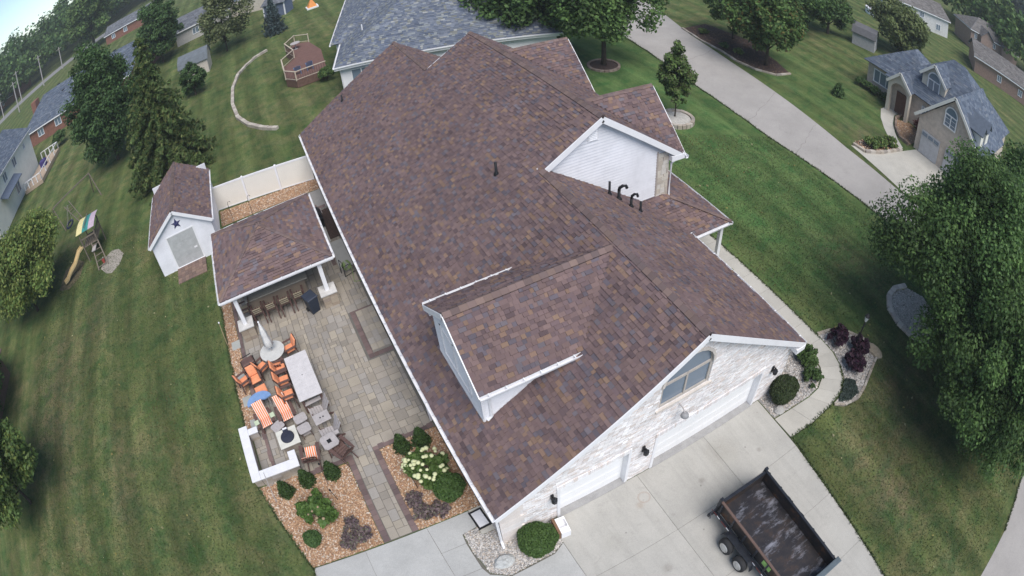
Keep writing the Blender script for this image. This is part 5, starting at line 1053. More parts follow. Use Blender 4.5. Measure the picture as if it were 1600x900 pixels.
def adirondack(name, label, x, y, rz, cush=None, frame=None, group=None, z=0.025, arm_pad=False, cat='chair'):
    t = thing(name, label, cat, (x, y, z), rz, group); frame = frame or M_WOODB
    for sx in (-1, 1):
        MB().beam((sx*0.30, -0.40, 0), (sx*0.30, -0.38, 0.52), 0.04, 0.10).build('leg', frame, t); MB().beam((sx*0.26, -0.42, 0.34), (sx*0.26, 0.50, 0.03), 0.03, 0.11).build('leg', frame, t)
        m = MB(); m.prism([(sx*0.36-0.08, -0.48), (sx*0.36+0.08, -0.48), (sx*0.36+0.07, 0.1), (sx*0.36+0.02, 0.36), (sx*0.36-0.04, 0.36), (sx*0.36-0.07, 0.1)], 0.53, 0.56); o = m.build('arm', frame, t)
        if arm_pad: MB().cbox(sx*0.40-0.11, sx*0.40+0.11, -0.30, -0.06, 0.562, 0.60, 0.015).build('arm_pad', plain('pale_green_pad', (0.52, 0.60, 0.42), 0.8) if sx < 0 else bpy.data.materials['pale_green_pad'], t)
    m = MB()
    for k in range(6): y0 = -0.46+k*0.105; zz = 0.38-0.03*k; m.hexa([(-0.28, y0, zz-0.02), (0.28, y0, zz-0.02), (0.28, y0+0.092, zz-0.045), (-0.28, y0+0.092, zz-0.045), (-0.28, y0, zz), (0.28, y0, zz), (0.28, y0+0.092, zz-0.025), (-0.28, y0+0.092, zz-0.025)])
    m.build('seat', frame, t); m = MB()
    for k in range(5): u = (k-2)*0.105; m.beam((u*0.8, 0.14, 0.20), (u*1.25, 0.52, 1.00-abs(k-2)*0.055), 0.085*1.1, 0.022, up=(0, 1, 0.4))
    m.beam((-0.33, 0.33, 0.50), (0.33, 0.33, 0.50), 0.03, 0.07); m.build('backrest', frame, t)
    if cush:
        def cushion(nm, a, b, wd, n_):
            a, b, n_ = Vector(a), Vector(b), Vector(n_).normalized(); q = MB(); rows = []
            for f, h_ in ((0, 0.02), (0.06, 0.06), (0.5, 0.075), (0.94, 0.06), (1, 0.02)): p = a.lerp(b, f); rows.append([p+Vector((u*wd, 0, 0))+n_*h_*hh for u, hh in ((-1, 0.2), (-0.9, 0.9), (0, 1), (0.9, 0.9), (1, 0.2))])
            for r0, r1 in zip(rows, rows[1:]):
                for i in range(4): q.poly([r0[i], r0[i+1], r1[i+1], r1[i]])
            q.build(nm, cush, t, smooth=True)
        cushion('seat_cushion', (0, -0.47, 0.385), (0, 0.12, 0.215), 0.26, (0, 0.3, 1)); cushion('back_cushion', (0, 0.12, 0.24), (0, 0.50, 1.0), 0.27, (0, -1, 0.5))
    return t
for i, (x, y, lab) in enumerate([(-6.15, 15.55, 'brown slatted bar chair at the far left end of the pavilion counter'), (-5.45, 15.02, 'brown slatted bar chair at the counter, first of the front row from the left post'), (-4.72, 14.98, 'brown slatted bar chair at the counter, second from the left post'), (-3.97, 14.95, 'brown slatted bar chair at the counter, third from the left post'), (-3.22, 14.98, 'brown slatted bar chair at the counter, nearest the dark bin')]):
    chair('bar_chair', lab, x, y+0.15, R(180) if i else R(-90), 'bar', 'bar chairs at the pavilion counter', cush=None, frame=M_WOODB)
for o in [o for o in bpy.data.objects if o.name.startswith('bar_chair')]:
    MB().box(-0.24, 0.24, -0.24, 0.22, 0.702, 0.73).build('seat_pad', bpy.data.materials.get('tan_pad') or plain('tan_pad', (0.36, 0.31, 0.22), 0.85), o)
    for k in range(3): MB().beam((-0.22, 0.30+0.065*k, 0.86+0.16*k), (0.22, 0.30+0.065*k, 0.86+0.16*k), 0.02, 0.05).build('back_slat', bpy.data.materials['tan_pad'], o)
bt = thing('bar_table', 'long grey slatted bar height table on the patio', 'table', (-4.19, 9.83, 0.025), R(2))
for k in range(14): MB().cbox(-0.53, 0.53, -1.31+k*0.187, -1.31+k*0.187+0.182, 1.0, 1.035, 0.005).build('slat', plain('table_slat', (0.60, 0.575, 0.575), 0.75, 0, 0.08, 5) if k == 0 else bpy.data.materials['table_slat'], bt)
for sx in (-1, 1):
    for sy in (-1, 1): MB().beam((sx*0.42, sy*1.12, 0), (sx*0.42, sy*1.12, 1.0), 0.10, 0.10).build('leg', M_WOODB, bt)
    MB().box(sx*0.42-0.03, sx*0.42+0.03, -1.1, 1.1, 0.20, 0.28).build('stretcher', M_WOODB, bt)
MB().lathe([(0.025, 1.036), (0.025, 1.04)], 8).build('umbrella_hole', M_BLACK, bt)
for i, y in enumerate((10.95, 10.25, 9.40)):
    chair('cushion_bar_chair', ['orange cushioned bar chair at the long table, end nearest the round table', 'orange cushioned bar chair in the middle of the long table', 'orange cushioned bar chair at the long table, nearest the striped lounge chairs'][i], -5.12, y, R(90), 'bar', 'bar chairs at the long table')
rt = thing('round_table', 'round grey patio table with a closed white umbrella', 'table', (-5.25, 12.18, 0.025))
m = MB(); m.lathe([(0.60, 0.70), (0.62, 0.71), (0.62, 0.735), (0.60, 0.745)], 32); m.build('table_top', plain('round_table_top', (0.56, 0.56, 0.54), 0.7, 0, 0.08, 6), rt)
m = MB(); m.lathe([(0.30, 0), (0.28, 0.05), (0.05, 0.10), (0.045, 0.70)], 14); m.build('pedestal', M_WOODB, rt)
um = thing('patio_umbrella', 'closed white patio umbrella standing in the round table', 'umbrella', (-5.25, 12.18, 0.025)); MB().tube([(0, 0, 0.05), (0, 0, 2.5)], 0.02, 8).build('pole', M_WOODG, um)
m = MB(); prof = [(0.13, 1.05), (0.20, 1.12), (0.17, 1.45), (0.13, 1.75), (0.15, 1.85), (0.10, 2.15), (0.045, 2.42), (0.02, 2.55)]
m.lathe(prof, 16); m.v = [(x*(1+0.22*math.cos(8*math.atan2(y, x))), y*(1+0.22*math.cos(8*math.atan2(y, x))), z) for x, y, z in m.v]; m.build('canopy', plain('umbrella_cloth', (0.80, 0.80, 0.78), 0.8), um, smooth=True); MB().lathe([(0.035, 2.52), (0.05, 2.56), (0.01, 2.62)], 8).build('finial', M_WHITE, um)
ringg = 'chairs round the umbrella table'
chair('cushion_chair', 'orange cushioned chair on the right of the round table', -4.42, 12.20, R(-80), 'dining', ringg); chair('cushion_chair', 'orange cushioned chair on the left of the round table', -5.98, 11.75, R(120), 'dining', ringg)
chair('cushion_chair', 'orange cushioned chair tucked below the round table', -5.25, 11.38, R(175), 'dining', ringg)
chair('cushion_chair', 'orange cushioned chair at the patio edge nearest the lawn', -7.02, 11.35, R(110), 'dining'); chair('cushion_chair', 'orange cushioned chair with a matching footstool in front', -6.45, 11.25, R(8), 'dining')
fs = thing('footstool', 'orange cushioned footstool in front of its chair near the patio edge', 'stool', (-6.32, 10.55, 0.025), R(8))
for sx in (-1, 1):
    for sy in (-1, 1): MB().beam((sx*0.24, sy*0.2, 0), (sx*0.24, sy*0.2, 0.36), 0.04, 0.04).build('leg', M_WOODB, fs)
MB().cbox(-0.28, 0.28, -0.24, 0.24, 0.36, 0.45, 0.03).build('cushion', M_ORANGE, fs)
gr = thing('storage_cart', 'dark brown wheeled cart with a brown lid near the patio edge', 'cart', (-6.55, 12.05, 0.025), R(10))
MB().cbox(-0.36, 0.36, -0.26, 0.26, 0.25, 0.80, 0.02).build('body', M_BLACK, gr); MB().cbox(-0.32, 0.32, -0.22, 0.22, 0.80, 0.90, 0.05).build('lid', M_WOODB, gr); MB().tube([(-0.3, 0.32, 0.88), (0.3, 0.32, 0.88)], 0.02, 8).build('handle', M_BLACK, gr)
for sx in (-1, 1):
    o = MB(); o.lathe([(0.10, -0.03), (0.10, 0.03)], 12); o.move(0, Matrix.Translation((sx*0.34, 0.2, 0.10)) @ Matrix.Rotation(R(90), 4, 'Y')); o.build('wheel', M_BLACK, gr); MB().box(sx*0.32-0.02, sx*0.32+0.02, -0.24, -0.2, 0, 0.25).build('leg', M_BLACK, gr)
adirondack('lounge_chair', 'orange striped adirondack chair with pale green arm pads', -6.52, 8.95, R(8), M_STRIPE, arm_pad=True, group='striped adirondack chairs'); adirondack('lounge_chair', 'orange striped adirondack chair between the long table and the fire table', -5.50, 8.88, R(6), M_STRIPE, group='striped adirondack chairs')
adirondack('lounge_chair', 'orange striped adirondack chair with its back to the left bed', -5.05, 6.28, R(170), M_STRIPE, group='striped adirondack chairs')
bd = thing('crescent_board', 'blue crescent shaped table board standing behind the striped chair', 'board', (-6.48, 9.72, 0.025), R(8)); m = MB()
pts = [(0.62*math.cos(a), 0.50*math.sin(a)) for a in [math.pi*i/12 for i in range(13)]]+[(-0.28, -0.05), (0, 0.06), (0.28, -0.05)]; m.prism(pts, 0.62, 0.68); m.build('panel', plain('blue_board', (0.20, 0.33, 0.58), 0.6), bd)
for x, y in ((-0.42, 0.08), (0.42, 0.08), (0, 0.34)): MB().tube([(x, y, 0), (x, y, 0.62)], 0.025, 6).build('leg', M_WOODG, bd)
for i, (x, y, a, lab) in enumerate([(-6.02, 8.22, 25, 'small rounded grey side table left of the fire table'), (-4.95, 8.18, 10, 'upper of two rounded grey side tables right of the fire table'), (-4.93, 7.62, 8, 'lower of two rounded grey side tables right of the fire table')]):
    t = thing('side_table', lab, 'table', (x, y, 0.025), R(a), 'rounded side tables'); m = MB(); pts = []
    for cx, cy, a0 in ((0.19, 0.13, 0), (-0.19, 0.13, 90), (-0.19, -0.13, 180), (0.19, -0.13, 270)): pts += [(cx+0.10*math.cos(R(a0+k*22.5)), cy+0.10*math.sin(R(a0+k*22.5))) for k in range(5)]
    m.prism(pts, 0.46, 0.49); m.build('table_top', M_WOODG, t)
    for sx in (-1, 1):
        for sy in (-1, 1): MB().beam((sx*0.22, sy*0.16, 0), (sx*0.18, sy*0.13, 0.46), 0.05, 0.03).build('leg', M_WOODB, t)
    MB().box(-0.2, 0.2, -0.13, 0.13, 0.18, 0.20).build('shelf', M_WOODG, t)
tt = thing('tete_bench', 'grey adirondack double bench with a joining console table', 'bench', (-4.0, 7.75, 0.025), R(-84))
for u in (-0.62, 0.62):
    for sx in (-1, 1): MB().beam((u+sx*0.26, -0.36, 0), (u+sx*0.26, -0.35, 0.52), 0.04, 0.09).build('leg', M_WOODB, tt); MB().beam((u+sx*0.24, -0.36, 0.34), (u+sx*0.24, 0.5, 0.03), 0.03, 0.1).build('leg', M_WOODB, tt)
    for k in range(5): MB().hexa([(u-0.27, -0.42+k*0.12, 0.36-0.03*k), (u+0.27, -0.42+k*0.12, 0.36-0.03*k), (u+0.27, -0.31+k*0.12, 0.335-0.03*k), (u-0.27, -0.31+k*0.12, 0.335-0.03*k), (u-0.27, -0.42+k*0.12, 0.385-0.03*k), (u+0.27, -0.42+k*0.12, 0.385-0.03*k), (u+0.27, -0.31+k*0.12, 0.36-0.03*k), (u-0.27, -0.31+k*0.12, 0.36-0.03*k)]).build('seat_slat', M_WOODG, tt)
    for k in range(5): v = (k-2)*0.105; MB().beam((u+v*0.8, 0.18, 0.2), (u+v*1.2, 0.52, 0.98-abs(k-2)*0.06), 0.092, 0.022, up=(0, 1, 0.4)).build('back_slat', M_WOODG, tt)
for u, w in ((-0.98, 0.09), (0.98, 0.09)): MB().box(u-w, u+w, -0.45, 0.3, 0.53, 0.56).build('arm', M_WOODG, tt)
c_ = MB().cbox(-0.26, 0.26, -0.42, 0.30, 0.54, 0.575, 0.01).build('console', M_WOODG, tt)
for y in (-0.12, 0.02): MB().lathe([(0.035, 0.576), (0.035, 0.579)], 10, (0.0, y, 0)).build('cup_hole', M_BLACK, c_)
sq = thing('square_side_table', 'square grey side table with a dark centre opening', 'table', (-4.10, 6.45, 0.025), R(12))
m = MB(); pts = [(0.34, 0.24), (0.24, 0.34), (-0.24, 0.34), (-0.34, 0.24), (-0.34, -0.24), (-0.24, -0.34), (0.24, -0.34), (0.34, -0.24)]; m.prism(pts, 0.60, 0.64); m.build('table_top', M_WOODG, sq); MB().box(-0.09, 0.09, -0.09, 0.09, 0.641, 0.645).build('centre_opening', M_BLACK, sq)
for sx in (-1, 1):
    for sy in (-1, 1): MB().beam((sx*0.28, sy*0.28, 0), (sx*0.22, sy*0.22, 0.60), 0.05, 0.05).build('leg', M_WOODB, sq)
adirondack('adirondack_chair', 'plain brown adirondack chair at the walk corner', -3.75, 5.98, R(205))
tb = thing('waste_bin', 'dark navy wheeled bin by the right pavilion post', 'bin', (-2.72, 14.45, 0.025), R(20)); m = MB(); m.hexa([(-0.22, -0.25, 0.04), (0.22, -0.25, 0.04), (0.22, 0.22, 0.04), (-0.22, 0.22, 0.04), (-0.28, -0.32, 0.92), (0.28, -0.32, 0.92), (0.28, 0.30, 0.92), (-0.28, 0.30, 0.92)]); M_NAVY = plain('navy_plastic', (0.025, 0.035, 0.055), 0.5); m.build('body', M_NAVY, tb)
MB().cbox(-0.30, 0.30, -0.34, 0.34, 0.92, 0.98, 0.03).build('lid', plain('navy_lid', (0.04, 0.05, 0.075), 0.5), tb); MB().tube([(-0.2, 0.36, 0.9), (0.2, 0.36, 0.9)], 0.02, 6).build('handle', M_BLACK, tb)
for sx in (-1, 1): o = MB(); o.lathe([(0.10, -0.03), (0.10, 0.03)], 12); o.move(0, Matrix.Translation((sx*0.26, 0.22, 0.10)) @ Matrix.Rotation(R(90), 4, 'Y')); o.build('wheel', M_BLACK, tb)
gl = thing('gas_grill', 'black gas grill between the pavilion and the house', 'grill', (-0.85, 20.9, 0.025), R(90)); MB().box(-0.35, 0.35, -0.26, 0.26, 0.1, 0.82).build('cabinet', M_BLACK, gl)
m = MB(); m.hexa([(-0.37, -0.28, 0.83), (0.37, -0.28, 0.83), (0.37, 0.28, 0.83), (-0.37, 0.28, 0.83), (-0.35, -0.12, 1.08), (0.35, -0.12, 1.08), (0.35, 0.24, 1.12), (-0.35, 0.24, 1.12)]); m.build('hood', M_BLACK, gl); MB().tube([(-0.28, -0.3, 0.95), (0.28, -0.3, 0.95)], 0.015, 6).build('handle', M_WOODG, gl)
for sx in (-1, 1): MB().box(sx*0.50-0.13, sx*0.50+0.13, -0.24, 0.24, 0.80, 0.83).build('side_shelf', M_DARKB, gl)
hr = thing('hose_reel', 'green garden hose coiled on a dark reel cart by the house wall', 'hose', (-0.42, 16.15, 0.03), R(15)); m = MB()
for k in range(9): m.tube([((0.20+0.012*(k % 3))*math.cos(R(a)), -0.12+0.03*k, 0.45+(0.20+0.012*(k % 3))*math.sin(R(a))) for a in range(0, 361, 30)], 0.014, 6)
M_HOSE = plain('green_hose', (0.24, 0.34, 0.12), 0.6); m.build('coil', M_HOSE, hr); MB().tube([(0.2, -0.1, 0.3), (0.05, -0.4, 0.03), (-0.15, -0.85, 0.02), (0.12, -1.05, 0.02), (0.35, -0.9, 0.02)], 0.014, 6).build('hose_tail', M_HOSE, hr); m = MB(); m.tube([(-0.3, -0.2, 0), (-0.26, -0.2, 0.85)], 0.018, 6); m.tube([(-0.3, 0.2, 0), (-0.26, 0.2, 0.85)], 0.018, 6); m.tube([(-0.26, -0.2, 0.85), (-0.26, 0.2, 0.85)], 0.018, 6); m.tube([(-0.28, 0, 0.45), (0.1, 0, 0.45)], 0.018, 6); m.tube([(-0.3, -0.2, 0.02), (0.3, -0.2, 0.02)], 0.018, 6); m.build('cart', M_BLACK, hr)
for i, (a, b, r_, mt, lab) in enumerate([((-7.62, 14.5, 0), (-7.48, 14.54, 1.5), 0.022, M_WOODL, 'tan bamboo torch standing at the lawn edge by the pavilion'), ((-7.22, 5.05, 0), (-7.02, 5.62, 1.4), 0.014, M_WOODG, 'thin pale pole leaning by the seat wall corner'), ((-4.86, 5.02, 0), (-4.78, 5.35, 1.0), 0.014, M_WOODB, 'thin brown stake behind the striped chair at the left bed'),
        ((-4.72, 4.2, 0), (-4.82, 4.42, 0.5), 0.014, M_BLACK, 'short black path light stake beside the leafy hydrangea'), ((-1.72, 3.42, 0), (-1.74, 3.62, 0.5), 0.014, M_BLACK, 'short black path light stake below the cream hydrangea')]):
    t = thing('garden_stake', lab, 'stake', a); v = Vector(b)-Vector(a); MB().tube([(0, 0, 0), v], r_, 6).build('rod', mt, t); MB().lathe([(0.02, -0.02), (0.045, 0.0), (0.04, 0.05), (0.01, 0.08)], 8, tuple(v)).build('head', M_WHITE if i < 2 else M_BLACK, t)
# by the garage
ub = thing('utility_box', 'white open box with a brown plank beside the small garage door', 'box', (1.98, -0.55, 0.022), R(-6))
m = MB(); m.box(-0.17, -0.14, -0.32, 0.32, 0, 0.42); m.box(0.14, 0.17, -0.32, 0.32, 0, 0.42); m.box(-0.14, 0.14, -0.32, -0.08, 0, 0.42); m.box(-0.14, 0.14, 0.22, 0.32, 0, 0.42); m.box(-0.14, 0.14, -0.08, 0.22, 0.2, 0.24); m.build('body', M_WHITE, ub); MB().box(-0.27, -0.175, -0.30, 0.36, 0.0, 0.46).build('plank', plain('brown_plank', (0.22, 0.13, 0.08), 0.8), ub)
hm = thing('hatch_mat', 'white panel in a black frame lying by the house corner', 'hatch', (-0.28, 1.22, 0.046), R(4)); m = MB(); m.box(-0.25, 0.25, -0.40, -0.33, 0, 0.04); m.box(-0.25, 0.25, 0.33, 0.40, 0, 0.04); m.box(-0.25, -0.185, -0.33, 0.33, 0, 0.04); m.box(0.185, 0.25, -0.33, 0.33, 0, 0.04); m.build('frame', M_BLACK, hm); MB().box(-0.184, 0.184, -0.329, 0.329, 0.0, 0.028).build('panel', plain('hatch_panel', (0.72, 0.72, 0.74), 0.6), hm)
lp = thing('lamp_post', 'black garden lamp post in the purple shrubs of the corner bed', 'lamp post', (17.35, -0.95, 0)); MB().lathe([(0.09, 0), (0.07, 0.25), (0.038, 0.35), (0.035, 1.95), (0.06, 2.0)], 10).build('post', M_BLACK, lp); MB().tube([(-0.25, 0, 1.7), (0.25, 0, 1.7)], 0.015, 6).build('ladder_rest', M_BLACK, lp)
MB().lathe([(0.07, 2.0), (0.13, 2.28), (0.12, 2.30)], 6).build('lantern_glass', plain('lantern_glass', (0.55, 0.58, 0.58), 0.2), lp); MB().lathe([(0.16, 2.30), (0.12, 2.36), (0.03, 2.45), (0.01, 2.52)], 6).build('lantern_roof', M_BLACK, lp)

# ------------------------------------------------------------------ dump trailer
tr = thing('dump_trailer', 'dark empty dump trailer with rusty bed parked on the drive', 'trailer', (7.62, -5.62, 0.02), R(-1.0))
M_TRL = plain('trailer_paint', (0.028, 0.032, 0.042), 0.4, 0.2, 0.25, 4, 0.1)
def bed_mat():
    m, n, l, b = new_mat('worn_bed_steel', 0.42, 0.55, 0.5); p = geo_pos(n); mp = n.new('ShaderNodeMapping'); mp.inputs['Scale'].default_value = (0.8, 1.9, 1); l.new(p, mp.inputs[0])
    a = noise(n, l, 2.0, 5, 0.7, p); s = noise(n, l, 1.15, 6, 0.72, mp.outputs[0]); r1 = ramp(n, l, a.outputs[0], [(0.32, (0.030, 0.030, 0.036)), (0.52, (0.052, 0.046, 0.048)), (0.74, (0.105, 0.068, 0.050))])
    r2 = ramp(n, l, s.outputs[0], [(0.52, (0, 0, 0)), (0.66, (0.95,)*3)]); l.new(mixc(n, l, r1.outputs[0], (0.34, 0.34, 0.38), r2.outputs[0]), b.inputs['Base Color']); return m
M_BED = bed_mat()
m, n, l, b = new_mat('rusty_wall_steel', 0.6, 0.3, 0.4); a = noise(n, l, 1.6, 5, 0.7, geo_pos(n)); l.new(ramp(n, l, a.outputs[0], [(0.4, (0.018, 0.018, 0.022)), (0.55, (0.045, 0.034, 0.03)), (0.70, (0.17, 0.075, 0.035))]).outputs[0], b.inputs['Base Color']); M_RUST = m
BX, BY = 1.04, 2.40
MB().box(-BX, BX, -BY, BY, 0.72, 0.78).build('bed_floor', M_BED, tr)
for s in (-1, 1):
    w = MB().box(s*BX-0.025, s*BX+0.025, -BY, BY, 0.781, 1.36).build('side_wall', M_RUST, tr); MB().box(s*BX-0.045, s*BX+0.045, -BY, BY, 1.361, 1.42).build('top_rail', M_TRL if s > 0 else plain('rail_worn', (0.13, 0.085, 0.07), 0.6), w)
    for k in range(7): y = -BY+0.15+k*(2*BY-0.3)/6; MB().box(s*(BX+0.07)-0.035, s*(BX+0.07)+0.035, y-0.04, y+0.04, 0.72, 1.36).build('stake_post', M_TRL, w)
    MB().beam((s*(BX+0.10), -BY, 0.70), (s*(BX+0.10), BY, 0.70), 0.10, 0.12).build('rub_rail', M_TRL, tr)
    for k in range(8): y = -BY+0.25+k*0.6; MB().box(s*(BX+0.155)-0.004, s*(BX+0.155)+0.004, y, y+0.17, 0.69, 0.745).build('white_reflector', M_WHITE, tr); MB().box(s*(BX+0.155)-0.004, s*(BX+0.155)+0.004, y+0.18, y+0.5, 0.69, 0.745).build('red_reflector', plain('red_tape', (0.16, 0.03, 0.03), 0.5) if k == 0 and s == -1 else bpy.data.materials['red_tape'], tr)
    m = MB(); prof = [(-0.98, 0.42), (-0.86, 0.68), (-0.7, 0.77), (0.7, 0.77), (0.86, 0.68), (0.98, 0.42)]; yo = 0.60
    x0, x1 = s*(BX+0.16), s*(BX+0.34)
    for (ya, za), (yb, zb) in zip(prof, prof[1:]): m.hexa([(min(x0, x1), yo+ya, za-0.02), (max(x0, x1), yo+ya, za-0.02), (max(x0, x1), yo+yb, zb-0.02), (min(x0, x1), yo+yb, zb-0.02), (min(x0, x1), yo+ya, za), (max(x0, x1), yo+ya, za), (max(x0, x1), yo+yb, zb), (min(x0, x1), yo+yb, zb)])
    m.build('fender', M_TRL, tr)
    for y in (0.60-0.46, 0.60+0.46):
        Mx = Matrix.Translation((s*(BX+0.40), y, 0.36)) @ Matrix.Rotation(R(90)*s, 4, 'Y'); o = MB(); o.lathe([(0.22, -0.11), (0.33, -0.11), (0.36, -0.07), (0.36, 0.07), (0.33, 0.11), (0.22, 0.11)], 22); o.move(0, Mx); wh = o.build('wheel', plain('tyre_rubber', (0.03, 0.03, 0.032), 0.85) if not bpy.data.materials.get('tyre_rubber') else bpy.data.materials['tyre_rubber'], tr, smooth=True)
        o = MB(); o.lathe([(0.225, 0.112), (0.21, 0.135), (0.15, 0.118), (0.08, 0.15), (0.03, 0.155)], 18); o.move(0, Mx); o.build('rim', plain('wheel_rim', (0.55, 0.54, 0.52), 0.4, 0.3) if not bpy.data.materials.get('wheel_rim') else bpy.data.materials['wheel_rim'], wh)
    MB().beam((s*0.42, -BY-0.2, 0.52), (s*0.42, BY, 0.52), 0.08, 0.16).build('frame_rail', M_TRL, tr)
for y in (0.14, 1.06): MB().tube([(-1.35, y, 0.36), (1.35, y, 0.36)], 0.04, 8).build('axle', M_BLACK, tr)
MB().box(-BX+0.03, BX-0.03, -BY, -BY+0.05, 0.781, 1.40).build('front_wall', M_RUST, tr); MB().cbox(-BX-0.05, BX+0.12, -BY-0.25, -BY+0.02, 1.42, 1.54, 0.03).build('tarp_housing', plain('tarp_housing', (0.11, 0.14, 0.16), 0.5), tr)
g_ = MB().box(-BX+0.03, BX-0.03, BY-0.04, BY+0.01, 0.781, 1.34).build('tailgate', M_RUST, tr); MB().box(-BX-0.02, BX+0.02, BY-0.06, BY+0.05, 1.341, 1.41).build('gate_rail', M_TRL, g_)
for s in (-1, 1): MB().cbox(s*BX-0.06, s*BX+0.06, BY-0.02, BY+0.10, 0.70, 1.56, 0.02).build('corner_post', M_TRL, tr)
MB().tube([(-BX-0.08, BY+0.05, 0.9), (-BX-0.32, BY+0.02, 0.80), (-BX-0.42, BY-0.12, 0.72)], 0.03, 6).build('latch_arm', M_TRL, tr); MB().box(-BX-0.35, BX+0.35, BY+0.02, BY+0.12, 0.50, 0.64).build('rear_bumper', M_TRL, tr)
MB().box(-BX-0.045, -BX-0.03, -0.95, -0.45, 1.03, 1.30).build('decal', plain('green_decal', (0.28, 0.52, 0.14), 0.5), tr)
for s in (-1, 1): MB().beam((s*0.42, -BY-0.2, 0.50), (0.0, -BY-1.6, 0.50), 0.08, 0.12).build('tongue', M_TRL, tr)
MB().tube([(0.05, -BY-1.35, 0.0), (0.05, -BY-1.35, 0.85)], 0.045, 8).build('jack', M_TRL, tr)

# ------------------------------------------------------------------ play set on the left lawn
ps = thing('play_set', 'weathered wooden swing and slide play set with a striped canopy', 'play set', (-18.3, 30.6, 0))
def pw(name, a, b, w=0.09, h=0.09, mat=None): return MB().beam(Vector(a), Vector(b), w, h).build(name, mat or M_PSW, ps)
M_PSW = plain('weathered_play_wood', (0.19, 0.16, 0.13), 0.85, 0, 0.2, 6)
cx0, cx1, cy0, cy1 = -0.75, 0.75, -1.0, 0.9
for x in (cx0, cx1):
    for y in (cy0, cy1): pw('post', (x, y, 0), (x, y, 2.35))
for k in range(9): MB().box(cx0, cx1, cy0+k*0.21, cy0+k*0.21+0.19, 1.25, 1.29).build('floor_board', M_PSW, ps)
for k in range(7): pw('picket', (cx0+0.08+k*0.22, cy0, 1.29), (cx0+0.08+k*0.22, cy0, 1.95), 0.06, 0.025)
for k in range(7): pw('picket', (cx1, cy0+0.15+k*0.25, 1.29), (cx1, cy0+0.15+k*0.25, 1.95), 0.025, 0.06)
pw('rail', (cx0, cy0, 1.97), (cx1, cy0, 1.97)); pw('rail', (cx1, cy0, 1.98), (cx1, cy1, 1.98)); pw('ridge_pole', (0, cy0-0.1, 2.85), (0, cy1+0.1, 2.85), 0.06, 0.06)
CC = [('yellow_canvas', (0.72, 0.64, 0.32)), ('green_canvas', (0.05, 0.26, 0.24)), ('lilac_canvas', (0.50, 0.40, 0.48))]
for k, (nm, c) in enumerate(CC):
    x0, x1 = -0.98+k*0.66, -0.98+k*0.66+0.655; zz = lambda y: 2.62+0.10*math.cos(y*1.5)
    m = MB()
    for j in range(6): ya, yb = -1.2+j*0.4, -1.2+(j+1)*0.4; m.hexa([(x0, ya, zz(ya)-0.012), (x1, ya, zz(ya)-0.012), (x1, yb, zz(yb)-0.012), (x0, yb, zz(yb)-0.012), (x0, ya, zz(ya)), (x1, ya, zz(ya)), (x1, yb, zz(yb)), (x0, yb, zz(yb))])
    m.build('canopy_panel', plain(nm, c, 0.7), ps)
m = MB(); pts = [(-1.0, -0.75, 1.30), (-1.35, -1.15, 1.25), (-1.95, -1.6, 0.75), (-2.5, -1.9, 0.55), (-3.0, -2.2, 0.22), (-3.35, -2.4, 0.18)]
for (a, b) in zip(pts, pts[1:]):
    a, b = Vector(a), Vector(b); d = (b-a).normalized(); s = Vector((-d.y, d.x, 0)).normalized()*0.26; u = Vector((0, 0, 0.16)); th = Vector((0, 0, 0.03))
    m.hexa([a-s, a+s, b+s, b-s, a-s+th, a+s+th, b+s+th, b-s+th]); 
    for q in (s, -s): m.hexa([a+q*0.92, a+q*1.08, b+q*1.08, b+q*0.92, a+q*0.95+u, a+q*1.05+u, b+q*1.05+u, b+q*0.95+u])
m.build('slide', plain('yellow_slide', (0.60, 0.46, 0.24), 0.45), ps)
# swing beam with its A frames, ladder arm and tyre swing
B0, B1 = (-6.2, 7.6, 2.45), (-2.0, 10.6, 2.45)
pw('swing_beam', B0, B1, 0.10, 0.12); pw('swing_leg', B1, (-1.2, 9.8, 0)); pw('swing_leg', B1, (-2.6, 11.6, 0)); pw('swing_leg', B0, (-5.4, 6.9, 0)); pw('swing_leg', B0, (-6.9, 8.4, 0))
for s in (-0.35, 0.35): pw('ladder_rail', (-0.55+s*0.6, 0.9, 2.25), (-4.2+s*0.6, 7.0+s, 2.3), 0.06, 0.08)
for k in range(9): f = (k+0.7)/9.6; pw('ladder_rung', (-0.76-3.65*f, 0.9+6.1*f-0.1, 2.25), (-0.34-3.65*f, 0.9+6.1*f+0.1, 2.25), 0.04, 0.04)
m = MB(); m.tube([(-4.3+0.42*math.cos(R(a)), 6.1+0.42*math.sin(R(a)), 0.7+0.12*math.sin(R(a+40))) for a in range(0, 361, 30)], 0.11, 8); m.build('tyre_swing', plain('navy_tyre', (0.02, 0.025, 0.05), 0.5), ps)
for a in (0, 120, 240): MB().tube([(-4.3+0.42*math.cos(R(a)), 6.1+0.42*math.sin(R(a)), 0.75), (-4.0, 6.6, 2.3)], 0.012, 5).build('chain', M_WOODG, ps)
m = MB(); m.box(0.15, 0.55, -1.9, -1.0, 1.05, 1.11); m.build('bench_board', M_WOODG, ps); pw('climb_rail', (0.1, -1.0, 1.3), (0.55, -3.1, 0.02)); pw('climb_rail', (0.75, -1.0, 1.3), (1.5, -2.9, 0.02))
for k in range(5): f = (k+0.5)/5; pw('climb_step', (0.1+0.45*f, -1.0-2.1*f, 1.3-1.28*f), (0.75+0.75*f, -1.0-1.9*f, 1.3-1.28*f), 0.08, 0.04)
tk = thing('toy_bucket', 'small red toy bucket on the ground beside the play set steps', 'toy', (-17.3, 28.25, 0)); MB().lathe([(0.11, 0), (0.15, 0.3), (0.155, 0.32), (0.13, 0.31)], 12).build('bucket', plain('red_toy', (0.40, 0.08, 0.06), 0.5), tk); MB().tube([(-0.15, 0, 0.31), (0, 0.1, 0.42), (0.15, 0, 0.31)], 0.012, 6).build('handle', M_WHITE, tk)
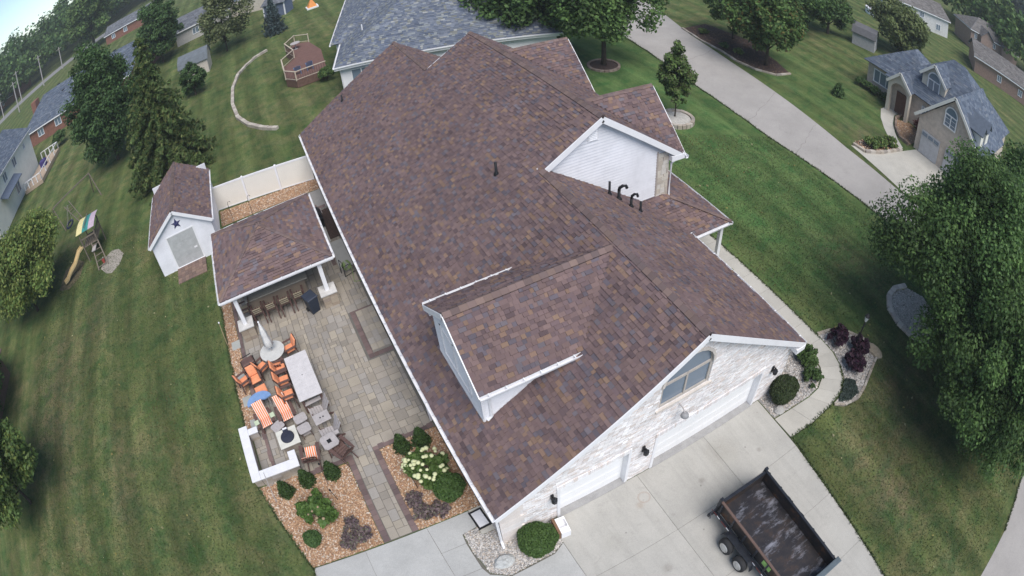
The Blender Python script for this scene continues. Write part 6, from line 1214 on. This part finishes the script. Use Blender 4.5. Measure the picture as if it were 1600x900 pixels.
struct(MB().prism([(-17.6, 27.6), (-16.9, 26.6), (-16.3, 26.3), (-15.6, 26.9), (-15.3, 28.0), (-15.9, 29.0), (-16.6, 29.3), (-17.2, 28.9)], -0.05, 0.012).build('sand_patch', plain('pale_sand', (0.34, 0.31, 0.27), 0.95, 0, 0.2, 1.5)))
struct(MB().prism([(-22.5, 28.0), (-21.2, 27.4), (-20.0, 28.2), (-19.8, 30.0), (-21.0, 31.2), (-22.2, 30.4)], -0.05, 0.010).build('worn_patch', plain('worn_earth', (0.155, 0.130, 0.080), 0.95, 0, 0.3, 1.2)))

# ------------------------------------------------------------------ neighbouring houses
M_BROOF = toned('blue_grey_shingle', 0.9, 0.15, 'attr', 90, 0.12, 0.3, 0.4)
def simple_house(name, label, loc, rz, x0, x1, y0, y1, he, slope, roofkind, wallmat, pal, dk, windows=(), axis='x', over=0.4, e=0.3, w=(0.3, 0.7)):
    """walls, roof planes with coarse courses, windows listed as (side, u0, u1, z0, z1)"""
    t = thing(name, label, 'house', loc, rz); m = MB(); m.box(x0, x1, y0, y1, -0.1, he)
    X0, X1, Y0, Y1 = x0-over, x1+over, y0-over, y1+over; ze = he+0.02-over*slope*0.3
    if roofkind == 'gable':
        if axis == 'x':
            a = (y0+y1)/2; zz = he+slope*(y1-y0)/2-0.1
            for x in (x0, x1): m.poly([(x, y0, he-0.01), (x, y1, he-0.01), (x, a, zz)])
        else:
            a = (x0+x1)/2; zz = he+slope*(x1-x0)/2-0.1
            for y in (y0, y1): m.poly([(x0, y, he-0.01), (x1, y, he-0.01), (a, y, zz)])
        pl_ = gable_planes(X0, X1, Y0, Y1, ze, slope, axis)
    else: pl_ = hip_planes(X0, X1, Y0, Y1, ze, slope)
    m.build('wall', wallmat, t); roof_part(t, pl_, pal, dk, M_BROOF, e=e, w0=w[0], w1=w[1])
    for nm, q in (('fascia', (X0, X1, Y0-0.02, Y0+0.08)), ('fascia', (X0, X1, Y1-0.08, Y1+0.02)), ('fascia', (X0-0.02, X0+0.08, Y0, Y1)), ('fascia', (X1-0.08, X1+0.02, Y0, Y1))):
        if roofkind == 'gable' and ((axis == 'x' and q[0] > q[1]-0.2) or (axis == 'y' and q[2] > q[3]-0.2)): continue
        MB().box(*q, ze-0.22, ze-0.03).build(nm, M_WHITE, t)
    for side, u0, u1, z0, z1 in windows:
        if side == 's': window(t, (0, y0-0.03, 0), (1, 0, 0), (0, -1, 0), u0, u1, z0, z1, 2, 1, fr=0.10)
        if side == 'w': window(t, (x0-0.03, 0, 0), (0, 1, 0), (-1, 0, 0), u0, u1, z0, z1, 2, 1, fr=0.10)
        if side == 'e': window(t, (x1+0.03, 0, 0), (0, 1, 0), (1, 0, 0), u0, u1, z0, z1, 2, 1, fr=0.10)
    return t
GREYR = [((0.13, 0.14, 0.16), 4), ((0.16, 0.17, 0.19), 3), ((0.11, 0.12, 0.14), 2)]
SLATE = [((0.10, 0.125, 0.165), 4), ((0.125, 0.15, 0.19), 4), ((0.085, 0.105, 0.145), 3), ((0.15, 0.17, 0.20), 1)]
WARMR = [((0.155, 0.145, 0.14), 4), ((0.18, 0.17, 0.165), 3), ((0.13, 0.125, 0.12), 2)]
nr = -0.300
nh = simple_house('blue_roof_house', 'white house with blue grey hip roof directly behind the main house', (4.2, 36.85, 0), nr, 0.45, 17.5, 0.45, 12.5, 3.05, 0.60, 'hip', M_WHITE, BLUE, M_BDECK, [('s', 1.2, 2.9, 1.0, 2.5)], over=0.45, e=0.2, w=(0.16, 0.42))
roof_part(nh, hip_planes(-0.95, 9.5, 6.4, 24.5, 3.06, 0.60), BLUE, M_BDECK, M_BROOF, 'wing_roof', e=0.2, w0=0.16, w1=0.42)
MB().box(-0.5, 9.0, 6.9, 24.0, 0, 3.0).build('wing_wall', M_WHITE, nh); gutter(nh, (0, 0, 3.06), (17.9, 0, 3.06), (0, -1, 0)); gutter(nh, (0, 0, 3.06), (0, 6.4, 3.06), (-1, 0, 0)); gutter(nh, (-0.95, 6.4, 3.06), (-0.95, 24, 3.06), (-1, 0, 0))
MB().tube([(0.1, 0.1, 3.0), (0.42, 0.38, 2.7), (0.42, 0.38, 0.1)], 0.06, 6).build('downspout', M_WHITE, nh); o = MB().lathe([(0.06, -0.1), (0.06, 0.45)], 8, (2.2, 5.0, 4.4)); o.build('vent_pipe', M_WHITE, nh)
# its deck
dk = thing('wood_deck', 'brown wooden deck with pale railings beside the blue roofed house', 'deck', (0, 0, 0))
dp = [(0.75, 44.7), (1.6, 43.3), (4.5, 43.3), (5.2, 50.2), (4.6, 54.6), (3.2, 56.0), (1.9, 54.0), (2.4, 50.5), (0.9, 48.5)]
M_DKB = plain('deck_boards', (0.17, 0.095, 0.08), 0.8, 0, 0.12, 3); y = 43.3
while y < 56.0:
    for a, b in scan(dp, y+0.1): MB().box(a, b, y+0.008, y+0.20, 0.74, 0.78).build('deck_board', M_DKB, dk)
    y += 0.205
m = MB(); m.prism(dp, 0.05, 0.735); m.build('skirt', plain('deck_skirt', (0.15, 0.09, 0.07), 0.85, 0, 0.2, 5), dk); M_RAIL = plain('deck_rail', (0.50, 0.43, 0.34), 0.8)
for a, b in zip(dp[-5:]+dp[:3], (dp[-5:]+dp[:3])[1:]):
    a, b = Vector((*a, 0.78)), Vector((*b, 0.78)); U1 = Vector((0, 0, 0.95)); MB().beam(a+U1, b+U1, 0.12, 0.05).build('rail', M_RAIL, dk); MB().beam(a+U1*0.12, b+U1*0.12, 0.06, 0.05).build('rail', M_RAIL, dk); MB().beam(a, a+U1*1.08, 0.11, 0.11).build('post', M_RAIL, dk); n_ = int((b-a).length/0.22); q = MB()
    for i in range(1, n_): p = a.lerp(b, i/n_); q.beam(p+U1*0.12, p+U1*0.98, 0.035, 0.035)
    stuff(q.build('baluster', plain('dark_baluster', (0.13, 0.09, 0.075), 0.8) if not bpy.data.materials.get('dark_baluster') else bpy.data.materials['dark_baluster'], dk))
dt_ = thing('deck_table', 'pale table on the upper corner of the deck', 'table', (3.0, 53.6, 0.78)); MB().lathe([(0.55, 0.70), (0.55, 0.74)], 16).build('table_top', M_WOODG, dt_); MB().lathe([(0.25, 0), (0.05, 0.06), (0.05, 0.7)], 10).build('pedestal', M_WOODG, dt_)
for i, (x, y) in enumerate(((2.0, 45.0), (3.2, 45.2))): chair('deck_chair', ['blue chair on the deck nearest its left corner', 'blue chair on the deck nearest the house'][i], x, y, R(180), 'dining', 'blue deck chairs', 0.78, plain('deck_chair_blue', (0.10, 0.14, 0.24), 0.6) if i == 0 else bpy.data.materials['deck_chair_blue'], None)
shrub('deck_shrub', 'dark green shrub at the deck corner by the white house wall', (4.3, 42.6, 0), 1.6, 0.85, 2600, 0.12, DRK+MID, 120)
# sheds and houses behind
ls = thing('pale_shed', 'pale garden shed with a grey gambrel roof beyond the spruce', 'shed', (-11.2, 62.0, 0), R(-6)); MB().box(0, 3.9, 0.2, 3.4, 0, 1.9).build('wall', plain('pale_shed_wall', (0.55, 0.50, 0.44), 0.7), ls)
k6 = lambda z_, y_: (z_, y_); prof = [(0.0, 1.88), (0.55, 2.75), (1.8, 3.25), (3.05, 2.75), (3.6, 1.88)]; m = MB()
for (ya, za), (yb, zb) in zip(prof, prof[1:]): m.hexa([(-0.15, ya, za-0.06), (4.05, ya, za-0.06), (4.05, yb, zb-0.06), (-0.15, yb, zb-0.06), (-0.15, ya, za), (4.05, ya, za), (4.05, yb, zb), (-0.15, yb, zb)])
m.build('roof', plain('grey_shed_roof', (0.14, 0.16, 0.18), 0.9, 0, 0.15, 2), ls)
for x in (0.0, 3.9): MB().poly([(x, a, b-0.07) for a, b in prof]).build('end_wall', bpy.data.materials['pale_shed_wall'], ls)
simple_house('grey_ranch', 'low grey roofed ranch house beyond the pale shed', (-13.5, 86.0, 0), R(4), 0, 9.5, 0, 8, 2.7, 0.42, 'gable', plain('grey_wall', (0.46, 0.44, 0.42), 0.8), GREYR, M_BDECK, [('s', 3.0, 4.2, 0.9, 2.1), ('s', 5.5, 7.0, 0.2, 2.2)])
simple_house('cream_house', 'cream house cut off by the top edge, beyond the pale tree', (-3.6, 90.5, 0), R(-36), 0, 12, 0, 9, 4.6, 0.5, 'gable', plain('cream_wall', (0.58, 0.53, 0.46), 0.75), GREYR, M_BDECK, [('s', 1.0, 2.2, 2.8, 4.0)])
bs = thing('blue_playhouse', 'small blue and white playhouse behind the blue spruce', 'playhouse', (1.4, 78.3, 0), R(-35)); MB().box(0, 3.6, 0, 2.6, 0, 2.2).build('wall', plain('playhouse_blue', (0.13, 0.16, 0.24), 0.7), bs)
m = MB()
for x in (0, 3.6): m.box(x-0.08, x+0.08, -0.05, 0.1, 0, 2.25)
m.build('corner_trim', M_WHITE, bs)['kind'] = 'stuff'; MB().box(1.6, 2.2, -0.06, -0.02, 0.3, 2.0).build('door', M_WHITE, bs)
roof_part(bs, gable_planes(-0.3, 3.9, -0.3, 2.9, 2.2, 0.45, 'x'), GREYR, M_BDECK, M_BROOF, e=0.3, w0=0.3, w1=0.6)
tn = thing('play_tent', 'small orange and white play tent beside the blue roofed house', 'tent', (8.1, 74.4, 0)); m = MB(); P4 = [(-0.8, -0.8, 0), (0.8, -0.8, 0), (0.8, 0.8, 0), (-0.8, 0.8, 0)]
for i in range(4): m.poly([P4[i], P4[(i+1) % 4], (0, 0, 1.6)])
m.build('canvas', plain('orange_canvas', (0.70, 0.28, 0.08), 0.7), tn); MB().prism([(-0.85, -0.85), (0.85, -0.85), (0.85, 0.85), (-0.85, 0.85)], 0.0, 0.25).build('skirt', M_WHITE, tn)
simple_house('brick_ranch', 'small red brick ranch house under the far left trees', (-40, 141.5, 0), R(-8), 0, 13, 0, 8, 2.8, 0.45, 'gable', M_RBRICK, GREYR, M_BDECK, [('s', 2.0, 3.2, 0.9, 2.2), ('s', 6.0, 7.2, 0.9, 2.2)])
br = simple_house('brick_ranch', 'long red brick house with grey blue roof behind the evergreen tree', (-44.4, 78.4, 0), R(-14), 0, 25, 0, 21, 2.75, 0.27, 'gable', M_RBRICK, SLATE, M_BDECK, [('s', 3.6, 5.2, 1.0, 2.3), ('s', 8.2, 9.8, 1.0, 2.3)])
for i, (x, y) in enumerate(((3.4, 11.4), (7.5, 11.4), (11.0, 11.2), (13.2, 11.4), (15.4, 11.4), (17.5, 11.4), (7.0, 7.2))): MB().cbox(x-0.25, x+0.25, y-0.25, y+0.25, 4.9 if y > 8 else 4.4, 5.75 if y > 8 else 4.95, 0.05).build('roof_vent', M_BLACK, br)
for x, y in ((10.2, 6.6), (17.0, 7.2)): MB().lathe([(0.13, -0.3), (0.13, 0.85)], 8, (x, y, 4.6)).build('flue_pipe', M_WHITE, br)
MB().cbox(-1.9, -0.6, 7.2, 8.8, 2.6, 6.2, 0.1).build('chimney', M_RBRICK, br)
lw = thing('white_house', 'tall pale house with blue grey roof at the left edge', 'house', (-36.5, 64.0, 0), R(-3)); MB().box(-10, 0, -18, 0, -0.1, 6.1).build('wall', M_CREAM, lw); roof_part(lw, gable_planes(-10.4, 0.4, -18.4, 0.4, 6.1, 0.5, 'y'), SLATE, M_BDECK, M_BROOF, e=0.3, w0=0.3, w1=0.7)
lap_siding('siding', (0.01, -18, 0), (0, 1, 0), [(0, 0), (18, 0), (18, 6.05), (0, 6.05)], M_CREAM, lw, 0.16, (1, 0, 0)); MB().poly([(-10, 0.02, 6.0), (0, 0.02, 6.0), (-5, 0.02, 8.5)]).build('gable_wall', M_CREAM, lw)
for u0, u1, z0, z1 in ((-8.2, -6.7, 4.2, 5.6), (-12.2, -10.7, 4.2, 5.6), (-9.6, -7.9, 1.0, 2.5), (-3.4, -2.6, 4.5, 5.4)): window(lw, (0.05, 0, 0), (0, 1, 0), (1, 0, 0), u0, u1, z0, z1, 2, 1, fr=0.12)
m = MB(); m.hexa([(0.0, -14.6, 3.7), (1.4, -14.6, 3.0), (1.4, -8.6, 3.0), (0.0, -8.6, 3.7), (0.0, -14.6, 3.85), (1.45, -14.6, 3.12), (1.45, -8.6, 3.12), (0.0, -8.6, 3.85)]); m.build('porch_roof', plain('porch_slate', (0.12, 0.15, 0.21), 0.85), lw); gutter(lw, (0.4, -18.4, 6.06), (0.4, 0.4, 6.06), (1, 0, 0), 0, 0.16, 0.16)
wd = thing('side_deck', 'small wooden deck with railing beside the pale house', 'deck', (-35.9, 60.5, 0), R(-3)); m = MB(); m.box(0.0, 3.6, -5.0, 4.0, 0.05, 0.55); m.build('platform', plain('tan_deck', (0.42, 0.33, 0.25), 0.8), wd)
for a, b in (((3.5, -4.9), (3.5, 3.9)), ((0.1, -4.9), (3.5, -4.9)), ((0.1, 3.9), (3.5, 3.9))):
    a, b = Vector((*a, 0.55)), Vector((*b, 0.55)); MB().beam(a+Vector((0, 0, 1)), b+Vector((0, 0, 1)), 0.12, 0.08).build('rail', M_WHITE, wd)
    for i in range(5): p = a.lerp(b, i/4); MB().beam(p, p+Vector((0, 0, 1.02)), 0.12, 0.12).build('post', M_WHITE, wd)
gcv = thing('covered_grill', 'small purple blue covered grill on the side deck', 'grill', (-33.9, 60.5, 0.55)); MB().cbox(-0.55, 0.55, -0.4, 0.4, 0, 1.0, 0.15).build('cover', plain('indigo_cover', (0.05, 0.04, 0.16), 0.6), gcv)
shrub('side_shrub', 'rounded dark shrub at the end of the side deck', (-32.6, 66.8, 0), 2.6, 1.5, 2600, 0.2, DRK+MID[:1], 121)
bsd = thing('brown_shed', 'corner of a brown roofed shed at the left edge of the lawn', 'shed', (-30.3, 19.5, 0), R(-8)); MB().box(-2.4, 2.0, -2.4, 2.4, 0, 2.0).build('wall', plain('brown_wall', (0.14, 0.09, 0.07), 0.8), bsd); roof_part(bsd, gable_planes(-2.8, 2.4, -2.8, 2.8, 2.0, 0.5, 'y'), BROWN, M_DECK, M_SHINGLE)
fh = simple_house('far_house', 'distant grey roofed brick house at the far left edge', (-104, 178, 0), R(-35), 0, 20, 0, 10, 2.8, 0.45, 'gable', M_RBRICK, GREYR, M_BDECK, [('s', 4, 6, 0.8, 2.2), ('s', 9, 11, 0.8, 2.2)])
for i, (x, y, h, lab) in enumerate([(-64.7, 145.5, 10.4, 'utility pole in the middle of the far left row'), (-75.5, 148.2, 10.8, 'tall utility pole left of the middle one'), (-60.0, 154.5, 7.6, 'short utility pole nearest the broad road tree'), (-82.6, 144.6, 8.5, 'utility pole at the far left edge'), (-69.0, 130.4, 9.5, 'utility pole standing just behind the long brick house')]):
    t = thing('utility_pole', lab, 'pole', (x, y, 0), R(40), 'utility poles along the left road'); MB().tube([(0, 0, -0.2), (0, 0, h)], [0.20, 0.15], 8).build('shaft', M_WOODG, t); MB().box(-1.1, 1.1, -0.06, 0.06, h-0.7, h-0.55).build('crossarm', M_WOODG, t)

# brick house across the street
ah = thing('brick_neighbour_house', 'tan brick house with slate blue roofs and an arched entry across the street', 'house', (0, 0, 0))
M_TBRICK = plain('tan_brick', (0.60, 0.515, 0.445), 0.9, 0, 0.16, 3, 0.3); M_STUC = plain('tan_stucco', (0.62, 0.575, 0.49), 0.85, 0, 0.06, 2)
def ablk(x0, x1, y0, y1, z): MB().box(x0, x1, y0, y1, 0, z).build('wall', M_TBRICK, ah)
ablk(41.5, 50, 1.6, 8.6, 3.2); ablk(46.2, 57, 2.2, 14.6, 3.2); ablk(48.0, 56.5, 14.6, 18.2, 2.95)
T = []; m = MB()
def aroof(P):
    global T
    for O, U, V, poly in P: deck(O, U, V, poly, m, 0.10); T += tabs_on(O, U, V, poly, SLATE, 0.25, 0.25, 0.6)
aroof(gable_planes(41.1, 51.5, 1.2, 9.0, 3.2, 0.98, 'x')); aroof(hip_planes(45.8, 57.5, 1.8, 15.0, 3.2, 0.78)); aroof(hip_planes(47.5, 57.0, 10.0, 18.6, 2.95, 0.72))
aroof([((46.9, 8.1, 5.45), (1, 0, 0), (0, 1, 0.98), [(0, 0), (4, 0), (4, 1.65*1.4), (0, 1.65*1.4)]), ((46.9, 11.4, 5.45), (1, 0, 0), (0, -1, 0.98), [(0, 0), (4, 0), (4, 1.65*1.4), (0, 1.65*1.4)])])
aroof([((45.0, 11.3, 3.15), (1, 0, 0), (0, 1, 0.98), [(0, 0), (4.5, 0), (4.5, 1.5*1.4), (0, 1.5*1.4)]), ((45.0, 14.3, 3.15), (1, 0, 0), (0, -1, 0.98), [(0, 0), (4.5, 0), (4.5, 1.5*1.4), (0, 1.5*1.4)])])
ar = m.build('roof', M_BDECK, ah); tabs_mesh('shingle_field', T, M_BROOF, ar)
gz = 3.2+0.98*3.5
MB().poly([(41.49, 1.6, 3.15), (41.49, 8.6, 3.15), (41.49, 5.1, gz)]).build('garage_gable', M_TBRICK, ah); MB().prism([(47.3, 8.3), (50, 8.3), (50, 11.2), (47.3, 11.2)], 3.2, 5.6).build('upper_wall', M_STUC, ah); MB().poly([(47.3, 8.3, 5.55), (47.3, 11.2, 5.55), (47.3, 9.75, 6.95)]).build('upper_gable', M_STUC, ah)
for p, q in (((41.06, 1.2, 3.2), (41.06, 5.1, 3.2+0.98*3.9)), ((41.06, 9.0, 3.2), (41.06, 5.1, 3.2+0.98*3.9)), ((46.86, 8.1, 5.45), (46.86, 9.75, 7.05)), ((46.86, 11.4, 5.45), (46.86, 9.75, 7.05)), ((44.96, 11.3, 3.15), (44.96, 12.8, 4.6)), ((44.96, 14.3, 3.15), (44.96, 12.8, 4.6))):
    MB().beam(Vector(p)-Vector((0, 0, 0.1)), Vector(q)-Vector((0, 0, 0.1)), 0.08, 0.26).build('rake_board', M_CREAM, ah)
window(ah, (41.45, 0, 0), (0, 1, 0), (-1, 0, 0), 4.6, 6.0, 3.9, 5.1, 2, 3, arch=0.7, fr=0.12); window(ah, (47.26, 0, 0), (0, 1, 0), (-1, 0, 0), 8.95, 10.5, 4.15, 5.35, 2, 1, arch=0.75, fr=0.13); window(ah, (47.96, 0, 0), (0, 1, 0), (-1, 0, 0), 14.9, 17.4, 1.0, 2.5, 3, 1, fr=0.13); window(ah, (46.16, 0, 0), (0, 1, 0), (-1, 0, 0), 9.2, 10.3, 1.2, 2.5, 2, 1, fr=0.12)
for y0, y1 in ((5.9, 8.0), (2.2, 5.2)): 
    d = MB().box(41.38, 41.46, y0, y1, 0.05, 2.2).build('garage_door', plain('grey_door', (0.52, 0.52, 0.54), 0.6) if y0 > 5 else bpy.data.materials['grey_door'], ah)
    for k in range(3): MB().box(41.34, 41.385, y0+0.12+k*(y1-y0-0.1)/3, y0+(k+1)*(y1-y0-0.1)/3, 1.75, 2.05).build('pane', M_GLASS, d)
m = MB(); ar_ = [(11.55, 0)]+[(12.8-1.0*math.cos(math.pi*i/10), 2.45+0.95*math.sin(math.pi*i/10)) for i in range(11)]+[(14.05, 0)]
wall_panel('entry_arch', (45.2, 0, 0), (0, 1, 0), [(11.45, 0), (14.15, 0), (14.15, 3.2), (12.8, 4.5), (11.45, 3.2)], [[(11.8, 0), (13.8, 0)]+[(12.8+1.0*math.cos(math.pi*i/10), 2.4+0.95*math.sin(math.pi*i/10)) for i in range(11)]], 0.5, M_STUC, ah, (-1, 0, 0))
MB().box(46.05, 46.15, 12.2, 13.4, 0.1, 2.3).build('entry_door', plain('brown_door', (0.12, 0.06, 0.045), 0.6), ah)
for x in (42.6, 44.7):      # two small dormers on the side slope
    MB().prism([(x-0.55, 2.0), (x+0.55, 2.0), (x+0.55, 4.4), (x-0.55, 4.4)], 3.7, 5.35).build('dormer_wall', M_CREAM, ah); q = MB()
    for s in (-1, 1): q.hexa([(x, 1.75, 6.0), (x+s*0.8, 1.75, 5.2), (x+s*0.8, 5.0, 5.2), (x, 5.0, 6.0), (x, 1.75, 6.1), (x+s*0.85, 1.75, 5.3), (x+s*0.85, 5.0, 5.3), (x, 5.0, 6.1)])
    q.build('dormer_roof', plain('dormer_slate', (0.115, 0.14, 0.18), 0.85) if not bpy.data.materials.get('dormer_slate') else bpy.data.materials['dormer_slate'], ah)
for i, y in enumerate((18.4, 17.4, 16.4, 15.2)): shrub('hedge_bush', ['clipped hedge bush at the left end of the brick house front', 'clipped hedge bush second from the left end', 'clipped hedge bush below the brick house windows', 'round bush beside the arched entry'][i], (47.0, y, 0), 1.0, 0.7, 900, 0.13, DRK+MID[:1], 130+i, 'hedge along the brick house')
hb = bed('mulch_bed', [(34.6, 10.2), (36.0, 9.6), (39.0, 9.0), (39.7, 10.6), (37.5, 11.3), (35, 11.6)], M_SOIL, 600, 0.04, 0.08, TAN, 0.03, 'bark_chips'); edging(hb, [(34.4, 11.4), (34.5, 10.2), (36.0, 9.5), (39.2, 8.85)], 0.28, 0.2, 0.5, EDG)
for i, (x, y) in enumerate(((35.8, 10.4), (37.2, 10.2), (38.6, 9.9))): shrub('drive_shrub', ['low shrub at the street end of the bed across the street', 'low shrub in the middle of the bed across the street', 'low shrub at the garage end of the bed across the street'][i], (x, y, 0), 0.8, 0.75, 700, 0.14, MID+YEL[:1], 140+i, 'low shrubs beside the far driveway', 'loose')
eb = bed('mulch_bed', [(41.4, 9.0), (44.9, 9.0), (46, 11.2), (44.6, 12.4), (42.6, 11.4), (41.2, 10.2)], M_TAN, 500, 0.04, 0.08, TAN, 0.03, 'bark_chips'); edging(eb, [(46, 12.4), (44.6, 12.4), (42.6, 11.4), (41.2, 10.2), (41.0, 9.0)], 0.22, 0.3, 0.5, [(0.2, 0.15, 0.12), (0.25, 0.19, 0.15)])
shrub('red_shrub', 'dark red shrub between the entry and the far garage', (45.2, 9.6, 0), 1.8, 0.95, 1100, 0.16, [(0.13, 0.035, 0.03), (0.09, 0.03, 0.028)], 145)
# more houses on the right
simple_house('white_far_house', 'long white two storey house with brown grey roof near the right woods', (92.5, 35.3, 0), R(-35), 0, 13, 0, 8.5, 3.9, 0.5, 'gable', plain('far_white', (0.66, 0.66, 0.66), 0.7), WARMR, M_BDECK, [('s', 1.5, 2.6, 2.2, 3.4), ('s', 5, 6.2, 2.2, 3.4), ('s', 9.5, 10.8, 0.8, 2.2)])
simple_house('brown_ranch', 'long brown brick ranch house with flat grey roof at the right edge', (88.9, 16.6, 0), R(23.7), 0, 11, -24, 0, 3.0, 0.36, 'gable', plain('brown_brick', (0.32, 0.215, 0.175), 0.9, 0, 0.15, 3), WARMR, M_BDECK, [('w', -6, -5, 1.0, 2.2), ('w', -11, -10, 1.0, 2.2)], 'y')
fb = simple_house('far_brick_house', 'two storey brick house with front gables before the right woods', (109.6, 24.0, 0), R(-45), 0, 15, 0, 9, 4.6, 0.6, 'hip', plain('rosy_brick', (0.34, 0.25, 0.215), 0.9), WARMR, M_BDECK, [('s', 6.4, 7.6, 2.8, 4.0), ('s', 1.0, 1.8, 2.8, 4.0)])
for x in (4.2, 11):
    MB().prism([(x-1.8, -1.2), (x+1.8, -1.2), (x+1.8, 1), (x-1.8, 1)], 0, 4.4).build('bay', bpy.data.materials['rosy_brick'], fb); roof_part(fb, gable_planes(x-2.1, x+2.1, -1.6, 3.5, 4.4, 0.9, 'y'), WARMR, M_BDECK, M_BROOF, 'bay_roof', e=0.35, w0=0.4, w1=0.8); MB().poly([(x-1.8, -1.2, 4.35), (x+1.8, -1.2, 4.35), (x, -1.2, 5.95)]).build('bay_gable', bpy.data.materials['rosy_brick'], fb)
gb = thing('grey_barn', 'small grey gambrel barn across the street behind the trees', 'shed', (61.5, 26.2, 0), R(20)); MB().box(-1.4, 1.4, -1.6, 1.6, 0, 1.8).build('wall', plain('barn_grey', (0.42, 0.42, 0.43), 0.8), gb); m = MB(); prof = [(-1.6, 1.75), (-1.1, 2.6), (0, 3.0), (1.1, 2.6), (1.6, 1.75)]
for (a, za), (b, zb) in zip(prof, prof[1:]): m.hexa([(a, -1.75, za-0.08), (b, -1.75, zb-0.08), (b, 1.75, zb-0.08), (a, 1.75, za-0.08), (a, -1.75, za), (b, -1.75, zb), (b, 1.75, zb), (a, 1.75, za)])
m.build('roof', plain('barn_roof', (0.13, 0.13, 0.14), 0.9), gb)
for y in (-1.6, 1.6): MB().poly([(a, y, b-0.08) for a, b in prof]).build('end_wall', bpy.data.materials['barn_grey'], gb)
pp = thing('garden_pool', 'pale blue round garden pool beside the white far house', 'pool', (84.5, 36.0, 0)); MB().lathe([(2.6, 0), (2.6, 1.1), (2.5, 1.12)], 24).build('wall', M_WHITE, pp); MB().lathe([(2.48, 1.0), (2.48, 1.02)], 24).build('water', plain('pool_water', (0.45, 0.60, 0.68), 0.1), pp)

# ------------------------------------------------------------------ light summer haze in the air
hz_m = bpy.data.materials.new('haze_air'); hz_m.use_nodes = True; _hn = hz_m.node_tree.nodes; _hn.clear()
_vo = _hn.new('ShaderNodeVolumePrincipled'); _vo.inputs['Color'].default_value = (0.86, 0.92, 1.0, 1); _vo.inputs['Density'].default_value = 0.00045; _vo.inputs['Anisotropy'].default_value = 0.0
_ho = _hn.new('ShaderNodeOutputMaterial'); hz_m.node_tree.links.new(_vo.outputs[0], _ho.inputs['Volume'])
hz = stuff(MB().box(-720, 720, -720, 720, -1.2, 36).build('haze', hz_m)); tag(hz, 'thin pale summer haze over the whole neighbourhood')
SC.cycles.volume_bounces = 1
